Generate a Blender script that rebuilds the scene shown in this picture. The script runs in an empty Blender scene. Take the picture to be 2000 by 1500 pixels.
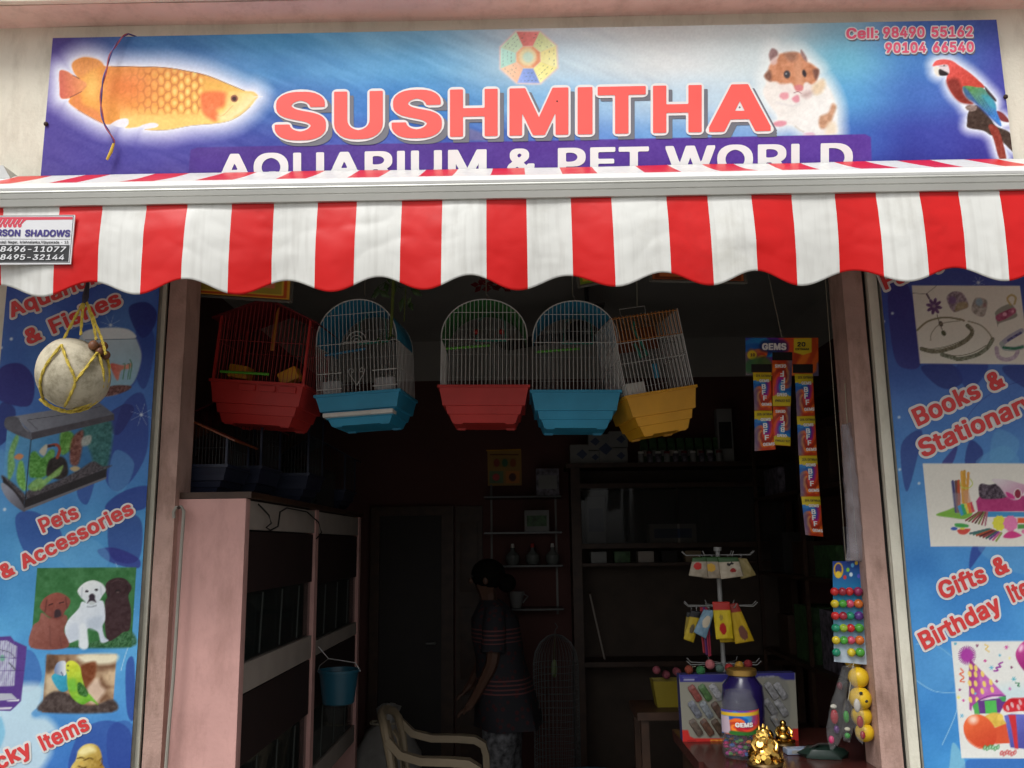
import bpy, bmesh, math, random
import numpy as np
from mathutils import Vector, Matrix

random.seed(7)
RNG = np.random.default_rng(11)
SC = bpy.context.scene
COL = SC.collection
rad = math.radians

# ---------------------------------------------------------------- camera
CAM_POS = (0.0, -2.8, 1.6)
CAM_PITCH, CAM_YAW, CAM_ROLL = 10.305, 0.684, -0.725
FPX = 1729.0                                   # focal length in photo pixels (photo is 2000 x 1500)
cam_data = bpy.data.cameras.new('camera')
cam = bpy.data.objects.new('camera', cam_data)
COL.objects.link(cam)
cam_data.sensor_fit = 'HORIZONTAL'
cam_data.sensor_width = 36.0
cam_data.lens = 36.0 * FPX / 2000.0
cam_data.clip_start = 0.05
cam_data.clip_end = 400.0
CAM_M = (Matrix.Rotation(rad(CAM_YAW), 4, 'Z') @ Matrix.Rotation(rad(90 + CAM_PITCH), 4, 'X')
         @ Matrix.Rotation(rad(CAM_ROLL), 4, 'Z'))
cam.matrix_world = Matrix.Translation(CAM_POS) @ CAM_M
SC.camera = cam

# ---------------------------------------------------------------- light
SUN_EL, SUN_AZ = 52.0, 205.0                   # azimuth measured clockwise from +Y (the shop faces -Y)
world = bpy.data.worlds.new('World')
SC.world = world
world.use_nodes = True
nt = world.node_tree
bg = nt.nodes['Background']
sky = nt.nodes.new('ShaderNodeTexSky')
sky.sky_type = 'NISHITA'
sky.sun_disc = False
sky.sun_elevation = rad(SUN_EL)
sky.sun_rotation = rad(SUN_AZ)
sky.air_density = 1.0
sky.dust_density = 4.0
sky.ozone_density = 1.0
hsv = nt.nodes.new('ShaderNodeHueSaturation')   # overcast: the cloud layer takes the blue out of the sky
hsv.inputs['Saturation'].default_value = 0.08
nt.links.new(sky.outputs['Color'], hsv.inputs['Color'])
nt.links.new(hsv.outputs['Color'], bg.inputs['Color'])
bg.inputs['Strength'].default_value = 0.10
sun_data = bpy.data.lights.new('sun', 'SUN')
sun_data.energy = 1.3
sun_data.angle = rad(25)
sun_data.color = (1.0, 0.99, 0.955)
sun = bpy.data.objects.new('sun', sun_data)
COL.objects.link(sun)
az, el = rad(SUN_AZ), rad(SUN_EL)
to_sun = Vector((math.sin(az) * math.cos(el), math.cos(az) * math.cos(el), math.sin(el)))
sun.rotation_euler = to_sun.to_track_quat('Z', 'Y').to_euler()
sun.location = (0, -6, 8)

SC.render.engine = 'CYCLES'
SC.cycles.use_denoising = True
SC.cycles.max_bounces = 10
SC.cycles.diffuse_bounces = 5
SC.cycles.transparent_max_bounces = 16
SC.cycles.sample_clamp_indirect = 4.0
SC.view_settings.view_transform = 'Standard'
SC.view_settings.look = 'None'
SC.view_settings.gamma = 1.0
SC.view_settings.use_curve_mapping = False
SC.view_settings.exposure = 0.46

# ---------------------------------------------------------------- pixel <-> place
_R = np.array(CAM_M.to_3x3())
_C = np.array(CAM_POS)
def _ray(px, py):
    d = _R @ np.array([(px - 1000) / FPX, -(py - 750) / FPX, -1.0])
    return d
def PY(px, py, Y):
    d = _ray(px, py); t = (Y - _C[1]) / d[1]; return Vector(_C + t * d)
def PZ(px, py, Z):
    d = _ray(px, py); t = (Z - _C[2]) / d[2]; return Vector(_C + t * d)
def PXW(px, py, X):
    d = _ray(px, py); t = (X - _C[0]) / d[0]; return Vector(_C + t * d)
def proj(P):
    q = (np.asarray(P) - _C) @ _R
    return 1000 + FPX * q[:, 0] / -q[:, 2], 750 - FPX * q[:, 1] / -q[:, 2]

# ---------------------------------------------------------------- objects
def tag(o, label=None, cat=None, group=None, kind=None):
    if label: o['label'] = label
    if cat: o['category'] = cat
    if group: o['group'] = group
    if kind: o['kind'] = kind
    return o
def thing(name, label, cat, loc=(0, 0, 0), rot=(0, 0, 0), group=None):
    o = bpy.data.objects.new(name, None)
    o.empty_display_size = 0.05
    COL.objects.link(o)
    o.location = loc
    o.rotation_euler = rot
    return tag(o, label, cat, group)
def link(name, me, m, parent=None, smooth=False):
    o = bpy.data.objects.new(name, me)
    COL.objects.link(o)
    for k in (m if isinstance(m, (list, tuple)) else [m]):
        me.materials.append(k)
    if parent is not None:
        o.parent = parent
    if smooth:
        me.polygons.foreach_set('use_smooth', [True] * len(me.polygons))
    return o
def copy_tree(o, parent=None):
    c = o.copy(); COL.objects.link(c); c.parent = parent
    for ch in list(o.children):
        copy_tree(ch, c)
    return c

class MB:
    """collects shapes for ONE mesh"""
    def __init__(self): self.v = []; self.f = []
    def add(self, vs, fs):
        n = len(self.v); self.v += [tuple(p) for p in vs]; self.f += [tuple(i + n for i in q) for q in fs]; return self
    def box(self, a, b, M=None):
        (x0, y0, z0), (x1, y1, z1) = a, b
        vs = [Vector(p) for p in ((x0, y0, z0), (x1, y0, z0), (x1, y1, z0), (x0, y1, z0), (x0, y0, z1), (x1, y0, z1), (x1, y1, z1), (x0, y1, z1))]
        if M is not None: vs = [M @ p for p in vs]
        return self.add(vs, [(0, 3, 2, 1), (4, 5, 6, 7), (0, 1, 5, 4), (1, 2, 6, 5), (2, 3, 7, 6), (3, 0, 4, 7)])
    def tube(self, pts, r, n=6, closed=False, cap=True):
        pts = [Vector(p) for p in pts]
        m = len(pts); rs = r if isinstance(r, (list, tuple)) else [r] * m
        vs = []; fs = []; up = None
        for i, p in enumerate(pts):
            a = pts[i - 1] if (i > 0 or closed) else p
            b = pts[(i + 1) % m] if (i < m - 1 or closed) else p
            t = (b - a)
            t = t.normalized() if t.length > 1e-9 else Vector((0, 0, 1))
            if up is None:
                up = Vector((0, 0, 1)) if abs(t.z) < 0.9 else Vector((1, 0, 0))
            s = t.cross(up)
            if s.length < 1e-5: s = t.cross(Vector((0.3, 1, 0.2)))
            s.normalize(); up = s.cross(t).normalized()
            for k in range(n):
                w = 2 * math.pi * k / n
                vs.append(p + (s * math.cos(w) + up * math.sin(w)) * rs[i])
        for i in range(m if closed else m - 1):
            j = (i + 1) % m
            for k in range(n):
                l = (k + 1) % n
                fs.append((i * n + k, i * n + l, j * n + l, j * n + k))
        if cap and not closed:
            fs.append(tuple(range(n - 1, -1, -1))); fs.append(tuple((m - 1) * n + k for k in range(n)))
        return self.add(vs, fs)
    def lathe(self, prof, n=20, c=(0, 0, 0), M=None):
        vs = []; fs = []
        for (r, z) in prof:
            for k in range(n):
                w = 2 * math.pi * k / n
                p = Vector((c[0] + r * math.cos(w), c[1] + r * math.sin(w), c[2] + z))
                vs.append(M @ p if M is not None else p)
        for i in range(len(prof) - 1):
            for k in range(n):
                l = (k + 1) % n
                fs.append((i * n + k, i * n + l, (i + 1) * n + l, (i + 1) * n + k))
        fs.append(tuple(range(n - 1, -1, -1))); fs.append(tuple((len(prof) - 1) * n + k for k in range(n)))
        return self.add(vs, fs)
    def ball(self, c, r, n=12, m=8, sc=(1, 1, 1)):
        c = Vector(c); vs = []; fs = []
        for i in range(1, m):
            t = math.pi * i / m
            for k in range(n):
                w = 2 * math.pi * k / n
                vs.append(c + Vector((sc[0] * r * math.sin(t) * math.cos(w), sc[1] * r * math.sin(t) * math.sin(w), sc[2] * r * math.cos(t))))
        for i in range(m - 2):
            for k in range(n):
                l = (k + 1) % n
                fs.append((i * n + k, (i + 1) * n + k, (i + 1) * n + l, i * n + l))
        vs.append(c + Vector((0, 0, sc[2] * r))); vs.append(c - Vector((0, 0, sc[2] * r)))
        a, b = len(vs) - 2, len(vs) - 1
        for k in range(n):
            l = (k + 1) % n
            fs.append((a, k, l)); fs.append((b, (m - 2) * n + l, (m - 2) * n + k))
        return self.add(vs, fs)
    def loft(self, rings, cap=True):
        n = len(rings[0]); vs = [p for r in rings for p in r]; fs = []
        for i in range(len(rings) - 1):
            for k in range(n):
                l = (k + 1) % n
                fs.append((i * n + k, i * n + l, (i + 1) * n + l, (i + 1) * n + k))
        if cap:
            fs.append(tuple(range(n - 1, -1, -1))); fs.append(tuple((len(rings) - 1) * n + k for k in range(n)))
        return self.add(vs, fs)
    def prism(self, poly, fn, d):
        """poly: 2D points, fn maps (u,v,w) to place, w from 0 to d"""
        n = len(poly)
        vs = [fn(u, v, 0) for u, v in poly] + [fn(u, v, d) for u, v in poly]
        fs = [tuple(range(n - 1, -1, -1)), tuple(range(n, 2 * n))]
        for k in range(n):
            l = (k + 1) % n
            fs.append((k, l, n + l, n + k))
        return self.add(vs, fs)
    def mesh(self, name):
        me = bpy.data.meshes.new(name); me.from_pydata(self.v, [], self.f); me.update(); return me
    def build(self, name, m, parent=None, smooth=False, bevel=0.0):
        me = self.mesh(name)
        bm = bmesh.new(); bm.from_mesh(me); bmesh.ops.recalc_face_normals(bm, faces=bm.faces)
        if bevel > 0:
            bmesh.ops.bevel(bm, geom=[e for e in bm.edges if e.calc_face_angle(0) > 0.6], offset=bevel, segments=2, affect='EDGES', profile=0.7)
        bm.to_mesh(me); bm.free()
        o = link(name, me, m, parent, smooth)
        if bevel > 0 or smooth:
            me.set_sharp_from_angle(angle=rad(40)); me.polygons.foreach_set('use_smooth', [True] * len(me.polygons))
        return o

# ---------------------------------------------------------------- materials
def lin(c):
    out = []
    for x in c[:3]:
        x = x / 255.0
        out.append(x / 12.92 if x <= 0.04045 else ((x + 0.055) / 1.055) ** 2.4)
    return tuple(out)
_M = {}
def mat(name, rgb, rough=0.6, metal=0.0, var=0.15, scale=8.0, bump=0.0, bscale=60.0, trans=0.0, alpha=1.0, ior=1.45, coat=0.0, spec=0.5, grime=0.0, gcol=(0.35, 0.30, 0.24)):
    """rgb: linear base colour; var: mottling; bump: fine relief"""
    if name in _M: return _M[name]
    m = bpy.data.materials.new(name); m.use_nodes = True
    t = m.node_tree; b = t.nodes['Principled BSDF']
    b.inputs['Roughness'].default_value = rough
    b.inputs['Metallic'].default_value = metal
    b.inputs['IOR'].default_value = ior
    b.inputs['Specular IOR Level'].default_value = spec
    b.inputs['Coat Weight'].default_value = coat
    b.inputs['Transmission Weight'].default_value = trans
    b.inputs['Alpha'].default_value = alpha
    tc = t.nodes.new('ShaderNodeTexCoord')
    n = t.nodes.new('ShaderNodeTexNoise'); n.inputs['Scale'].default_value = scale; n.inputs['Detail'].default_value = 6
    t.links.new(tc.outputs['Object'], n.inputs['Vector'])
    r = t.nodes.new('ShaderNodeValToRGB')
    r.color_ramp.elements[0].position = 0.3; r.color_ramp.elements[1].position = 0.7
    r.color_ramp.elements[0].color = tuple(min(1, c * (1 - var)) for c in rgb) + (1,)
    r.color_ramp.elements[1].color = tuple(min(1, c * (1 + var * 0.6)) for c in rgb) + (1,)
    t.links.new(n.outputs['Fac'], r.inputs['Fac'])
    t.links.new(r.outputs['Color'], b.inputs['Base Color'])
    if grime > 0:                              # blotches and runs of old dirt
        mp = t.nodes.new('ShaderNodeMapping'); mp.inputs['Scale'].default_value = (9, 9, 3.2); t.links.new(tc.outputs['Object'], mp.inputs['Vector'])
        g = t.nodes.new('ShaderNodeTexNoise'); g.inputs['Scale'].default_value = 1.0; g.inputs['Detail'].default_value = 10; g.inputs['Roughness'].default_value = 0.72; t.links.new(mp.outputs[0], g.inputs['Vector'])
        gr = t.nodes.new('ShaderNodeValToRGB'); gr.color_ramp.elements[0].position = 0.30; gr.color_ramp.elements[1].position = 0.52
        gr.color_ramp.elements[0].color = (*gcol, 1); gr.color_ramp.elements[1].color = (1, 1, 1, 1); t.links.new(g.outputs['Fac'], gr.inputs['Fac'])
        mx = t.nodes.new('ShaderNodeMix'); mx.data_type = 'RGBA'; mx.blend_type = 'MULTIPLY'; mx.inputs['Factor'].default_value = grime
        t.links.new(r.outputs['Color'], mx.inputs['A']); t.links.new(gr.outputs['Color'], mx.inputs['B']); t.links.new(mx.outputs['Result'], b.inputs['Base Color'])
    if bump > 0:
        n2 = t.nodes.new('ShaderNodeTexNoise'); n2.inputs['Scale'].default_value = bscale; n2.inputs['Detail'].default_value = 4
        t.links.new(tc.outputs['Object'], n2.inputs['Vector'])
        bp = t.nodes.new('ShaderNodeBump'); bp.inputs['Strength'].default_value = bump; bp.inputs['Distance'].default_value = 0.01
        t.links.new(n2.outputs['Fac'], bp.inputs['Height'])
        t.links.new(bp.outputs['Normal'], b.inputs['Normal'])
    _M[name] = m
    return m
def S(r, g, b, k=1.0):
    return tuple(min(0.9, x * k) for x in lin((r, g, b)))
def print_mat(name, rough=0.35, coat=0.0, ribs=0.0, rib_scale=150.0, warp=0.0):
    """flat print: colours come from the mesh's 'ink' colour attribute"""
    if name in _M: return _M[name]
    m = bpy.data.materials.new(name); m.use_nodes = True
    t = m.node_tree; b = t.nodes['Principled BSDF']
    b.inputs['Roughness'].default_value = rough; b.inputs['Coat Weight'].default_value = coat; b.inputs['Specular IOR Level'].default_value = 0.18
    a = t.nodes.new('ShaderNodeAttribute'); a.attribute_name = 'ink'
    t.links.new(a.outputs['Color'], b.inputs['Base Color'])
    tc = t.nodes.new('ShaderNodeTexCoord')
    h = None
    if ribs > 0:
        w = t.nodes.new('ShaderNodeTexWave'); w.bands_direction = 'Z'; w.inputs['Scale'].default_value = rib_scale; w.inputs['Distortion'].default_value = 0.4
        t.links.new(tc.outputs['Object'], w.inputs['Vector']); h = w.outputs['Fac']
        bp = t.nodes.new('ShaderNodeBump'); bp.inputs['Strength'].default_value = ribs; bp.inputs['Distance'].default_value = 0.002
        t.links.new(h, bp.inputs['Height'])
    n = t.nodes.new('ShaderNodeTexNoise'); n.inputs['Scale'].default_value = 5; n.inputs['Detail'].default_value = 3
    t.links.new(tc.outputs['Object'], n.inputs['Vector'])
    b2 = t.nodes.new('ShaderNodeBump'); b2.inputs['Strength'].default_value = 0.25 + warp; b2.inputs['Distance'].default_value = 0.02
    t.links.new(n.outputs['Fac'], b2.inputs['Height'])
    if h is not None: t.links.new(bp.outputs['Normal'], b2.inputs['Normal'])
    t.links.new(b2.outputs['Normal'], b.inputs['Normal'])
    _M[name] = m
    return m
def set_ink(me, C):
    """C: n x 3 in 0..255 display colour"""
    c = np.clip(C, 0, 255) / 255.0
    l = np.where(c <= 0.04045, c / 12.92, ((c + 0.055) / 1.055) ** 2.4)
    at = me.color_attributes.new('ink', 'FLOAT_COLOR', 'POINT')
    out = np.ones((len(c), 4), np.float32); out[:, :3] = l
    at.data.foreach_set('color', out.ravel())
def grid_mesh(name, P, nx, nz):
    """P: (nz*nx) x 3 array, row after row"""
    me = bpy.data.meshes.new(name)
    i = np.arange(nx - 1)[None, :] + nx * np.arange(nz - 1)[:, None]
    q = np.stack([i, i + 1, i + 1 + nx, i + nx], -1).reshape(-1, 4)
    me.vertices.add(nx * nz); me.vertices.foreach_set('co', np.asarray(P, np.float32).ravel())
    me.loops.add(q.size); me.loops.foreach_set('vertex_index', q.ravel().astype(np.int32))
    me.polygons.add(len(q)); me.polygons.foreach_set('loop_start', np.arange(0, q.size, 4, dtype=np.int32))
    me.polygons.foreach_set('loop_total', np.full(len(q), 4, np.int32))
    me.update(calc_edges=True); me.validate()
    return me

# ---------------------------------------------------------------- painter for flat print (photo pixel coordinates)
def smooth_poly(pts, k=6, closed=True):
    p = np.array(pts, float); n = len(p); out = []
    for i in range(n if closed else n - 1):
        p0 = p[(i - 1) % n] if (closed or i > 0) else p[i]
        p1 = p[i]; p2 = p[(i + 1) % n]
        p3 = p[(i + 2) % n] if (closed or i < n - 2) else p2
        for s in range(k):
            t = s / k
            out.append(0.5 * (2 * p1 + (p2 - p0) * t + (2 * p0 - 5 * p1 + 4 * p2 - p3) * t * t + (3 * p1 - p0 - 3 * p2 + p3) * t ** 3))
    if not closed: out.append(p[-1])
    return np.array(out)
def _hash(i, j, s):
    h = np.sin(i * 127.1 + j * 311.7 + s * 74.7) * 43758.5453
    return h - np.floor(h)
def vnoise(x, y, sc, seed=0, oct=3):
    v = 0; amp = 0.5; tot = 0
    for o in range(oct):
        X = x / sc * 2 ** o; Y = y / sc * 2 ** o
        i = np.floor(X); j = np.floor(Y); f = X - i; g = Y - j
        f = f * f * (3 - 2 * f); g = g * g * (3 - 2 * g)
        a = _hash(i, j, seed + o); b = _hash(i + 1, j, seed + o); c = _hash(i, j + 1, seed + o); d = _hash(i + 1, j + 1, seed + o)
        v = v + amp * ((a * (1 - f) + b * f) * (1 - g) + (c * (1 - f) + d * f) * g); tot += amp; amp *= 0.5
    return v / tot
class Paint:
    def __init__(s, x, y): s.x = x; s.y = y; s.C = np.zeros((len(x), 3)); s.T = (0, 0, 1, 1)
    def at(s, ox, oy, k, ky=None): s.T = (ox, oy, k, ky or k); return s      # enlarged-crop coordinates
    def tp(s, pts): ox, oy, k, ky = s.T; return [(ox + k * a, oy + ky * b) for a, b in pts]
    def sd(s, pts, m):
        p = np.asarray(pts, float); lo = p.min(0) - m; hi = p.max(0) + m
        ix = np.nonzero((s.x > lo[0]) & (s.x < hi[0]) & (s.y > lo[1]) & (s.y < hi[1]))[0]
        x = s.x[ix]; y = s.y[ix]; ins = np.zeros(len(ix), bool); d2 = np.full(len(ix), 1e9)
        n = len(p)
        for i in range(n):
            ax, ay = p[i]; bx, by = p[(i + 1) % n]
            ex, ey = bx - ax, by - ay
            L = ex * ex + ey * ey + 1e-9
            t = np.clip(((x - ax) * ex + (y - ay) * ey) / L, 0, 1)
            d2 = np.minimum(d2, (x - ax - t * ex) ** 2 + (y - ay - t * ey) ** 2)
            c = ((ay > y) != (by > y))
            if ey != 0: ins ^= c & (x < ex * (y - ay) / ey + ax)
        d = np.sqrt(d2)
        return ix, np.where(ins, d, -d)
    def put(s, ix, al, col):
        if len(ix) == 0: return
        c = col(s.x[ix], s.y[ix]) if callable(col) else np.array(col, float)[None, :]
        al = al[:, None]
        s.C[ix] = s.C[ix] * (1 - al) + c * al
    def fill(s, pts, col, f=1.6, a=1.0, sm=True, raw=False):
        q = pts if raw else s.tp(pts)
        q = smooth_poly(q) if sm else np.array(q, float)
        ix, d = s.sd(q, f + 1)
        s.put(ix, a * np.clip(0.5 + d / f, 0, 1), col); return s
    def glow(s, pts, col, w, a=1.0, p=1.3, sm=True):
        q = s.tp(pts); q = smooth_poly(q) if sm else np.array(q, float)
        ix, d = s.sd(q, w)
        s.put(ix, a * np.clip(1 + np.minimum(d, 0) / w, 0, 1) ** p, col); return s
    def ell(s, cx, cy, rx, ry, col, rot=0, f=1.6, a=1.0):
        c, n = math.cos(rad(rot)), math.sin(rad(rot))
        pts = [(cx + rx * math.cos(t) * c - ry * math.sin(t) * n, cy + rx * math.cos(t) * n + ry * math.sin(t) * c) for t in np.linspace(0, 2 * math.pi, 20, endpoint=False)]
        return s.fill(pts, col, f, a, sm=False)
    def line(s, pts, w, col, a=1.0, sm=True, f=1.2):
        q = s.tp(pts); q = smooth_poly(q, 5, False) if sm and len(q) > 2 else np.array(q, float)
        lo = q.min(0) - w - 2; hi = q.max(0) + w + 2
        ix = np.nonzero((s.x > lo[0]) & (s.x < hi[0]) & (s.y > lo[1]) & (s.y < hi[1]))[0]
        x = s.x[ix]; y = s.y[ix]; d2 = np.full(len(ix), 1e9)
        for i in range(len(q) - 1):
            ax, ay = q[i]; ex, ey = q[i + 1] - q[i]; L = ex * ex + ey * ey + 1e-9
            t = np.clip(((x - ax) * ex + (y - ay) * ey) / L, 0, 1)
            d2 = np.minimum(d2, (x - ax - t * ex) ** 2 + (y - ay - t * ey) ** 2)
        s.put(ix, a * np.clip(0.5 + (w / 2 - np.sqrt(d2)) / f, 0, 1), col); return s
    def star(s, cx, cy, r, col, n=4, a=0.8):
        for k in range(n):
            w = math.pi * k / n + 0.3
            s.line([(cx - r * math.cos(w), cy - r * math.sin(w)), (cx + r * math.cos(w), cy + r * math.sin(w))], 1.0, col, a * 0.6, False)
        k = s.T[2]; s.ell(cx, cy, 3 / k, 3 / k, col, f=3, a=a); return s
def lg(c1, p1, c2, p2, nz=0, sc=8, seed=1):
    """linear gradient between two photo points, with optional mottling"""
    c1 = np.array(c1, float); c2 = np.array(c2, float)
    ex, ey = p2[0] - p1[0], p2[1] - p1[1]; L = ex * ex + ey * ey
    def fn(x, y):
        t = np.clip(((x - p1[0]) * ex + (y - p1[1]) * ey) / L, 0, 1)[:, None]
        c = c1 * (1 - t) + c2 * t
        if nz: c = c + (vnoise(x, y, sc, seed)[:, None] - 0.5) * 2 * nz
        return c
    return fn
def nzc(c, nz, sc=8, seed=1, c2=None):
    c = np.array(c, float); c2 = None if c2 is None else np.array(c2, float)
    def fn(x, y):
        v = vnoise(x, y, sc, seed)[:, None]
        if c2 is not None:
            t = np.clip((v - 0.5) * 2.6 + 0.5, 0, 1); return c * (1 - t) + c2 * t
        return c + (v - 0.5) * 2 * nz
    return fn

def print_sheet(name, parent, x0, x1, z0, z1, Y, step, painter, m, bow=None):
    nx = int((x1 - x0) / step) + 1; nz = int((z1 - z0) / step) + 1
    gx, gz = np.meshgrid(np.linspace(x0, x1, nx), np.linspace(z0, z1, nz))
    gy = np.full_like(gx, Y)
    if bow is not None: gy = gy + bow(gx, gz)
    P = np.stack([gx.ravel(), gy.ravel(), gz.ravel()], 1)
    px, py = proj(P)
    pt = Paint(px, py); painter(pt)
    me = grid_mesh(name, P, nx, nz); set_ink(me, pt.C)
    return link(name, me, m, parent, True)


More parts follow.
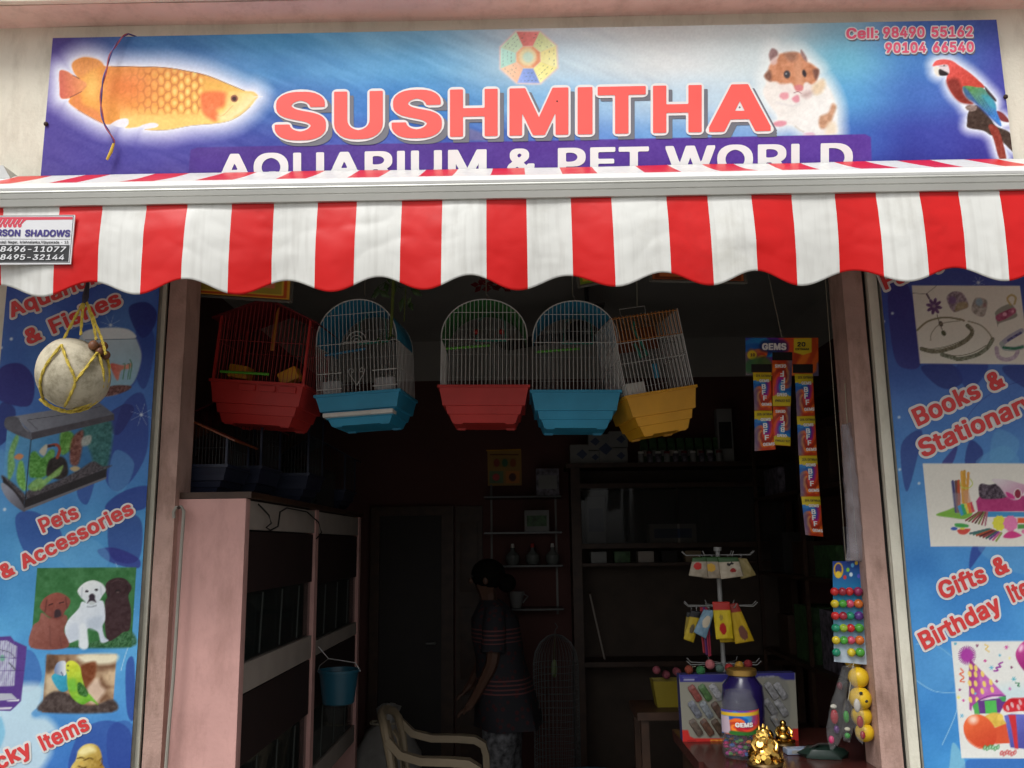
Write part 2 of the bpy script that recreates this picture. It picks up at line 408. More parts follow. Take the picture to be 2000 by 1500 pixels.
# outlines of a plain sans-serif alphabet: advance, then closed contours as x, y pairs (1000 = one em)
GLYPHS = {
    '%': (676, [[175,283,146,286,121,297,101,314,86,335,78,360,75,388,75,412,78,440,87,464,101,486,121,503,146,513,175,517,206,513,230,503,250,486,264,464,273,440,276,412,276,388,273,360,264,335,250,314,230,297,205,286],[175,327,198,332,212,346,221,365,223,388,223,412,221,435,213,454,198,468,175,473,153,468,138,454,130,435,127,412,127,388,130,365,138,346,153,332],[501,-10,471,-6,446,5,426,21,412,43,403,68,400,95,400,120,403,147,412,172,427,194,447,210,471,221,501,225,531,221,556,210,576,194,590,172,598,147,601,120,601,95,598,68,589,43,575,21,555,5,531,-6],[501,35,523,39,538,53,546,73,549,95,549,120,546,142,538,162,524,176,501,180,479,176,464,162,456,142,453,120,453,95,455,73,464,53,479,39],[132,0,482,509,540,509,191,0]]),
    '&': (448, [[197,-7,150,-2,110,12,78,34,54,62,39,96,34,133,37,163,47,189,63,213,85,235,111,256,140,279,216,335,237,352,246,363,255,375,260,389,262,405,258,427,245,445,226,457,201,461,184,459,168,453,155,444,145,431,139,416,137,399,139,380,145,363,155,346,169,327,185,307,204,284,438,0,364,0,171,231,144,264,121,293,102,319,87,344,78,370,75,398,79,430,91,458,109,481,134,499,165,510,200,513,235,510,266,499,290,482,308,459,320,433,324,404,322,382,315,362,305,342,291,325,275,308,256,293,154,217,128,195,110,174,100,154,97,131,100,108,109,87,124,70,143,57,166,49,193,46,223,50,251,59,278,75,301,95,321,121,336,151,346,186,349,224,408,224,405,180,397,144,385,115,371,92,357,75,345,62,333,47,305,23,271,7,234,-3]]),
    ',': (188, [[38,-119,68,71,137,71,84,-119]]),
    '-': (453, [[337,244,337,188,114,188,114,244]]),
    '0': (453, [[227,-7,174,1,130,24,95,62,69,113,53,178,48,254,53,330,69,395,95,447,130,484,174,508,227,516,279,508,323,484,358,447,384,395,400,330,405,254,400,178,384,113,359,62,323,24,279,1],[227,50,261,56,290,74,313,103,330,144,340,194,344,254,340,314,330,365,313,405,290,435,261,453,227,460,192,453,163,435,140,405,123,365,113,314,109,254,113,194,123,144,140,103,163,74,192,56]]),
    '1': (453, [[76,0,76,55,391,55,391,0],[276,509,276,0,212,0,212,448,209,448,86,358,86,427,198,509]]),
    '2': (453, [[64,0,64,47,234,229,261,257,282,282,299,305,311,327,318,348,320,371,317,397,308,419,293,436,273,449,250,457,224,460,196,457,172,447,153,433,139,413,130,390,127,362,66,362,71,405,86,442,111,473,143,496,182,511,225,516,268,511,306,497,337,474,361,445,376,411,381,372,378,345,371,318,357,290,336,259,306,223,267,180,153,60,153,57,389,57,389,0]]),
    '3': (453, [[218,-7,173,-3,133,10,98,30,70,57,52,91,44,132,109,132,115,107,126,87,144,71,165,59,191,52,219,50,248,53,275,61,297,74,315,93,325,116,329,145,326,172,316,196,299,217,275,234,242,244,201,248,157,248,157,299,288,448,288,452,70,452,70,509,372,509,372,461,211,278,211,289,264,288,308,276,344,253,371,222,387,186,393,145,387,103,370,66,344,36,309,12,266,-2]]),
    '4': (453, [[40,105,40,158,247,509,311,509,109,166,109,163,413,163,413,105],[282,0,282,318,343,318,343,0]]),
    '5': (453, [[221,-7,178,-2,140,11,108,32,83,60,66,93,60,130,122,130,127,108,138,89,154,73,173,60,196,52,221,50,250,53,276,64,298,82,314,104,324,131,328,162,324,193,314,221,297,244,275,262,248,273,218,277,192,275,167,268,145,258,128,246,67,253,96,509,366,509,366,452,151,452,134,301,136,301,155,315,178,325,203,331,229,334,263,330,294,321,321,306,345,285,364,260,379,231,388,199,391,163,385,117,369,76,343,41,309,15,268,-1]]),
    '6': (453, [[226,-7,182,-1,142,15,109,40,84,74,69,115,64,162,68,199,80,239,102,285,137,340,252,509,322,509,151,261,145,261,154,275,165,288,179,299,196,307,214,312,235,314,278,309,316,295,346,271,370,240,384,201,389,157,384,112,368,73,343,39,310,14,271,-2],[226,48,254,52,279,63,299,79,314,101,324,128,327,157,324,187,314,213,299,235,279,251,254,262,226,265,198,262,174,252,153,235,138,214,128,188,125,158,128,128,138,102,153,79,174,63,198,52]]),
    '7': (453, [[97,0,323,448,323,452,62,452,62,509,391,509,391,449,165,0]]),
    '8': (453, [[226,-7,178,-2,136,11,101,33,74,62,57,96,52,135,55,166,65,195,81,220,101,241,125,256,153,265,153,267,119,282,93,308,76,342,70,380,75,417,90,450,114,477,146,498,184,511,226,516,269,511,306,498,337,477,361,450,377,417,382,380,376,342,359,308,333,282,300,267,300,265,327,256,351,241,372,220,387,195,397,166,401,135,395,96,378,62,352,33,317,11,275,-2],[226,49,258,52,285,60,307,74,323,91,333,113,337,139,333,165,322,189,305,208,283,223,256,232,226,235,196,232,169,223,147,208,130,189,119,165,115,139,119,113,129,91,145,74,167,60,195,52],[226,290,252,292,274,300,293,313,307,330,316,351,319,376,316,399,308,420,294,437,275,449,252,457,226,460,200,457,177,449,159,437,145,420,136,399,133,376,136,351,145,330,159,313,178,300,201,292]]),
    '9': (453, [[226,516,271,510,310,494,343,468,368,434,384,393,389,347,385,309,373,270,350,224,315,168,200,0,130,0,301,248,307,248,299,234,287,221,273,210,257,202,238,196,218,195,175,199,137,214,106,237,83,269,68,307,64,352,69,397,85,436,110,469,143,494,182,510],[226,460,199,457,174,446,154,429,138,407,129,381,125,352,129,322,138,295,154,274,174,257,199,247,226,243,254,247,279,257,299,273,314,295,324,321,327,350,324,381,314,407,299,429,279,446,254,457]]),
    ':': (188, [[95,-4,78,-1,63,9,53,24,50,41,53,59,63,73,78,83,95,87,113,83,128,73,138,59,141,41,138,24,128,9,113,-1],[95,271,78,274,63,284,53,299,50,316,53,334,63,349,78,359,95,362,113,359,128,349,138,334,141,316,138,299,128,284,113,274]]),
    'A': (480, [[16,0,201,509,276,509,463,0,395,0,287,302,276,334,264,372,250,420,232,478,245,478,228,419,213,371,201,333,191,302,85,0],[110,142,110,199,370,199,370,142]]),
    'B': (456, [[60,0,60,509,241,509,289,504,329,491,359,469,381,442,394,410,398,374,395,344,387,320,373,301,356,286,336,275,315,267,315,262,339,257,363,245,385,227,402,203,414,173,418,136,413,100,400,67,377,39,344,18,301,4,247,0],[125,57,245,57,296,63,330,80,349,105,355,137,352,161,342,184,327,203,306,218,279,228,248,231,125,231],[125,285,238,285,265,288,288,296,308,309,323,326,333,348,336,372,330,403,313,429,283,446,240,452,125,452]]),
    'C': (510, [[267,-7,205,1,150,25,104,63,70,115,48,179,40,254,48,329,70,393,104,445,150,484,205,508,267,516,305,513,340,504,373,490,402,471,427,447,448,418,463,385,473,348,408,348,401,373,389,395,375,413,357,428,337,440,315,449,292,454,267,456,223,450,184,432,150,403,125,364,109,314,103,254,109,194,125,145,151,105,184,76,223,59,267,53,292,55,315,60,337,69,357,81,375,96,389,114,401,136,408,160,473,160,463,124,448,91,428,62,402,38,373,19,341,5,305,-4]]),
    'D': (502, [[219,0,96,0,96,57,215,57,272,63,318,81,354,110,379,149,394,198,399,255,394,312,379,361,354,399,320,428,275,446,221,452,93,452,93,509,225,509,294,501,353,478,399,441,433,391,455,329,462,255,455,181,433,119,398,68,351,31,291,8],[125,509,125,0,60,0,60,509]]),
    'E': (419, [[60,0,60,509,372,509,372,452,125,452,125,286,355,286,355,229,125,229,125,57,375,57,375,0]]),
    'F': (410, [[60,0,60,509,369,509,369,452,125,452,125,278,346,278,346,221,125,221,125,0]]),
    'G': (520, [[269,-7,205,1,149,25,104,64,69,116,47,179,40,254,47,329,69,393,103,445,149,484,203,508,265,516,304,513,340,504,374,489,403,469,429,445,449,416,465,384,474,349,408,349,399,372,387,393,373,411,356,427,337,439,315,448,291,454,265,456,222,450,183,432,150,404,125,364,109,314,103,254,109,194,125,145,151,105,184,76,224,59,269,53,309,57,345,71,374,93,396,123,410,160,415,202,434,199,283,199,283,256,478,256,478,200,471,141,451,91,419,50,377,19,326,0]]),
    'H': (517, [[60,0,60,509,125,509,125,289,392,289,392,509,457,509,457,0,392,0,392,232,125,232,125,0]]),
    'I': (182, [[60,0,60,509,122,509,122,0]]),
    'J': (396, [[185,-7,124,3,75,33,44,81,33,145,33,173,98,173,98,145,104,104,122,74,149,56,185,50,220,56,248,74,266,104,272,145,272,509,336,509,336,145,326,81,294,33,246,3]]),
    'K': (467, [[104,145,104,216,122,239,139,261,157,282,174,303,193,324,212,344,364,509,448,509,231,276,228,276],[60,0,60,509,125,509,125,334,124,225,125,193,125,0],[372,0,188,259,228,309,449,0]]),
    'L': (393, [[60,0,60,509,125,509,125,57,361,57,361,0]]),
    'M': (628, [[60,0,60,509,152,509,277,187,282,174,299,123,305,103,322,49,307,49,312,65,318,83,336,140,342,158,348,174,352,187,476,509,568,509,568,0,504,0,504,327,505,347,505,369,506,391,506,413,507,435,507,457,513,457,505,433,498,409,482,363,467,322,456,291,342,0,286,0,170,291,165,304,159,321,152,340,145,361,137,384,121,432,112,457,119,457,119,437,120,416,120,394,121,372,121,350,122,328,122,0]]),
    'N': (523, [[60,0,60,509,136,509,343,183,352,169,363,151,388,107,401,82,414,55,405,54,402,81,399,157,399,509,463,509,463,0,387,0,202,290,190,310,177,331,164,354,148,381,108,452,119,454,121,417,123,354,124,328,125,307,125,0]]),
    'O': (533, [[267,-7,205,1,150,25,105,63,70,115,48,179,40,254,48,329,70,393,105,445,150,484,205,508,267,516,329,508,384,484,429,445,464,393,486,329,493,254,486,179,464,115,429,63,384,25,329,1],[267,53,310,59,349,76,383,105,408,144,425,194,430,254,425,314,408,365,383,404,349,433,310,450,267,456,223,450,184,433,151,404,125,364,109,314,103,254,109,194,125,144,151,105,184,76,223,59]]),
    'P': (445, [[60,0,60,509,235,509,289,503,332,487,366,462,390,430,404,391,409,348,404,304,390,265,366,233,332,207,289,191,235,186,109,186,109,242,233,242,269,246,297,256,318,272,333,294,342,319,344,348,342,376,333,402,318,423,297,439,268,449,232,452,125,452,125,0]]),
    'Q': (533, [[245,159,313,159,369,85,384,65,468,-48,401,-48,346,27,331,46],[267,-7,205,1,150,25,105,63,70,115,48,179,40,254,48,329,70,393,105,445,150,484,205,508,267,516,329,508,384,484,429,445,464,393,486,329,493,254,486,179,464,115,429,63,384,25,329,1],[267,53,310,59,349,76,383,105,408,144,425,194,430,254,425,314,408,365,383,404,349,433,310,450,267,456,223,450,184,433,151,404,125,364,109,314,103,254,109,194,125,144,151,105,184,76,223,59]]),
    'R': (449, [[60,0,60,509,236,509,290,504,333,489,367,465,390,433,405,395,409,352,405,309,390,271,367,240,333,217,289,203,236,198,96,198,96,255,234,255,269,258,298,267,319,281,334,300,342,324,345,352,342,380,334,405,319,425,298,440,269,449,233,452,125,452,125,0],[353,0,230,229,303,229,428,0]]),
    'S': (447, [[224,-9,172,-4,128,9,91,31,64,60,46,96,38,137,104,137,110,110,123,88,142,71,166,59,194,52,224,49,257,52,286,60,311,74,329,92,341,114,346,139,342,161,332,179,316,193,296,205,272,214,245,222,184,239,128,260,86,289,60,326,52,372,58,413,75,448,102,476,138,498,180,511,227,516,275,511,316,498,351,476,377,449,394,415,401,378,337,378,326,412,302,437,267,453,225,459,194,456,167,448,145,435,129,418,118,398,115,376,119,352,131,334,148,319,169,308,191,300,212,293,264,279,287,272,312,264,336,252,359,238,379,220,395,198,405,171,408,139,403,99,386,64,360,34,323,11,278,-4]]),
    'T': (449, [[32,452,32,509,417,509,417,452,257,452,257,0,193,0,193,452]]),
    'U': (517, [[259,-8,203,-2,154,15,114,43,85,80,66,124,60,173,60,509,124,509,124,178,128,144,141,113,160,87,187,68,220,56,259,52,298,56,331,68,357,87,377,113,389,144,393,178,393,509,457,509,457,173,451,124,433,80,403,43,363,15,315,-2]]),
    'V': (480, [[204,0,16,509,84,509,192,206,203,176,215,137,230,89,248,31,235,31,252,90,267,138,279,176,290,206,395,509,463,509,278,0]]),
    'W': (686, [[155,0,16,509,82,509,163,196,170,171,175,145,181,120,187,94,197,40,189,40,194,67,200,94,205,120,211,145,218,171,224,196,306,509,380,509,462,196,468,171,474,145,480,120,486,94,492,67,497,40,488,40,493,67,499,94,504,120,510,145,517,171,523,196,603,509,670,509,530,0,455,0,368,323,359,356,351,391,344,431,336,475,350,475,342,433,335,395,327,359,318,323,230,0]]),
    'X': (474, [[18,0,217,284,217,236,29,509,104,509,178,400,204,361,214,345,223,329,233,312,243,292,232,292,243,311,252,329,261,345,272,361,298,400,374,509,446,509,259,239,259,287,456,0,382,0,292,129,279,149,268,165,250,195,241,212,230,231,244,231,235,213,216,181,206,166,182,129,91,0]]),
    'Y': (472, [[203,0,203,208,16,509,91,509,192,344,208,318,222,292,236,264,250,230,224,230,237,265,251,293,265,318,280,344,381,509,455,509,268,208,268,0]]),
    'Z': (438, [[42,0,42,46,273,385,289,408,306,431,323,453,341,476,348,454,285,452,40,452,40,509,397,509,397,462,169,129,152,105,116,57,97,33,90,54,121,56,152,57,399,57,399,0]]),
    'a': (389, [[160,-9,126,-5,94,5,68,22,48,45,35,73,30,108,34,138,43,161,58,179,78,193,100,203,125,211,152,216,178,220,209,224,234,227,252,230,265,235,273,243,276,255,276,257,273,279,267,297,256,311,240,322,220,329,196,331,171,329,149,322,132,313,118,301,107,288,100,274,41,291,57,322,79,346,104,364,133,375,163,382,194,384,215,383,239,379,263,372,286,360,306,343,322,320,333,290,337,251,337,0,277,0,277,52,272,52,264,38,252,25,236,12,215,1,190,-6],[170,45,202,49,228,59,248,74,263,93,272,115,276,138,276,190,270,186,259,182,246,179,216,173,200,171,186,169,175,168,154,164,134,159,117,150,103,139,95,124,92,105,94,87,102,72,114,61,130,52,149,47]]),
    'b': (424, [[229,-8,198,-5,172,4,153,17,138,31,127,46,118,59,112,59,112,0,53,0,53,509,114,509,114,319,118,319,127,331,137,346,152,360,171,373,197,381,229,384,274,378,313,361,345,332,370,293,385,245,390,189,385,133,370,84,346,45,313,16,274,-2],[220,47,253,51,279,66,301,88,316,117,325,151,328,189,325,227,316,261,301,290,280,311,253,325,220,330,188,325,161,312,140,291,125,263,116,229,113,189,116,150,125,115,140,86,162,65,188,51]]),
    'c': (396, [[207,-8,159,-2,117,16,82,46,56,85,40,133,34,187,40,243,56,291,82,330,117,360,159,378,207,384,234,383,260,377,284,368,305,356,324,341,340,322,353,301,362,277,303,262,298,276,290,289,281,301,270,311,257,319,242,325,226,329,207,330,173,325,145,310,124,287,108,258,99,224,96,187,99,151,108,117,124,89,145,66,173,51,207,46,226,48,243,52,258,58,271,66,282,76,292,89,299,102,304,117,363,102,354,78,341,56,325,37,306,21,285,9,261,-1,235,-6]]),
    'd': (424, [[195,-8,151,-2,111,16,79,45,55,84,39,133,34,189,39,245,55,293,79,332,112,361,151,378,196,384,228,381,253,373,272,360,287,346,298,331,306,319,311,319,311,509,372,509,372,0,313,0,313,59,307,59,298,46,287,31,272,17,252,4,227,-5],[205,47,236,51,263,65,284,86,299,115,309,150,312,189,309,229,300,263,284,291,263,312,237,325,205,330,172,325,145,311,124,290,108,261,99,227,96,189,99,151,109,117,124,88,145,66,172,51]]),
    'e': (404, [[212,-8,161,-2,117,16,82,46,56,85,40,132,34,187,39,242,55,290,81,329,115,359,157,378,205,384,236,382,266,374,294,361,319,341,341,315,357,282,368,242,371,194,371,169,75,169,75,221,338,221,310,202,307,237,298,269,283,294,263,314,237,326,205,330,173,326,146,313,125,294,109,270,99,241,96,211,96,178,100,139,110,106,128,80,151,61,179,50,212,46,234,48,254,53,271,61,285,73,297,88,306,105,365,91,353,63,335,39,311,19,283,4,249,-5]]),
    'f': (254, [[228,379,228,327,6,327,6,379],[81,0,81,432,84,461,96,486,113,505,135,519,161,527,187,530,207,529,222,527,234,524,243,521,227,468,222,470,215,472,195,474,171,470,154,460,145,443,142,419,142,0]]),
    'g': (425, [[207,-151,168,-148,134,-140,105,-127,82,-110,64,-91,51,-69,101,-41,110,-53,122,-66,136,-78,154,-88,178,-95,207,-97,249,-92,282,-75,304,-47,311,-6,311,68,306,68,298,56,287,41,272,28,252,16,227,8,195,5,152,10,113,27,80,53,55,90,39,136,34,191,39,246,55,293,80,332,112,361,152,378,196,384,228,382,253,373,273,360,288,346,308,319,313,319,313,379,372,379,372,-9,367,-54,350,-90,324,-117,291,-136,251,-147],[205,59,237,63,264,75,285,95,300,121,309,154,312,193,309,231,300,264,285,291,264,312,237,325,205,330,172,325,145,312,124,290,109,262,99,229,96,193,99,155,109,123,124,96,145,76,172,63]]),
    'h': (410, [[114,227,114,0,53,0,53,509,114,509,114,287,102,287,124,332,152,362,187,379,227,384,264,380,295,369,321,349,341,321,353,285,357,240,357,0,296,0,296,235,290,275,273,304,246,323,210,329,184,326,161,317,141,303,126,283,117,257]]),
    'i': (167, [[53,0,53,379,114,379,114,0],[84,443,67,446,54,455,44,468,41,483,44,499,54,512,67,521,84,524,100,521,114,512,123,499,126,483,123,468,114,455,100,446]]),
    'j': (167, [[53,379,114,379,114,-30,111,-63,102,-90,86,-113,65,-129,37,-139,4,-143,-10,-143,-10,-87,2,-87,25,-83,40,-72,50,-54,53,-29],[83,443,67,446,53,455,44,468,41,483,44,499,53,512,67,521,83,524,100,521,114,512,123,499,126,483,123,468,114,455,100,446]]),
    'k': (381, [[110,137,110,212,121,212,284,379,360,379,184,199,177,199],[53,0,53,509,114,509,114,0],[294,0,148,186,191,229,372,0]]),
    'l': (166, [[53,0,53,520,114,520,114,0]]),
    'm': (610, [[53,0,53,379,112,379,112,295,108,295,118,323,132,346,151,363,172,376,195,384,219,386,257,380,287,361,309,331,321,295,312,295,322,321,337,343,357,361,381,375,407,383,437,386,468,383,497,372,522,354,541,328,553,296,557,255,557,0,496,0,496,254,490,289,473,313,447,326,419,330,395,328,374,320,358,307,345,290,338,270,335,247,335,0,274,0,274,260,269,288,253,311,229,326,199,330,178,328,158,320,140,307,126,289,117,266,114,238,114,0]]),
    'n': (410, [[114,227,114,0,53,0,53,379,112,379,112,287,102,287,124,332,152,362,187,379,227,384,264,380,295,369,321,349,341,321,353,285,357,240,357,0,296,0,296,235,290,275,273,304,246,323,210,329,184,326,161,317,141,303,126,283,117,257]]),
    'o': (415, [[207,-8,159,-2,117,16,82,46,56,85,40,133,34,187,40,243,56,291,82,330,117,360,159,378,207,384,256,378,299,360,333,330,359,291,376,243,381,187,376,133,359,85,333,46,299,16,256,-2],[207,46,242,51,270,66,292,89,307,117,316,151,319,187,316,224,307,258,292,287,270,310,242,325,207,330,173,325,145,310,124,287,108,258,99,224,96,187,99,151,108,117,124,89,145,66,173,51]]),
    'p': (424, [[53,-143,53,379,112,379,112,319,118,319,126,331,137,346,152,360,171,373,197,381,229,384,274,378,313,361,345,332,370,293,385,245,390,189,385,133,370,84,346,45,313,16,274,-2,229,-8,198,-5,173,4,153,17,138,31,127,46,118,59,114,59,114,-143],[220,47,253,51,279,66,301,88,316,117,325,151,328,189,325,227,316,261,301,290,280,311,253,325,220,330,188,325,161,312,140,291,125,263,116,229,113,189,116,150,125,115,140,86,162,65,188,51]]),
    'q': (424, [[372,-143,311,-143,311,59,306,59,298,46,287,31,272,17,252,4,227,-5,195,-8,151,-2,111,16,79,45,55,84,39,133,34,189,39,245,55,293,79,332,112,361,151,378,196,384,228,381,253,373,272,360,287,346,307,319,313,319,313,379,372,379],[205,47,236,51,263,65,284,86,299,115,309,150,312,189,309,229,300,263,284,291,263,312,237,325,205,330,172,325,145,311,124,290,108,261,99,227,96,189,99,151,109,117,124,88,145,66,172,51]]),
    'r': (259, [[53,0,53,379,112,379,112,321,115,321,130,347,152,367,181,380,213,385,221,385,229,384,243,384,243,322,239,323,207,326,182,323,159,315,140,301,126,284,117,262,114,237,114,0]]),
    's': (365, [[182,-8,145,-5,112,3,84,18,62,38,45,63,36,94,94,107,105,79,124,60,150,49,181,45,217,50,244,62,262,81,268,103,265,121,254,136,237,147,212,155,149,170,104,186,72,208,53,237,47,274,51,305,65,332,87,354,115,370,149,381,187,384,223,381,254,372,279,358,299,339,314,316,324,290,268,277,258,298,243,316,219,328,187,333,156,329,131,317,114,299,109,277,112,258,124,243,144,232,172,223,229,209,275,194,306,171,325,142,331,107,326,75,312,47,290,24,260,6,223,-5]]),
    't': (227, [[204,379,204,327,6,327,6,379],[65,471,126,471,126,98,128,76,136,61,150,53,170,50,177,50,194,52,202,54,213,2,203,-1,192,-3,180,-4,168,-4,125,2,92,21,72,52,65,93]]),
    'u': (410, [[182,-5,146,-1,115,11,89,31,69,59,57,95,53,139,53,379,114,379,114,144,119,105,137,75,164,56,200,50,226,53,249,62,268,77,283,97,293,122,296,153,296,379,357,379,357,0,298,0,298,92,307,92,286,47,257,17,222,0]]),
    'v': (389, [[163,0,17,379,84,379,165,155,177,121,187,87,196,53,206,21,184,21,194,53,203,87,213,121,224,155,305,379,371,379,226,0]]),
    'w': (567, [[138,0,23,379,87,379,133,214,143,177,154,137,165,91,175,41,165,41,175,90,196,176,206,214,252,379,316,379,362,214,371,176,382,136,392,91,402,41,391,41,402,90,423,176,434,214,480,379,545,379,429,0,368,0,319,172,312,198,305,225,297,252,291,280,277,338,291,338,277,280,270,252,263,225,255,198,248,172,199,0]]),
    'y': (389, [[47,-139,61,-86,71,-87,88,-90,104,-89,118,-84,130,-74,141,-58,151,-36,163,-1,17,379,84,379,165,155,177,121,187,87,196,53,206,21,184,21,193,53,202,87,212,121,224,155,305,379,371,379,204,-58,191,-85,177,-107,159,-124,139,-136,117,-143,91,-145,77,-145,54,-141]]),
}

# ---------------------------------------------------------------- lettering (sans-serif outlines, made bold)
_GL = {}
FINE = [0.018]
CAPH = max(GLYPHS['H'][1][0][1::2]) / 1000.0
def _glyph(ch):
    """signed distance to the glyph's outline on a fine grid, and its advance"""
    if ch in _GL: return _GL[ch]
    if ch == ' ': _GL[ch] = (None, 0.28); return _GL[ch]
    adv, loops = GLYPHS[ch]; adv /= 1000.0
    loops = [np.array(l, float).reshape(-1, 2) / 1000.0 for l in loops]
    v = np.concatenate(loops)
    st = FINE[0]; M = 0.16
    xs = np.arange(v[:, 0].min() - M, v[:, 0].max() + M, st); ys = np.arange(v[:, 1].min() - M, v[:, 1].max() + M, st)
    X, Y = np.meshgrid(xs, ys); d2 = np.full(X.shape, 1e9); wn = np.zeros(X.shape, int)
    for l in loops:
        for i in range(len(l)):
            ax, ay = l[i - 1]; bx, by = l[i]; ex, ey = bx - ax, by - ay; L = ex * ex + ey * ey + 1e-12
            t = np.clip(((X - ax) * ex + (Y - ay) * ey) / L, 0, 1)
            d2 = np.minimum(d2, (X - ax - t * ex) ** 2 + (Y - ay - t * ey) ** 2)
            cr = ex * (Y - ay) - ey * (X - ax)
            wn += ((ay <= Y) & (by > Y) & (cr > 0)).astype(int) - ((ay > Y) & (by <= Y) & (cr < 0)).astype(int)
    d = np.sqrt(d2)
    _GL[ch] = ((xs, ys, np.where(wn != 0, d, -d), st), adv)
    return _GL[ch]
_GM = {}
def _gmesh(ch, off):
    """glyph grown by off, as triangles and quads cut along the outline"""
    k = (ch, off)
    if k in _GM: return _GM[k]
    g, adv = _glyph(ch)
    vs = []; fs = []
    if g is not None:
        xs, ys, D0, st = g; ids = {}
        D = D0 + off
        if off <= 0.045:                       # bold strokes keep square corners
            def sh(dx, dy):
                fx, fy = dx * off / st, dy * off / st; ax, ay = int(math.floor(fx)), int(math.floor(fy)); tx, ty = fx - ax, fy - ay
                Q = lambda a, b: np.roll(np.roll(D0, -b, 0), -a, 1)
                return (Q(ax, ay) * (1 - tx) + Q(ax + 1, ay) * tx) * (1 - ty) + (Q(ax, ay + 1) * (1 - tx) + Q(ax + 1, ay + 1) * tx) * ty
            E = D0
            for dx in (-1, 0, 1):
                for dy in (-1, 0, 1):
                    E = np.maximum(E, sh(dx, dy * 0.7))
            D = np.maximum(np.minimum(E, D0 + off * 1.5), -0.2)
        def corner(i, j):
            q = (i, j)
            if q not in ids: ids[q] = len(vs); vs.append((xs[j], ys[i]))
            return ids[q]
        def edge(i, j, a, b):
            q = (i, j, a, b) if (i, j) < (a, b) else (a, b, i, j)
            if q not in ids:
                d0, d1 = D[q[0], q[1]], D[q[2], q[3]]; t = d0 / (d0 - d1)
                ids[q] = len(vs); vs.append((xs[q[1]] + (xs[q[3]] - xs[q[1]]) * t, ys[q[0]] + (ys[q[2]] - ys[q[0]]) * t))
            return ids[q]
        ny, nx = D.shape; ins = D > 0
        for i in range(ny - 1):
            j = 0
            while j < nx - 1:
                n = int(ins[i, j]) + int(ins[i, j + 1]) + int(ins[i + 1, j]) + int(ins[i + 1, j + 1])
                if n == 0: j += 1; continue
                cs = [(i, j), (i, j + 1), (i + 1, j + 1), (i + 1, j)]; poly = []
                for q in range(4):
                    a, b = cs[q], cs[(q + 1) % 4]
                    if ins[a]: poly.append(corner(*a))
                    if ins[a] != ins[b]: poly.append(edge(*a, *b))
                if len(poly) >= 3: fs.append(tuple(poly))
                j += 1
    _GM[k] = (np.array(vs).reshape(-1, 2), fs, adv)
    return _GM[k]
BOLD = 0.030
_LC = [0]
def text_into(mb, s, fn, a, b, up, off=BOLD, shear=0.0, shift=(0, 0)):
    """string s between baseline photo points a and b, 'up' = cap-height vector; fn maps a photo point to place"""
    x = 0; parts = []
    for ch in s:
        v, f, adv = _gmesh(ch, off)
        if len(v): parts.append((v + np.array([x, 0]), f))
        x += adv + 0.02
    # ink extents at the plain bold weight
    x = 0; lo, hi = 1e9, -1e9
    for ch in s:
        v, f, adv = _gmesh(ch, BOLD)
        if len(v): lo = min(lo, x + v[:, 0].min()); hi = max(hi, x + v[:, 0].max())
        x += adv + 0.02
    cap = CAPH + BOLD
    for k, (v, f) in enumerate(parts):
        u = (v[:, 0] - lo) / (hi - lo); w = (v[:, 1] + BOLD) / (cap + BOLD); u = u + shear * w
        X = a[0] + (b[0] - a[0]) * u + up[0] * w + shift[0]; Y = a[1] + (b[1] - a[1]) * u + up[1] * w + shift[1]
        _LC[0] += 1; dz = Vector((0, -0.00025 * (_LC[0] % 3), 0))
        mb.add([fn(p, q) + dz for p, q in zip(X, Y)], f)
def lettering(parent, m, fn, items, off=BOLD, shear=0.0, shift=(0, 0)):
    mb = MB()
    for (s, a, b, up) in items: text_into(mb, s, fn, a, b, up, off, shear, shift)
    return link('lettering', mb.mesh('lettering'), m, parent)
def upv(a, b, h):
    dx, dy = b[0] - a[0], b[1] - a[1]; L = math.hypot(dx, dy); return (dy / L * h, -dx / L * h)

# ================================================================ setting
M_cream = mat('cream_plaster', S(226, 222, 205), 0.85, var=0.08, scale=3, bump=0.15, bscale=90, grime=0.35)
M_pinkw = mat('pink_plaster', (0.48, 0.31, 0.26), 0.85, var=0.2, scale=7, bump=0.25, bscale=120, grime=0.75)
M_ledge = mat('pink_ledge_paint', (0.76, 0.60, 0.52), 0.85, var=0.12, scale=2.5, bump=0.2, bscale=60, grime=0.35)
M_black = mat('black_joint', (0.012, 0.010, 0.009), 0.9)
M_floor = mat('floor_tile', (0.045, 0.04, 0.036), 0.5, var=0.2, scale=4)
M_ceil = mat('ceiling_paint', (0.45, 0.43, 0.40), 0.9, var=0.1, scale=2)
M_street = mat('street_concrete', (0.19, 0.18, 0.165), 0.95, var=0.25, scale=1.5, bump=0.4, bscale=30)
M_steel = mat('galvanised_steel', (0.45, 0.45, 0.44), 0.4, 0.9, var=0.2, scale=20)

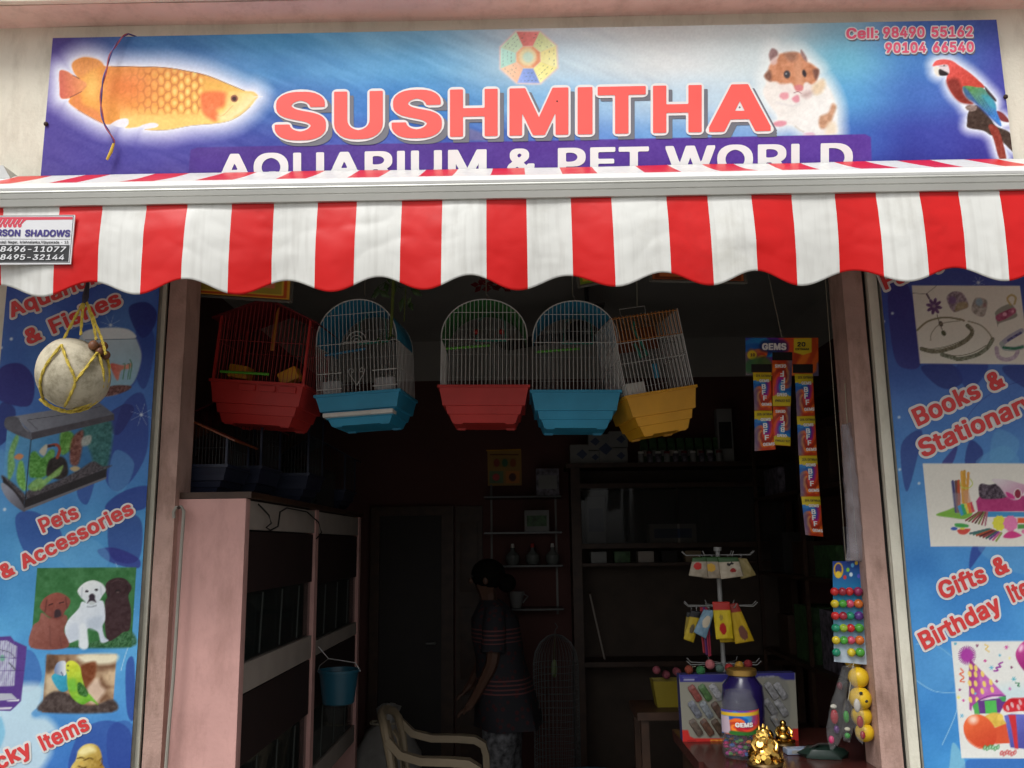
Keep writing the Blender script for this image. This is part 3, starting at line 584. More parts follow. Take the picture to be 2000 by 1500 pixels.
def two_tone(name, low, high, zsplit):
    m = bpy.data.materials.new(name); m.use_nodes = True; t = m.node_tree; b = t.nodes['Principled BSDF']
    b.inputs['Roughness'].default_value = 0.8
    g = t.nodes.new('ShaderNodeNewGeometry'); sx = t.nodes.new('ShaderNodeSeparateXYZ'); t.links.new(g.outputs['Position'], sx.inputs[0])
    gt = t.nodes.new('ShaderNodeMath'); gt.operation = 'GREATER_THAN'; gt.inputs[1].default_value = zsplit; t.links.new(sx.outputs['Z'], gt.inputs[0])
    n = t.nodes.new('ShaderNodeTexNoise'); n.inputs['Scale'].default_value = 2.2; n.inputs['Detail'].default_value = 6; t.links.new(g.outputs['Position'], n.inputs['Vector'])
    mx = t.nodes.new('ShaderNodeMix'); mx.data_type = 'RGBA'; mx.inputs['A'].default_value = (*low, 1); mx.inputs['B'].default_value = (*high, 1)
    t.links.new(gt.outputs[0], mx.inputs['Factor'])
    hs = t.nodes.new('ShaderNodeHueSaturation'); t.links.new(mx.outputs['Result'], hs.inputs['Color'])
    mr = t.nodes.new('ShaderNodeMapRange'); mr.inputs['To Min'].default_value = 0.8; mr.inputs['To Max'].default_value = 1.2; t.links.new(n.outputs['Fac'], mr.inputs['Value'])
    t.links.new(mr.outputs['Result'], hs.inputs['Value']); t.links.new(hs.outputs['Color'], b.inputs['Base Color'])
    return m
M_room = two_tone('room_paint', (0.11, 0.042, 0.035), (0.42, 0.40, 0.37), 2.72)

def structure(name, mb, m): return tag(mb.build(name, m), kind='structure')
RX0, RX1, RY1, RZ = -1.36, 1.75, 3.2, 3.0      # room: left wall, right wall, back wall, ceiling
structure('ground', MB().box((-60, -60, -0.35), (60, -0.62, -0.15)).box((-60, -0.62, -0.35), (60, 8, -0.16)), M_street)
structure('pavement', MB().box((-8, -0.9, -0.15), (8, 0.0, -0.002)), M_street)
structure('floor', MB().box((RX0, 0.0, -0.16), (RX1, RY1, 0.0)), M_floor)
structure('ceiling', MB().box((RX0 - 0.2, 0.122, RZ), (RX1 + 0.2, RY1 + 0.2, RZ + 0.12)), M_ceil)
structure('wall_back', MB().box((RX0 - 0.2, RY1, 0), (RX1 + 0.2, RY1 + 0.15, RZ)), M_room)
structure('wall_left', MB().box((RX0 - 0.15, 0.122, 0), (RX0, RY1, RZ)), M_room)
structure('wall_right', MB().box((RX1, 0.122, 0), (RX1 + 0.15, RY1, RZ)), M_room)

# the shop front
front = thing('shop_building', 'cream plastered shop front with pink ledge and wide dark doorway', 'building')
OX0, OX1, OZ = -1.100, 1.048, 2.62
MB().box((-5, 0, OZ), (5, 0.12, 3.401)).build('upper_wall', M_cream, front)
MB().box((-5, 0.001, -0.1), (-1.168, 0.12, OZ)).build('wall_pier', M_cream, front)
MB().box((1.127, 0.001, -0.1), (5, 0.12, OZ)).build('wall_pier', M_cream, front)
# joint strips set back between pier and jamb
MB().box((-1.168, 0.012, 0), (-1.157, 0.12, OZ)).build('joint', M_black, front)
MB().box((1.114, 0.012, 0), (1.127, 0.12, OZ)).build('joint', M_black, front)
def wobbly_post(x0, x1, y0, y1, z0, z1, amp, seed):
    n = 60; rings = []; q = np.arange(n + 1.0)
    n1 = vnoise(q, q * 0 + seed, 7, seed, 3) - 0.5; n2 = vnoise(q, q * 0 + seed + 9, 6, seed + 3, 3) - 0.5
    for i in range(n + 1):
        z = z0 + (z1 - z0) * i / n; a = amp * n1[i]; b = amp * n2[i]; c = 0
        rings.append([(x0 + a, y0 + c, z), (x1 + b, y0 + c, z), (x1 + b * 0.5, y1, z), (x0 + a, y1, z)])
    return MB().loft(rings)
wobbly_post(-1.157, OX0, -0.004, 0.12, 0, OZ, 0.004, 1).build('door_jamb', M_pinkw, front, smooth=True)
wobbly_post(OX1, 1.113, -0.004, 0.12, 0, OZ, 0.005, 2).build('door_jamb', M_pinkw, front, smooth=True)
wobbly_post(1.1275, 1.158, -0.012, 0.05, 0, OZ, 0.003, 3).build('edge_strip', M_cream, front, smooth=True)
# ledge over the sign: pink underside, cream nose
n = 60; rings = []
for i in range(n + 1):
    x = -5 + 10 * i / n; w = 0.004 * math.sin(x * 3.1) + 0.003 * math.sin(x * 7.7)
    rings.append([(x, 0.0, 3.40 + w * 0.5), (x, -0.015, 3.404 + w * 0.5), (x, -0.120 + w, 3.405 + w), (x, -0.120 + w, 3.55), (x, 0.12, 3.55), (x, 0.12, 3.403)])
MB().loft(rings).build('ledge', M_ledge, front)
MB().box((-5, -0.150, 3.403), (5, -0.128, 3.55)).build('ledge_nose', M_cream, front, bevel=0.004)
MB().box((-5, 0.0, 3.55), (5, 0.12, 6.2)).build('upper_storey', M_cream, front)

# ================================================================ main sign
Y_SIGN = -0.03
def sp(x, y, d=0.0): return PY(x, y, Y_SIGN) + Vector((0, -d, 0))
BGX = [85, 300, 550, 800, 1050, 1300, 1500, 1650, 1800, 1980]
BGY = [55, 130, 200, 280, 345]
BG = np.array([
 [(85,68,140),(70,125,182),(80,155,205),(125,182,215),(204,217,224),(222,228,226),(214,226,226),(150,195,215),(70,108,180),(60,72,150)],
 [(80,65,150),(92,128,192),(68,135,192),(98,168,216),(188,214,228),(226,232,232),(214,228,230),(118,188,215),(74,128,196),(65,70,155)],
 [(78,65,150),(80,88,180),(64,110,182),(58,130,202),(128,180,222),(188,214,232),(198,220,232),(94,164,215),(70,110,188),(70,70,160)],
 [(75,62,146),(72,66,156),(64,76,166),(58,84,174),(74,112,192),(108,160,216),(128,170,222),(70,112,192),(64,74,166),(70,66,160)],
 [(72,60,140),(75,60,146),(70,60,150),(64,64,156),(68,78,166),(70,90,176),(72,96,180),(64,84,172),(60,62,154),(66,60,152)]], float)
def paint_sign(p):
    x = np.clip(p.x, BGX[0], BGX[-1]); y = np.clip(p.y + (p.x - 1000) * 0.018, BGY[0], BGY[-1])
    i = np.clip(np.searchsorted(BGX, x) - 1, 0, len(BGX) - 2); j = np.clip(np.searchsorted(BGY, y) - 1, 0, len(BGY) - 2)
    bx = np.array(BGX, float); by = np.array(BGY, float)
    u = (x - bx[i]) / (bx[i + 1] - bx[i]); v = (y - by[j]) / (by[j + 1] - by[j])
    u = (u * u * (3 - 2 * u))[:, None]; v = (v * v * (3 - 2 * v))[:, None]
    p.C = (BG[j, i] * (1 - u) + BG[j, i + 1] * u) * (1 - v) + (BG[j + 1, i] * (1 - u) + BG[j + 1, i + 1] * u) * v
    # under-water streaks running down to the right
    a = rad(24); q = p.x * math.cos(a) + p.y * math.sin(a); r = -p.x * math.sin(a) + p.y * math.cos(a)
    st = vnoise(q / 7, r, 11, 5, 3) - 0.5
    p.C += (st * 34 * np.clip(1.2 - np.abs(p.x - 700) / 700, 0.15, 1))[:, None] * np.array([1, 1, 0.8])
    p.C += ((vnoise(p.x, p.y, 160, 9, 2) - 0.5) * 20)[:, None]
    # faint beam between the letters
    p.fill([(860, 240), (905, 246), (985, 275), (905, 275)], (150, 120, 140), 6, 0.5, sm=False)
    # ---- arowana
    T = p.at(100, 80, 0.21)
    fish = [(75, 300), (95, 272), (150, 285), (205, 320), (250, 345), (215, 300), (192, 240), (205, 195), (260, 162), (330, 150), (420, 168), (465, 195), (500, 232), (560, 235), (800, 238), (1050, 245), (1250, 275), (1450, 320), (1650, 400), (1800, 462), (1880, 472), (1925, 515), (1900, 545), (1850, 610), (1740, 700), (1600, 755), (1450, 775), (1300, 785), (1080, 825), (870, 825), (980, 800), (990, 775), (930, 765), (800, 800), (690, 808), (718, 770), (700, 728), (620, 735), (560, 770), (500, 772), (380, 715), (250, 640), (180, 590), (160, 560), (170, 535), (90, 530), (78, 420)]
    T.glow(fish, (240, 244, 255), 40, 1.0, 1.1)
    def fishcol(x, y):
        cx = (x - 100) / 0.21; cy = (y - 80) / 0.21
        t = np.clip((cx - 300) / 1500, 0, 1)[:, None]
        c = np.array([240, 156, 66.]) * (1 - t) + np.array([246, 196, 96.]) * t
        o = np.exp(-((cx - 700) / 260) ** 2 - ((cy - 420) / 190) ** 2)[:, None]
        c = c * (1 - 0.75 * o) + np.array([236, 124, 62.]) * 0.75 * o
        yl = np.exp(-((cx - 380) / 90) ** 2 - ((cy - 440) / 160) ** 2)[:, None]; c = c * (1 - 0.6 * yl) + np.array([250, 222, 120.]) * 0.6 * yl
        top = np.clip((330 - cy + (cx - 900) * 0.12) / 130, 0, 1)[:, None] * (cx > 480)[:, None]
        c = c * (1 - 0.5 * top) + np.array([226, 132, 78.]) * 0.5 * top
        bel = np.clip((cy - 610) / 120, 0, 1)[:, None] * ((cx > 640) & (cx < 1700))[:, None]; c = c * (1 - 0.7 * bel) + np.array([252, 226, 136.]) * 0.7 * bel
        # scales
        w = np.clip((cx - 640) / 260, 0, 1) * np.clip((1440 - cx) / 60, 0, 1) * np.clip((cy - 235) / 60, 0, 1) * np.clip((700 - cy) / 60, 0, 1)
        cx = cx + 16 * (vnoise(x, y, 9, 31, 2) - 0.5); cy = cy + 26 * (vnoise(x, y, 11, 41, 2) - 0.5); row = np.floor(cx / 62.0); sx_ = cx / 62.0 - row - 0.5; vy = cy / 104.0 + 0.5 * (row % 2); sy_ = vy - np.floor(vy) - 0.5
        dd = np.sqrt((sx_ * 0.95) ** 2 + (sy_ * 1.0) ** 2)
        edge = np.clip((dd - 0.40) / 0.10, 0, 1) * w
        lt = np.clip((0.34 - dd) / 0.2, 0, 1) * w * np.clip((cx - 900) / 300, 0, 1)
        c = c * (1 - 0.6 * edge[:, None]) + np.array([196, 104, 50.]) * 0.6 * edge[:, None]
        c = c * (1 - 0.7 * lt[:, None]) + np.array([252, 238, 150.]) * 0.7 * lt[:, None]
        return c + ((vnoise(x, y, 4, 3, 2) - 0.5) * 16)[:, None]
    T.fill(fish, fishcol, 2.2)
    T.fill([(75, 300), (95, 272), (150, 285), (205, 320), (250, 345), (330, 400), (290, 470), (200, 520), (90, 530), (78, 420)], lg((206, 92, 84), (118, 170), (236, 150, 96), (160, 165), 12, 5), 3, 0.85)
    T.fill([(200, 240), (205, 195), (260, 162), (330, 150), (420, 168), (480, 215), (380, 260), (300, 330), (250, 320)], nzc((232, 150, 92), 16, 5), 8, 0.5)
    T.fill([(180, 560), (260, 500), (300, 590), (430, 650), (490, 765), (380, 715), (250, 640)], nzc((226, 128, 84), 14, 5), 8, 0.55)
    for i in range(5): T.line([(255 + 45 * i, 165 + 3 * i), (285 + 30 * i, 300)], 0.8, (214, 128, 80), 0.5, False)
    T.line([(205, 320), (262, 350)], 1.6, (90, 50, 40), 0.9, False).line([(175, 525), (280, 472)], 1.4, (110, 60, 45), 0.8, False)
    T.fill([(1390, 500), (1470, 470), (1580, 470), (1640, 500), (1610, 600), (1540, 640), (1560, 690), (1530, 745), (1450, 710), (1400, 640)], nzc((240, 116, 62), 16, 6), 8, 0.9)
    T.fill([(1640, 470), (1800, 470), (1880, 490), (1900, 540), (1760, 680), (1600, 750), (1540, 700), (1620, 620)], lg((250, 206, 110), (440, 180), (252, 240, 190), (470, 215), 10, 5), 9, 0.8)
    T.fill([(560, 770), (640, 728), (705, 722), (720, 760), (690, 800), (620, 800)], (240, 240, 246), 2).fill([(830, 790), (920, 762), (985, 770), (980, 800), (880, 815)], (240, 240, 246), 2)
    T.ell(1703, 535, 34, 34, (150, 90, 70)).ell(1702, 537, 20, 20, (60, 28, 26)).line([(1545, 690), (1600, 690), (1690, 600)], 1, (214, 150, 90), 0.7)
    T.line([(560, 236), (800, 240), (1050, 247), (1250, 277), (1450, 322), (1650, 402), (1800, 464)], 1.1, (96, 66, 40), 0.8)
    T.line([(500, 775), (380, 718), (250, 643)], 1, (110, 66, 50), 0.7).line([(1850, 612), (1740, 702), (1600, 757), (1300, 787), (1080, 827), (870, 826)], 0.9, (150, 120, 70), 0.7)
    T.line([(1890, 520), (1965, 518)], 0.9, (250, 250, 250), 0.9, False)
    # ---- eight-sided chart
    T = p.at(960, 50, 0.08)
    cx, cy = 885, 770
    oc = [(590, 120), (1190, 120), (1610, 480), (1640, 1040), (1200, 1440), (610, 1430), (190, 1060), (190, 520)]
    T.fill(oc, (240, 214, 206), 4, 0.95, sm=False)
    cols = [(232, 130, 124), (220, 234, 170), (244, 236, 160), (246, 240, 150), (130, 160, 226), (248, 196, 160), (176, 226, 210), (200, 230, 196)]
    for k in range(8):
        a, b = oc[k], oc[(k + 1) % 8]
        def sh(q, s): return (cx + (q[0] - cx) * s, cy + (q[1] - cy) * s)
        T.fill([sh(a, 0.95), sh(b, 0.95), sh(b, 0.42), sh(a, 0.42)], lg(cols[k], tuple(T.tp([sh(a, 0.5)])[0]), tuple(min(255, c + 26) for c in cols[k]), tuple(T.tp([sh(b, 0.9)])[0]), 6, 5), 2, 0.95, sm=False)
        for r_, n_ in ((0.86, 5), (0.72, 4), (0.58, 3)):
            for q in range(n_):
                t = (q + 0.7) / (n_ + 0.6); m0 = sh((a[0] * (1 - t) + b[0] * t, a[1] * (1 - t) + b[1] * t), r_)
                d = ((b[0] - a[0]) * 0.05, (b[1] - a[1]) * 0.05)
                if _hash(np.float64(k * 7 + q), np.float64(r_ * 10), 3) > 0.25: T.line([m0, (m0[0] + d[0], m0[1] + d[1])], 1.0, (70, 84, 90), 0.5, False)
    T.fill([sh(q, 0.40) for q in oc], (246, 190, 140), 3, 0.95, sm=False)
    T.fill([sh(oc[1], 0.40), sh(oc[2], 0.40), sh(oc[3], 0.40), sh(oc[4], 0.40), sh(oc[4], 0.28), sh(oc[3], 0.28), sh(oc[2], 0.28), sh(oc[1], 0.28)], (236, 150, 110), 2, 0.8, sm=False)
    T.ell(cx, cy - 10, 210, 220, (240, 224, 176), f=6).ell(cx + 10, cy, 130, 130, (206, 232, 212), f=5)
    # ---- hamster
    T = p.at(1460, 80, 220 / 1650)
    body = [(250, 520), (320, 360), (320, 190), (370, 110), (430, 150), (520, 180), (640, 165), (760, 170), (860, 250), (960, 340), (1045, 430), (1040, 520), (1130, 600), (1230, 760), (1300, 960), (1310, 1200), (1290, 1370), (950, 1400), (800, 1330), (700, 1260), (600, 1230), (400, 1250), (380, 1200), (440, 1150), (420, 1060), (330, 950), (250, 820), (230, 720), (270, 620)]
    T.glow(body, (236, 242, 240), 26, 0.9, 0.9)
    T.fill(body, lg((236, 230, 222), (1500, 160), (238, 240, 236), (1600, 250), 10, 10), 4)
    T.fill([(250, 500), (300, 440), (330, 350), (440, 250), (470, 195), (560, 175), (700, 165), (800, 200), (870, 300), (960, 350), (1045, 430), (1030, 520), (1000, 600), (930, 640), (870, 610), (820, 640), (800, 720), (700, 700), (640, 620), (500, 655), (430, 600), (330, 590), (270, 550)], nzc((204, 140, 104), 26, 9, 4), 5)
    T.fill([(540, 190), (640, 165), (730, 190), (700, 290), (610, 290)], nzc((150, 110, 92), 20, 5), 9, 0.75).fill([(250, 510), (310, 430), (350, 480), (340, 590), (280, 560)], nzc((110, 76, 66), 24, 5), 6, 0.8)
    T.fill([(960, 420), (1045, 420), (1035, 520), (1000, 570), (970, 500)], nzc((104, 72, 66), 24, 5), 5, 0.8)
    T.fill([(315, 190), (360, 110), (430, 140), (440, 210), (360, 280), (330, 280)], nzc((150, 118, 116), 20, 5), 4).fill([(780, 180), (790, 130), (860, 230), (870, 300), (820, 260)], nzc((156, 124, 120), 20, 5), 4)
    T.fill([(340, 290), (420, 230), (430, 320), (370, 350)], (226, 196, 190), 5, 0.8)
    T.fill([(690, 300), (760, 280), (800, 430), (810, 640), (720, 660), (700, 500)], (222, 166, 132), 9, 0.6)
    T.fill([(430, 640), (560, 630), (680, 680), (740, 760), (820, 680), (860, 610), (960, 690), (880, 770), (740, 790), (560, 750)], (234, 224, 218), 6, 0.9)
    T.fill([(690, 660), (760, 640), (815, 670), (800, 725), (740, 740), (695, 710)], (212, 130, 132), 4).line([(680, 760), (740, 745), (790, 770)], 1.2, (130, 66, 72), 0.8)
    T.ell(578, 490, 48, 58, (66, 62, 66), f=3).ell(832, 475, 30, 55, (58, 50, 54), -15, f=3).ell(566, 480, 14, 14, (150, 155, 160), f=2)
    T.fill([(470, 800), (500, 760), (590, 760), (600, 830), (540, 860), (490, 840)], (226, 158, 166), 4).fill([(650, 850), (700, 800), (750, 800), (760, 880), (700, 900)], (224, 152, 164), 4)
    T.fill([(790, 790), (860, 740), (960, 740), (900, 830), (820, 830)], (176, 140, 136), 9, 0.6).fill([(950, 660), (1100, 560), (1140, 640), (1080, 760), (980, 780)], nzc((222, 196, 158), 16, 6), 8, 0.8)
    T.fill([(1050, 1250), (1060, 1110), (1180, 1050), (1240, 920), (1300, 960), (1260, 1090), (1210, 1220), (1120, 1290)], nzc((190, 136, 100), 26, 6), 6, 0.85).fill([(1180, 1200), (1280, 1200), (1290, 1350), (1140, 1360)], (232, 218, 190), 8, 0.8)
    T.fill([(370, 1210), (460, 1170), (560, 1180), (560, 1225), (480, 1255), (400, 1245)], (222, 150, 164), 4).fill([(820, 1370), (900, 1340), (970, 1350), (980, 1390)], (214, 168, 190), 4, 0.8)
    T.line([(430, 900), (640, 950), (760, 920)], 3, (206, 204, 204), 0.5, f=6).line([(700, 1250), (760, 1300), (820, 1330)], 2, (170, 160, 140), 0.5, f=4)
    # ---- macaw on a stump
    T = p.at(1800, 100, 200 / 1364)
    bird = [(150, 180), (190, 130), (280, 108), (400, 125), (500, 190), (620, 270), (740, 370), (840, 470), (990, 640), (1000, 800), (1150, 900), (1170, 960), (1060, 1000), (1100, 1060), (1190, 1100), (1230, 1330), (1100, 1260), (1130, 1430), (1040, 1430), (960, 1200), (920, 1130), (820, 1060), (620, 1020), (610, 940), (630, 820), (580, 770), (520, 680), (400, 560), (330, 400), (330, 330), (240, 330), (170, 290), (160, 210)]
    T.glow(bird, (236, 244, 255), 21, 1.0, 1.1)
    T.fill([(620, 820), (700, 720), (800, 760), (920, 900), (1000, 1000), (1190, 1100), (1230, 1340), (1090, 1220), (1000, 1130), (920, 1120), (820, 1060), (620, 1020), (605, 945)], nzc((70, 54, 46), 26, 5), 2)
    T.fill([(890, 1000), (960, 980), (1040, 1080), (1130, 1430), (1035, 1430), (960, 1180)], nzc((146, 62, 50), 22, 4), 2).fill([(1000, 800), (1090, 830), (1170, 940), (1050, 920)], (132, 56, 56), 2)
    T.fill([(150, 180), (190, 130), (280, 108), (400, 125), (500, 190), (620, 270), (740, 370), (840, 480), (720, 500), (600, 470), (540, 520), (600, 640), (690, 700), (520, 680), (400, 560), (330, 400), (350, 250), (250, 190), (160, 200)], lg((240, 100, 94), (1830, 125), (196, 70, 56), (1885, 190), 14, 4), 2)
    T.fill([(335, 400), (480, 370), (560, 540), (690, 700), (520, 680), (400, 560)], nzc((118, 46, 38), 18, 5), 8, 0.75).fill([(840, 470), (900, 530), (990, 640), (980, 670), (880, 580)], (70, 56, 56), 2)
    T.fill([(545, 490), (600, 460), (740, 480), (820, 490), (900, 590), (980, 690), (1000, 800), (1060, 960), (1050, 1000), (940, 900), (800, 760), (690, 670), (610, 620)], lg((96, 150, 84), (1895, 172), (66, 130, 206), (1935, 230), 20, 4), 2)
    T.fill([(550, 480), (620, 520), (760, 700), (1040, 990), (900, 880), (700, 690), (590, 600)], nzc((60, 92, 170), 16, 4), 5, 0.75).fill([(800, 590), (930, 620), (995, 760), (920, 740)], (70, 170, 190), 6, 0.7)
    for i in range(4): T.line([(640 + 60 * i, 560 + 20 * i), (760 + 70 * i, 720 + 50 * i)], 0.7, (36, 60, 100), 0.5, False)
    T.fill([(235, 190), (340, 180), (370, 250), (360, 300), (290, 260), (240, 240)], (232, 220, 224), 2).fill([(165, 215), (220, 205), (240, 250), (235, 340), (180, 300)], (240, 236, 222), 2)
    T.fill([(235, 240), (300, 262), (355, 295), (330, 325), (240, 320)], (48, 40, 42), 2).line([(250, 200), (330, 195)], 0.8, (150, 130, 130), 0.8, False).ell(300, 192, 9, 8, (60, 40, 40))
    T.fill([(580, 750), (640, 715), (730, 730), (720, 790), (640, 800)], nzc((150, 130, 122), 30, 3), 2)
    # ---- purple bar
    p.at(0, 0, 1)
    bar = [(372, 293), (385, 288), (1690, 262), (1701, 268), (1706, 420), (360, 440)]
    p.fill(bar, lg((74, 44, 138), (400, 300), (92, 58, 152), (1700, 300), 6, 40), 1.8, 1, sm=False)
    p.C += ((vnoise(p.x, p.y, 3.2, 17, 2) - 0.5) * 14)[:, None]
sign = thing('shop_sign', 'long blue printed sign board reading SUSHMITHA above the striped awning', 'sign')
SX0, SX1, SZ0, SZ1 = -1.603, 1.634, 2.70, 3.341
M_signprint = print_mat('sign_vinyl', 0.42, 0.0, ribs=0.12, rib_scale=95.0, warp=0.2)
MB().box((SX0, Y_SIGN + 0.003, SZ0), (SX1, -0.002, SZ1)).build('board', M_steel, sign)
print_sheet('printed_face', sign, SX0, SX1, SZ0, SZ1, Y_SIGN, 0.0031, paint_sign, M_signprint)
M_white_ink = mat('white_ink', (0.80, 0.79, 0.78), 0.5, var=0.04)
M_red_ink = mat('red_ink', S(255, 92, 84), 0.5, var=0.06)
M_grey_ink = mat('grey_ink', S(110, 112, 122), 0.5, var=0.06)
M_pink_ink = mat('pink_ink', S(232, 92, 124), 0.5, var=0.05)
big = [('S', 537, 637), ('U', 653, 748), ('S', 765, 863), ('H', 879, 972), ('M', 995, 1110), ('I', 1128, 1157), ('T', 1167, 1261), ('H', 1275, 1370), ('A', 1384, 1505)]
FINE[0] = 0.008
def bl(x): return 276 - (x - 537) * (18.0 / 968)
bigi = [(c, (a, bl(a)), (b, bl(b)), (0, -95)) for c, a, b in big]
lettering(sign, M_grey_ink, lambda x, y: sp(x, y, 0.0012), bigi, 0.045, shift=(9, 9))
lettering(sign, M_white_ink, lambda x, y: sp(x, y, 0.0026), bigi, 0.052)
lettering(sign, M_red_ink, lambda x, y: sp(x, y, 0.0040), bigi, 0.03)
_GL.clear(); _GM.clear(); FINE[0] = 0.018
def tb(x): return 300 - (x - 425) * (22.0 / 1241) + 58
for w, a, b in (('AQUARIUM', 425, 951), ('&', 990, 1047), ('PET', 1089, 1268), ('WORLD', 1299, 1666)):
    lettering(sign, M_white_ink, lambda x, y: sp(x, y, 0.0012), [(w, (a, tb(a)), (b, tb(b)), (0, -58))], 0.026)
celli = [('Cell:', (1652, 77), (1714, 76), (0, -21)), ('98490 55162', (1724, 75), (1899, 73), (0, -21)), ('90104 66540', (1728, 105), (1901, 103), (0, -21))]
for it in celli:
    lettering(sign, M_grey_ink, lambda x, y: sp(x, y, 0.0012), [it], 0.055, shift=(3, 3))
    lettering(sign, M_white_ink, lambda x, y: sp(x, y, 0.0024), [it], 0.09)
    lettering(sign, M_pink_ink, lambda x, y: sp(x, y, 0.0038), [it], 0.03)
M_rust = mat('rusty_nail', (0.05, 0.03, 0.025), 0.7, 0.4)
for (x, y) in ((91, 243), (1963, 190), (1088, 199)):
    r = 0.008 if x != 1088 else 0.003
    MB().ball(sp(x, y, 0.004), r, 10, 6, (1, 0.7, 1)).build('nail', M_rust, sign, True)

# wire hanging over the sign
M_wire = mat('purple_wire_sheath', S(78, 66, 140), 0.4, var=0.5, scale=60)
M_wirer = mat('red_wire_sheath', S(170, 80, 90), 0.4, var=0.3, scale=60)
M_tip = mat('yellow_tape', S(214, 180, 60), 0.5)
wire = thing('hanging_wire', 'thin purple and red twisted wire with yellow taped end hanging over the fish', 'wire')
wp = smooth_poly([(250, 66), (238, 73), (225, 90), (215, 108), (208, 135), (201, 160), (197, 190), (198, 215), (203, 240), (213, 258), (221, 272), (222, 282)], 4, False)
def wpt(i, ph):
    x, y = wp[i]; a = i * 0.55 + ph
    base = PY(x, y, Y_SIGN - 0.012 - 0.03 * math.sin(math.pi * min(1, i / (len(wp) - 1)) * 0.9))
    return base + Vector((0.0022 * math.cos(a), 0.0022 * math.sin(a), 0))
wtop = [Vector((wpt(0, 0).x + 0.01, -0.005, wpt(0, 0).z + 0.012))]
MB().tube(wtop + [wpt(i, 0) for i in range(len(wp))], 0.0023, 6).build('strand', M_wire, wire, True)
MB().tube(wtop + [wpt(i, math.pi) for i in range(len(wp))], 0.0022, 6).build('strand', M_wirer, wire, True)
e = wpt(len(wp) - 1, 0)
MB().tube([e + Vector((0, 0, 0.004)), PY(217, 296, e.y), PY(209, 312, e.y)], [0.004, 0.0055, 0.004], 7).build('taped_end', M_tip, wire, True)

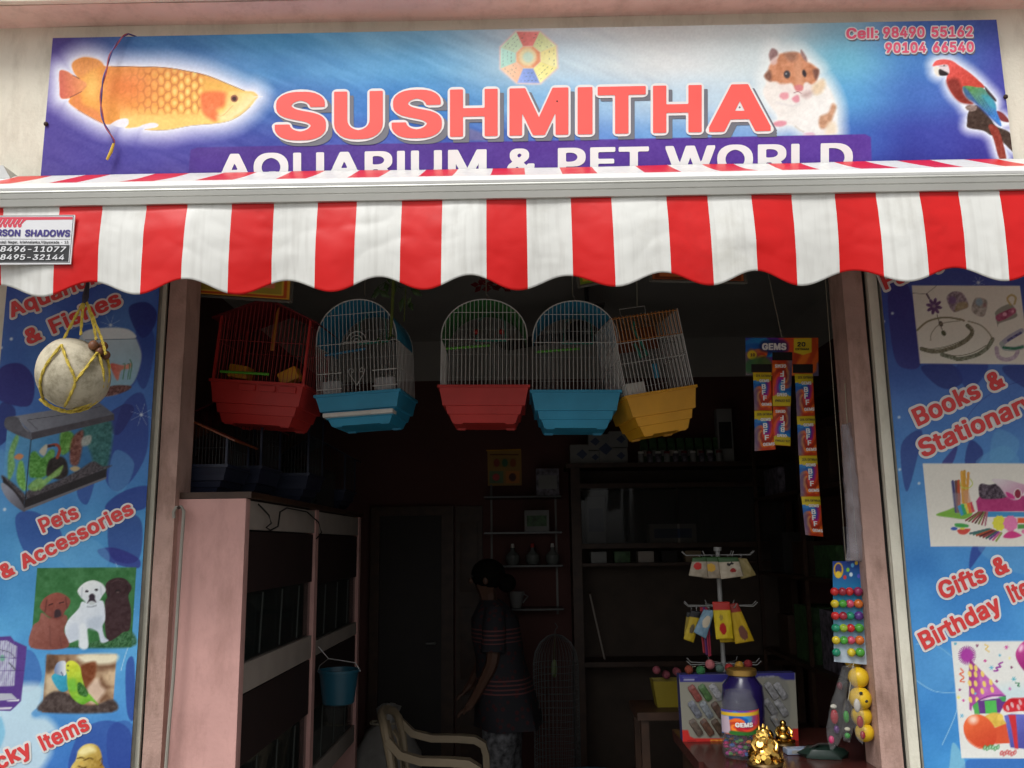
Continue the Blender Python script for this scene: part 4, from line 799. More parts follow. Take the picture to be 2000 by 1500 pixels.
# ================================================================ awning
Y_VAL = -0.612
RED_L = [-55, 117, 287, 453, 621, 785, 950, 1115, 1302, 1468, 1632, 1797, 1954, 2120]
RED_R = [7, 201, 367, 535, 697, 864, 1028, 1194, 1382, 1547, 1712, 1874, 2036, 2200]
_ex = []; _es = []
for k in range(14):
    _ex += [PY(RED_L[k], 392, Y_VAL).x, PY(RED_R[k], 392, Y_VAL).x]; _es += [float(k), k + 0.5]
_p = 0.226
for j in range(1, 8):
    _ex = [_ex[0] - _p / 2] + _ex + [_ex[-1] + _p / 2]; _es = [_es[0] - 0.5] + _es + [_es[-1] + 0.5]
_ex = np.array(_ex); _es = np.array(_es)
def stripe(x): return np.interp(x, _ex, _es)
def awning_mat(name, rough, wr, coat):
    m = bpy.data.materials.new(name); m.use_nodes = True; t = m.node_tree; b = t.nodes['Principled BSDF']
    b.inputs['Roughness'].default_value = rough; b.inputs['Coat Weight'].default_value = coat; b.inputs['Coat Roughness'].default_value = 0.25; b.inputs['Specular IOR Level'].default_value = 0.22
    a = t.nodes.new('ShaderNodeAttribute'); a.attribute_name = 'stripe'
    fr = t.nodes.new('ShaderNodeMath'); fr.operation = 'FRACT'; t.links.new(a.outputs['Fac'], fr.inputs[0])
    lt = t.nodes.new('ShaderNodeMath'); lt.operation = 'LESS_THAN'; lt.inputs[1].default_value = 0.5; t.links.new(fr.outputs[0], lt.inputs[0])
    tc = t.nodes.new('ShaderNodeTexCoord')
    mp = t.nodes.new('ShaderNodeMapping'); mp.inputs['Scale'].default_value = (55, 55, 2.2); t.links.new(tc.outputs['Object'], mp.inputs['Vector'])
    n = t.nodes.new('ShaderNodeTexNoise'); n.inputs['Scale'].default_value = 1.0; n.inputs['Detail'].default_value = 3; t.links.new(mp.outputs[0], n.inputs['Vector'])
    rw = t.nodes.new('ShaderNodeValToRGB'); rw.color_ramp.elements[0].position = 0.30; rw.color_ramp.elements[1].position = 0.55
    rw.color_ramp.elements[0].color = (0.64, 0.635, 0.60, 1); rw.color_ramp.elements[1].color = (0.735, 0.735, 0.70, 1); t.links.new(n.outputs['Fac'], rw.inputs['Fac'])
    n2 = t.nodes.new('ShaderNodeTexNoise'); n2.inputs['Scale'].default_value = 7; n2.inputs['Detail'].default_value = 5; t.links.new(tc.outputs['Object'], n2.inputs['Vector'])
    rr = t.nodes.new('ShaderNodeValToRGB'); rr.color_ramp.elements[0].position = 0.3; rr.color_ramp.elements[1].position = 0.7
    rr.color_ramp.elements[0].color = (0.60, 0.008, 0.008, 1); rr.color_ramp.elements[1].color = (0.68, 0.012, 0.012, 1); t.links.new(n2.outputs['Fac'], rr.inputs['Fac'])
    mx = t.nodes.new('ShaderNodeMix'); mx.data_type = 'RGBA'; t.links.new(lt.outputs[0], mx.inputs['Factor']); t.links.new(rw.outputs['Color'], mx.inputs['A']); t.links.new(rr.outputs['Color'], mx.inputs['B'])
    # faint grey stains
    n4 = t.nodes.new('ShaderNodeTexNoise'); n4.inputs['Scale'].default_value = 3.3; n4.inputs['Detail'].default_value = 8; n4.inputs['Roughness'].default_value = 0.7; t.links.new(tc.outputs['Object'], n4.inputs['Vector'])
    rs = t.nodes.new('ShaderNodeValToRGB'); rs.color_ramp.elements[0].position = 0.30; rs.color_ramp.elements[1].position = 0.46
    rs.color_ramp.elements[0].color = (0.86, 0.85, 0.82, 1); rs.color_ramp.elements[1].color = (1, 1, 1, 1); t.links.new(n4.outputs['Fac'], rs.inputs['Fac'])
    ml = t.nodes.new('ShaderNodeMix'); ml.data_type = 'RGBA'; ml.blend_type = 'MULTIPLY'; ml.inputs['Factor'].default_value = 1; t.links.new(mx.outputs['Result'], ml.inputs['A']); t.links.new(rs.outputs['Color'], ml.inputs['B'])
    t.links.new(ml.outputs['Result'], b.inputs['Base Color'])
    n3 = t.nodes.new('ShaderNodeTexNoise'); n3.inputs['Scale'].default_value = 9; n3.inputs['Detail'].default_value = 2; n3.inputs['Distortion'].default_value = 0.3; t.links.new(tc.outputs['Object'], n3.inputs['Vector'])
    bp = t.nodes.new('ShaderNodeBump'); bp.inputs['Strength'].default_value = wr; bp.inputs['Distance'].default_value = 0.03; t.links.new(n3.outputs['Fac'], bp.inputs['Height']); t.links.new(bp.outputs['Normal'], b.inputs['Normal'])
    return m
M_vin = awning_mat('striped_vinyl', 0.40, 0.17, 0.08)
awn = thing('awning', 'red and white striped retractable awning with scalloped valance over the doorway', 'awning')
AX0, AX1 = -2.05, 2.15
def sheet_stripes(name, P, nx, nz, m, parent, thick=0.0012):
    me = grid_mesh(name, P, nx, nz)
    at = me.attributes.new('stripe', 'FLOAT', 'POINT'); at.data.foreach_set('value', stripe(P[:, 0] if name != 'valance' else P0x).astype(np.float32))
    o = link(name, me, m, parent, True)
    so = o.modifiers.new('thickness', 'SOLIDIFY'); so.thickness = thick; so.offset = 0
    return o
# top cloth, slightly rippled
nx, ny = 500, 26
u, v = np.meshgrid(np.linspace(AX0, AX1, nx), np.linspace(0, 1, ny))
wav = (vnoise(u * 100, v * 20, 22, 4, 3) - 0.5) * 0.020 * np.sin(np.pi * np.clip(v, 0, 1)) ** 0.7 + (vnoise(u * 100, v * 6, 9, 8, 2) - 0.5) * 0.010 * np.sin(np.pi * v)
P = np.stack([u.ravel() + 0.0 * v.ravel(), (-0.60 + 0.555 * v).ravel(), (2.551 + 0.277 * v - 0.012 * np.sin(np.pi * v) + wav + 0.006 * (vnoise(u * 100, v * 0, 30, 3, 2) - 0.5) * v).ravel()], 1)
sheet_stripes('top_cloth', P, nx, ny, M_vin, awn)
# valance
nx, nz = 900, 40
u, v = np.meshgrid(np.linspace(AX0, AX1, nx), np.linspace(0, 1, nz))
lowx = np.array([PY(a, 575, Y_VAL).x for a in (-106, 82, 270, 458, 650, 830, 1010, 1205, 1390, 1570, 1775, 1968, 2156)])
ph = np.interp(u, lowx, np.arange(len(lowx)), left=None, right=None)
ph = np.where(u < lowx[0], (u - lowx[0]) / 0.25, np.where(u > lowx[-1], (u - lowx[-1]) / 0.25 + len(lowx) - 1, ph))
zb = 2.2640 - 0.0185 * np.cos(2 * np.pi * ph) + 0.004 * (vnoise(u * 100, u * 0, 40, 6, 2) - 0.5)
zt = 2.497
Z = zt + (zb - zt) * v
fold = 0.011 * np.sin(u * 9.0 + 1.0) + 0.007 * np.sin(u * 17.3 + 0.6) + 0.010 * (vnoise(u * 100, v * 16, 22, 12, 2) - 0.5)
Yv = Y_VAL + 0.004 + fold * v ** 0.8 - 0.006 * np.sin(np.pi * v)
P_hem = 0.0025 * np.exp(-((v - 0.055) / 0.012) ** 2) - 0.0012 * np.exp(-((v - 0.085) / 0.012) ** 2)
crease = P_hem + (0.010 * np.abs(vnoise(u * 100 + v * 22, v * 30 - u * 30, 17, 21, 2) - 0.5) + 0.005 * np.abs(vnoise(u * 90 - v * 26, v * 24 + u * 34, 9, 33, 2) - 0.5)) * np.clip(v * 3, 0, 1) * np.clip((1 - v) * 3, 0, 1)
P0x = u.ravel() - 0.004 * v.ravel() * np.sin(u.ravel() * 3)
P = np.stack([u.ravel(), (Yv - crease).ravel(), Z.ravel()], 1)
sheet_stripes('valance', P, nx, nz, M_vin, awn)
def val_y(x, z):
    i = int(np.clip((x - AX0) / (AX1 - AX0) * (nx - 1), 0, nx - 1)); vv = np.clip((zt - z) / (zt - zb[0, i]), 0, 1); j = int(vv * (nz - 1))
    return (Yv - crease)[j, i]
# front rail: white nose on top, grooved aluminium below
M_alu = mat('brushed_aluminium', (0.62, 0.62, 0.58), 0.4, 0.25, var=0.12, scale=3)
M_whal = mat('white_powder_coat', (0.78, 0.78, 0.76), 0.3, 0.0, var=0.04)
def extr(prof, x0, x1):
    return MB().loft([[(x, y, z) for (y, z) in prof] for x in (x0, x1)])
extr([(-0.575, 2.561), (-0.605, 2.559), (-0.622, 2.549), (-0.630, 2.535), (-0.628, 2.529), (-0.570, 2.529)], AX0, AX1).build('rail_cap', M_whal, awn, True)
extr([(-0.570, 2.529), (-0.627, 2.529), (-0.629, 2.524), (-0.625, 2.523), (-0.625, 2.519), (-0.629, 2.518), (-0.626, 2.508), (-0.623, 2.507), (-0.623, 2.505), (-0.625, 2.504), (-0.620, 2.489), (-0.570, 2.489)], AX0, AX1).build('front_rail', M_alu, awn)
# roller and its bracket on the wall, folding arms
M_whs = mat('off_white_enamel', (0.6, 0.6, 0.58), 0.4, var=0.05)
MB().tube([(AX0, -0.072, 2.775), (AX1, -0.072, 2.775)], 0.030, 12).build('roller', M_whs, awn, True)
for x in (AX0 + 0.02, AX1 - 0.02):
    MB().box((x - 0.02, -0.11, 2.74), (x + 0.02, 0.0, 2.80)).build('wall_bracket', M_steel, awn, bevel=0.004)
for s_, x in ((1, -1.3), (-1, 1.3)):
    MB().tube([(x, -0.09, 2.76), (x + 0.42 * s_, -0.30, 2.66), (x + 0.05 * s_, -0.585, 2.53)], 0.014, 8).build('folding_arm', M_whs, awn, True)
b0 = PY(2, 333, -0.05); b1 = PY(35, 347, -0.05)
MB().loft([[(b0.x - 0.05, y, b1.z - 0.02), (b1.x + 0.0, y, b1.z - 0.02), (b0.x + 0.03, y, b0.z), (b0.x - 0.05, y, b0.z)] for y in (-0.09, 0.0)]).build('wall_bracket', M_steel, awn)
# maker's sticker on the valance
M_stick = mat('sticker_white', (0.74, 0.74, 0.76), 0.35, var=0.03)
M_blk = mat('black_ink', (0.02, 0.02, 0.022), 0.45, var=0.05)
M_navy = mat('navy_ink', S(58, 44, 124), 0.45, var=0.05)
M_crim = mat('crimson_ink', S(214, 62, 84), 0.45, var=0.05)
ymin = min(val_y(PY(x, y, Y_VAL).x, PY(x, y, Y_VAL).z) for x in range(-30, 150, 10) for y in range(415, 520, 10))
YS = ymin - 0.004
def stq(x, y, d=0): return PY(x, y, YS) + Vector((0, -d, 0))
def st(u, v, d=0):           # enlarged crop of the sticker
    return stq(0 + u * 0.2, 300 + v * 0.2, d)
def quad(mb, pts, d, th=0.0008):
    n = len(pts)
    mb.add([st(a, b, d) for a, b in pts] + [st(a, b, d - th) for a, b in pts], [tuple(range(n)), tuple(range(2 * n - 1, n - 1, -1))] + [(i, (i + 1) % n, n + (i + 1) % n, n + i) for i in range(n)])
stick = MB(); quad(stick, [(-150, 606), (735, 600), (692, 1080), (-150, 1085)], 0.001, 0.004)
stk = stick.build('sticker', M_stick, awn)
fr = MB()
quad(fr, [(-150, 609), (722, 606), (722, 611), (-150, 614)], 0.0014); quad(fr, [(717, 609), (722, 609), (683, 1063), (678, 1063)], 0.0014); quad(fr, [(-150, 1065), (683, 1063), (683, 1068), (-150, 1070)], 0.0014); quad(fr, [(-150, 834), (690, 836), (690, 839), (-150, 837)], 0.0014)
quad(fr, [(-150, 893), (683, 895), (670, 1058), (-150, 1062)], 0.0014)
fr.build('frame_print', M_blk, stk)
rd = MB(); quad(rd, [(-150, 622), (712, 620), (712, 645), (258, 650), (215, 690), (-150, 690)], 0.0014)
for k in range(7): 
    a = 195 - 48 * k; quad(rd, [(a - 20, 692), (a + 20, 692), (a + 18, 712), (a + 8, 724), (a - 8, 724), (a - 18, 712)], 0.0014)
rd.build('awning_print', M_crim, stk)
wl = MB()
for k in range(7): a = 220 - 47 * k; quad(wl, [(a, 645), (a + 6, 645), (a - 22, 692), (a - 28, 692)], 0.0022)
wl.build('line_print', M_stick, stk)
def stl(u, v): return st(u, v, 0.0022)
lettering(stk, M_navy, stl, [('RSON', (-28, 808), (200, 812), (0, -68)), ('SHADOWS', (245, 812), (685, 815), (0, -68))], 0.035, shear=0.02)
lettering(stk, M_blk, stl, [('alaji Nagar, krishnalanka,Vijayawada - 13', (5, 880), (672, 882), (0, -28))], 0.02)
lettering(stk, M_stick, lambda a, b: st(a, b, 0.0030), [('8496-11077', (2, 963), (640, 966), (0, -56)), ('8495-32144', (2, 1042), (630, 1044), (0, -56))], 0.016, shear=0.025)

# ================================================================ printed boards beside the door
Y_PAN = -0.03
def pp(x, y, d=0.0): return PY(x, y, Y_PAN) + Vector((0, -d, 0))
M_panprint = print_mat('banner_vinyl', 0.36, 0.0, warp=0.25)
M_txt = mat('banner_red_ink', S(214, 62, 62), 0.45, var=0.04)
M_halo = mat('banner_white_ink', (0.74, 0.72, 0.70), 0.45, var=0.04)
def petals(p, lst):
    for pts, c, a in lst: p.fill(pts, c, 2.5, a)
def paint_left(p):
    p.at(0, 0, 1)
    t = np.clip((p.y - 560) / 940, 0, 1)
    ky = np.array([0, .12, .3, .5, .7, .85, 1.0])
    kc = np.array([(66, 92, 176), (66, 106, 184), (70, 120, 192), (80, 150, 204), (84, 156, 208), (78, 146, 204), (60, 112, 186)], float)
    p.C = np.stack([np.interp(t, ky, kc[:, i]) for i in range(3)], 1)
    p.C += ((vnoise(p.x, p.y, 90, 4, 3) - 0.5) * 46)[:, None] * np.array([0.8, 1, 0.8])
    r = np.clip(1 - np.hypot((p.x - 250) / 90, (p.y - 620) / 130), 0, 1)[:, None]; p.C = p.C * (1 - 0.5 * r) + np.array([96, 150, 200.]) * 0.5 * r
    D1, D2, D3, L1, L2 = (34, 36, 108), (40, 54, 134), (44, 34, 116), (98, 164, 210), (120, 180, 218)
    petals(p, [
        ([(0, 720), (40, 710), (66, 740), (60, 790), (20, 790), (-10, 770)], D3, .8), ([(252, 600), (285, 590), (306, 610), (300, 640), (280, 660), (262, 640)], D1, .75),
        ([(268, 640), (300, 650), (296, 720), (280, 760), (262, 720)], D2, .6), ([(240, 790), (280, 770), (290, 860), (270, 920), (230, 960), (205, 930), (220, 860)], D2, .7),
        ([(205, 820), (240, 790), (262, 800), (230, 850)], D1, .7), ([(150, 960), (172, 900), (186, 930), (170, 985)], D2, .6), ([(0, 790), (30, 800), (20, 850), (-10, 870)], D1, .7),
        ([(205, 990), (240, 960), (290, 950), (285, 990), (255, 1000), (230, 1010)], D2, .75), ([(30, 1010), (70, 1000), (120, 1040), (100, 1075), (50, 1080)], D2, .6),
        ([(215, 1010), (262, 1005), (278, 1030), (272, 1090), (240, 1100), (214, 1080)], D1, .55), ([(190, 1075), (225, 1070), (270, 1090), (268, 1110), (215, 1098)], D3, .65),
        ([(0, 880), (18, 900), (10, 950), (-10, 950)], L1, .5), ([(120, 820), (170, 830), (200, 880), (160, 900), (115, 870)], L1, .35), ([(225, 880), (262, 905), (240, 960), (212, 945)], L1, .5),
        ([(110, 1070), (170, 1050), (212, 1080), (200, 1110), (130, 1105)], L1, .5), ([(246, 1300), (262, 1290), (262, 1400), (248, 1390)], D2, .7), ([(150, 1440), (190, 1410), (235, 1412), (258, 1440), (258, 1520), (140, 1520)], D2, .55),
        ([(210, 1430), (235, 1408), (260, 1420), (258, 1500), (215, 1500)], D2, .4), ([(10, 1290), (60, 1270), (82, 1320), (60, 1350), (14, 1345)], D2, .4)])
    # pale swash at the lower left
    p.fill([(-20, 1345), (40, 1335), (84, 1340), (80, 1380), (66, 1398), (92, 1402), (112, 1425), (90, 1440), (100, 1470), (60, 1520), (-20, 1520)], (206, 226, 232), 16, 0.85)
    p.fill([(62, 1392), (84, 1376), (84, 1392), (70, 1400)], (90, 150, 204), 3, 0.8).fill([(0, 1400), (10, 1430), (0, 1460), (-10, 1450)], (110, 180, 214), 5, 0.7)
    p.line([(226, 1100), (250, 1160), (262, 1190)], 1.5, (190, 216, 230), 0.5).line([(236, 1310), (248, 1270), (262, 1240)], 1.5, (200, 222, 234), 0.7)
    for (x, y, r_) in ((22, 662, 3), (276, 810, 22), (216, 635, 20), (2, 679, 3), (9, 995, 3), (60, 990, 2)):
        if r_ > 5: p.star(x, y, r_, (226, 234, 238), 4, 0.8)
        else: p.ell(x, y, r_, r_, (210, 228, 240), f=3)
    # ---- fish bowl
    T = p.at(0, 500, 1 / 3)
    bowl = [(500, 440), (640, 420), (750, 430), (800, 480), (832, 570), (820, 660), (780, 750), (700, 805), (600, 825), (520, 800), (450, 740), (430, 620), (450, 520)]
    T.fill(bowl, lg((206, 222, 226), (190, 655), (150, 190, 206), (200, 760), 8, 14), 3, 0.92)
    T.fill([(500, 440), (640, 422), (750, 432), (795, 480), (640, 490), (500, 492)], (226, 234, 236), 3, 0.9).line([(500, 492), (640, 490), (800, 484)], 1.4, (70, 96, 120), 0.8)
    T.line([(800, 480), (832, 570), (820, 660), (780, 750), (700, 805)], 3, (52, 66, 150), 0.7, f=3)
    T.fill([(590, 800), (660, 760), (760, 760), (760, 780), (690, 810), (600, 826)], nzc((110, 70, 64), 50, 3), 3)
    T.fill([(650, 630), (720, 640), (770, 628), (760, 660), (710, 670), (690, 730), (660, 680)], lg((222, 80, 60), (215, 710), (236, 150, 120), (250, 715), 20, 4), 3, 0.85)
    for x0 in (720, 748, 760): T.line([(x0, 720), (x0 + 12, 640), (x0 + 2, 560 + (x0 % 7) * 12)], 2, (70, 130, 90), 0.85)
    T.line([(420, 430), (500, 400), (560, 395)], 2, (150, 190, 210), 0.5)
    # ---- aquarium
    T = p.at(0, 780, 240 / 1565)
    T.fill([(90, 385), (380, 510), (400, 510), (1420, 280), (1360, 900), (320, 1290), (40, 990)], lg((92, 160, 206), (20, 850), (50, 108, 160), (160, 900), 14, 12), 2, sm=False)
    T.fill([(1050, 360), (1420, 290), (1365, 880), (1200, 840), (1160, 700)], nzc((52, 104, 96), 40, 5, 3), 8, 0.9).fill([(770, 430), (900, 410), (960, 520), (900, 640), (780, 700)], nzc((96, 150, 60), 46, 4, 5), 5)
    T.fill([(890, 640), (930, 480), (1050, 390), (1060, 520), (1000, 820), (900, 820)], nzc((120, 64, 50), 46, 4, 5), 5, 0.95).fill([(1030, 560), (1060, 480), (1160, 460), (1150, 560), (1060, 600)], nzc((170, 170, 160), 40, 3), 4, 0.9)
    T.fill([(100, 1000), (110, 680), (200, 460), (240, 500), (180, 700), (190, 860), (130, 1020)], nzc((126, 178, 92), 40, 4, 6), 4, 0.9).fill([(210, 1000), (240, 800), (300, 820), (330, 1140), (260, 1130)], nzc((120, 180, 84), 40, 4, 7), 4)
    T.fill([(370, 960), (380, 720), (450, 660), (540, 740), (640, 640), (700, 680), (640, 900), (560, 990), (430, 1000)], nzc((86, 148, 60), 44, 4, 8), 4)
    T.fill([(590, 960), (620, 790), (720, 730), (810, 740), (860, 830), (860, 960), (780, 1020), (660, 1000)], nzc((38, 28, 26), 18, 5), 4).line([(730, 740), (760, 640), (720, 580), (600, 600)], 6, (150, 62, 44), 1).line([(600, 600), (690, 590)], 4, (50, 36, 40), 1)
    T.fill([(40, 970), (300, 1190), (330, 1290), (360, 1160), (700, 1050), (1000, 900), (1180, 790), (1300, 850), (1360, 880), (330, 1290), (60, 1070)], nzc((74, 66, 70), 34, 3), 4)
    T.fill([(360, 1100), (480, 1000), (560, 1040), (470, 1160), (380, 1150)], nzc((136, 180, 90), 36, 4), 4, 0.9).fill([(540, 1040), (640, 960), (800, 840), (760, 960), (660, 1020), (500, 1160)], nzc((140, 184, 96), 36, 4), 4, 0.9)
    T.fill([(180, 740), (240, 690), (300, 720), (250, 770)], (214, 140, 90), 3).fill([(500, 660), (590, 570), (600, 640), (560, 720)], (196, 190, 170), 3).fill([(890, 880), (960, 850), (1020, 880), (950, 920)], (188, 164, 120), 3)
    T.fill([(310, 1280), (1360, 880), (1355, 990), (310, 1390)], (34, 28, 30), 2, sm=False).fill([(310, 1385), (1355, 985), (1355, 1010), (310, 1425)], (110, 104, 106), 2, sm=False).fill([(35, 980), (310, 1290), (310, 1390), (40, 1060)], (40, 32, 34), 2, sm=False)
    T.fill([(30, 1060), (180, 1180), (305, 1370), (300, 1430), (120, 1300), (25, 1150)], lg((150, 152, 166), (10, 960), (96, 92, 100), (45, 990)), 2)
    T.fill([(65, 250), (150, 215), (240, 235), (300, 340), (390, 420), (400, 515), (90, 385)], nzc((94, 92, 100), 14, 8), 2).fill([(180, 215), (700, 130), (1250, 30), (1450, 185), (1450, 260), (400, 515), (390, 420), (300, 330), (240, 235)], lg((138, 140, 150), (40, 815), (96, 96, 106), (200, 815), 8, 12), 2, sm=False)
    T.fill([(395, 425), (1450, 190), (1455, 262), (405, 515)], nzc((72, 66, 72), 10, 8), 2, sm=False).line([(480, 385), (350, 262), (800, 200), (1290, 85)], 1.1, (60, 58, 64), 0.8, False).line([(250, 250), (300, 350), (360, 410)], 1.4, (170, 172, 180), 0.8)
    T.line([(395, 510), (320, 1290)], 1.6, (28, 30, 36), 1, False)
    T.line([(1420, 150), (1600, 60)], 1.4, (40, 50, 110), 0.7, False)
    # ---- three puppies on grass
    T = p.at(40, 1090, 240 / 1800)
    pic = [(245, 145), (1700, 135), (1625, 1305), (150, 1315)]
    T.fill(pic, nzc((58, 112, 62), 22, 10, 2), 1.6, sm=False)
    T.fill([(1300, 1150), (1500, 1100), (1640, 1080), (1630, 1300), (700, 1310), (1000, 1250)], nzc((52, 92, 56), 44, 3, 6), 5, 0.9)
    for q in range(60):
        a = 1000 + 620 * _hash(np.float64(q), 1.0, 2); b = 1130 + 160 * _hash(np.float64(q), 2.0, 2); T.line([(a, b), (a + 14, b - 40)], 0.9, (96, 140, 90), 0.5, False)
    T.fill([(1240, 460), (1270, 350), (1400, 290), (1540, 310), (1630, 430), (1580, 560), (1620, 760), (1600, 1040), (1500, 1090), (1380, 1180), (1270, 1200), (1230, 900), (1240, 640), (1270, 570)], nzc((58, 36, 38), 14, 6), 2.2)
    T.ell(1425, 490, 40, 30, (36, 24, 26), f=3).ell(1425, 500, 22, 10, (110, 84, 80), f=3).line([(1300, 430), (1290, 560)], 2, (36, 22, 24), 0.7, False).line([(1560, 400), (1590, 520)], 2, (36, 22, 24), 0.7, False).line([(1330, 360), (1420, 320), (1500, 340)], 2, (92, 66, 66), 0.5)
    T.fill([(650, 1060), (690, 920), (850, 740), (900, 640), (1000, 660), (1180, 620), (1230, 700), (1240, 900), (1200, 1000), (1230, 1150), (1290, 1210), (1180, 1235), (1130, 1080), (980, 1040), (990, 1305), (860, 1305), (850, 1200), (700, 1240)], lg((222, 226, 230), (130, 1190), (196, 204, 216), (190, 1250), 8, 8), 2.2)
    T.fill([(860, 1000), (960, 980), (985, 1300), (870, 1305)], (226, 230, 232), 5, 0.8).fill([(990, 900), (1180, 860), (1150, 1040), (1000, 1020)], (176, 186, 200), 9, 0.7).fill([(680, 1050), (760, 960), (840, 980), (850, 1180), (700, 1190)], (192, 200, 214), 9, 0.6)
    T.fill([(835, 480), (900, 390), (1000, 335), (1100, 330), (1200, 380), (1250, 470), (1200, 550), (1160, 620), (1100, 690), (1000, 690), (920, 610), (880, 570)], lg((232, 234, 232), (160, 1140), (206, 212, 218), (180, 1180), 6, 6), 2.2)
    T.line([(905, 430), (895, 570)], 2, (170, 178, 186), 0.7, False, 3).line([(1175, 420), (1185, 540)], 2, (170, 178, 186), 0.7, False, 3)
    T.ell(972, 487, 26, 18, (52, 48, 54)).ell(1112, 465, 26, 18, (52, 48, 54)).fill([(1005, 550), (1050, 520), (1090, 550), (1090, 600), (1110, 650), (1040, 630), (975, 665), (1005, 600)], (52, 40, 50), 2.5).ell(1040, 660, 50, 26, (190, 196, 196), f=4).line([(980, 710), (1040, 715), (1110, 695)], 2.2, (120, 126, 136), 0.7)
    T.fill([(155, 1310), (175, 1010), (270, 920), (310, 800), (440, 880), (640, 830), (690, 900), (640, 1060), (690, 1310)], lg((150, 92, 80), (70, 1210), (122, 66, 56), (120, 1260), 10, 6), 2.2)
    T.fill([(285, 720), (330, 610), (420, 540), (540, 505), (650, 540), (730, 620), (700, 720), (650, 780), (610, 880), (520, 900), (400, 850), (340, 790)], lg((152, 82, 68), (90, 1160), (120, 62, 54), (110, 1205), 10, 6), 2.2)
    T.line([(385, 620), (360, 790)], 2.4, (84, 42, 38), 0.8, False, 3).line([(660, 580), (680, 720)], 2.4, (84, 42, 38), 0.8, False, 3).line([(415, 690), (470, 670)], 2.4, (60, 30, 30), 0.9, False).line([(570, 660), (630, 645)], 2.4, (60, 30, 30), 0.9, False)
    T.fill([(505, 770), (560, 750), (590, 780), (590, 850), (500, 870)], (56, 38, 42), 3).line([(430, 1000), (440, 1300)], 2.4, (100, 54, 48), 0.6, False, 3).line([(580, 1150), (600, 1300)], 2.4, (96, 50, 44), 0.6, False, 3)
    # ---- budgerigars
    T = p.at(0, 1220, 260 / 1393)
    pic = [(490, 315), (1222, 308), (1178, 915), (440, 918)]
    T.fill(pic, nzc((120, 84, 60), 0, 22, 6, c2=(206, 176, 140)), 1.6, sm=False)
    T.fill([(830, 320), (1210, 312), (1190, 400), (1000, 420), (880, 400)], (236, 226, 196), 9, 0.95).fill([(840, 440), (1000, 390), (990, 560), (900, 660), (850, 560)], nzc((120, 62, 34), 20, 6), 6).fill([(490, 330), (560, 330), (600, 420), (500, 500)], nzc((90, 62, 46), 26, 8), 8, 0.9)
    T.fill([(1010, 560), (1060, 640), (1100, 700), (980, 830), (900, 700)], (226, 198, 176), 8, 0.8).fill([(480, 560), (560, 560), (620, 720), (480, 740)], (216, 196, 160), 9, 0.7)
    T.fill([(445, 915), (450, 790), (560, 700), (700, 720), (860, 830), (1000, 840), (1180, 780), (1178, 915)], nzc((74, 60, 56), 28, 6), 5)
    T.fill([(540, 545), (600, 500), (690, 500), (715, 560), (710, 680), (640, 700), (580, 640)], lg((60, 166, 196), (105, 1320), (50, 140, 170), (130, 1350), 10, 5), 2).fill([(570, 500), (590, 410), (650, 378), (690, 400), (690, 520), (640, 530)], lg((120, 136, 170), (108, 1300), (222, 224, 226), (126, 1300)), 2)
    T.fill([(688, 420), (730, 378), (790, 390), (840, 450), (860, 560), (900, 680), (960, 750), (1030, 840), (950, 800), (860, 835), (760, 770), (710, 660), (700, 540)], lg((212, 216, 60), (135, 1300), (110, 176, 50), (165, 1370), 20, 6), 2)
    T.fill([(810, 620), (850, 610), (920, 700), (900, 755), (820, 720)], nzc((44, 92, 40), 46, 2.6, 4), 3, 0.9).fill([(710, 580), (790, 570), (800, 680), (730, 690)], (90, 176, 60), 8, 0.6).ell(712, 430, 9, 8, (40, 40, 30)).line([(640, 500), (660, 530)], 2, (40, 44, 90), 0.9, False).line([(700, 475), (720, 485)], 2, (40, 50, 90), 0.9, False)
    # ---- purple cage cut by the board's edge
    T.fill([(-60, 130), (110, 120), (150, 170), (280, 230), (270, 360), (220, 800), (160, 860), (110, 905), (-60, 900)], (86, 56, 130), 2, sm=False).fill([(-60, 170), (70, 165), (180, 230), (150, 640), (-60, 650)], nzc((176, 178, 196), 22, 6), 2, sm=False)
    for k in range(9): T.line([(-20 + 24 * k, 150 + 6 * max(0, k - 3)), (-24 + 22 * k, 650)], 0.9, (110, 84, 150), 0.8, False)
    T.line([(-20, 260), (100, 290), (160, 350)], 1.4, (80, 70, 90), 0.8).ell(25, 350, 26, 34, (110, 160, 140), f=3).line([(95, 400), (160, 470)], 3, (84, 84, 96), 0.9, False).line([(0, 340), (270, 360)], 0.9, (70, 44, 110), 0.8, False).line([(0, 480), (250, 480)], 0.9, (70, 44, 110), 0.8, False)
    T.fill([(-60, 720), (120, 720), (180, 780), (-60, 800)], (186, 190, 196), 2, 0.9, sm=False).fill([(70, 795), (200, 780), (200, 800), (80, 805)], (214, 214, 220), 2, sm=False).fill([(-60, 870), (130, 862), (110, 885), (-60, 892)], (206, 204, 214), 2, sm=False)
    # ---- laughing golden head
    T.fill([(790, 1420), (820, 1320), (880, 1260), (960, 1245), (1030, 1280), (1065, 1370), (1060, 1440), (1100, 1520), (1090, 1700), (700, 1700), (740, 1500)], lg((226, 200, 110), (150, 1460), (150, 112, 40), (205, 1500), 22, 6), 2)
    T.fill([(820, 1330), (890, 1275), (960, 1270), (1000, 1320), (930, 1350), (850, 1370)], (246, 232, 170), 8, 0.8).line([(810, 1400), (850, 1390), (880, 1400)], 2.4, (84, 58, 20), 0.9).line([(880, 1420), (940, 1395), (970, 1410)], 2.4, (84, 58, 20), 0.9).line([(820, 1480), (870, 1500), (900, 1490)], 3, (90, 60, 20), 0.9)
    T.line([(1040, 1420), (1065, 1400), (1070, 1450), (1045, 1480)], 2, (100, 70, 24), 0.8).ell(850, 1450, 24, 20, (206, 168, 80), f=4)
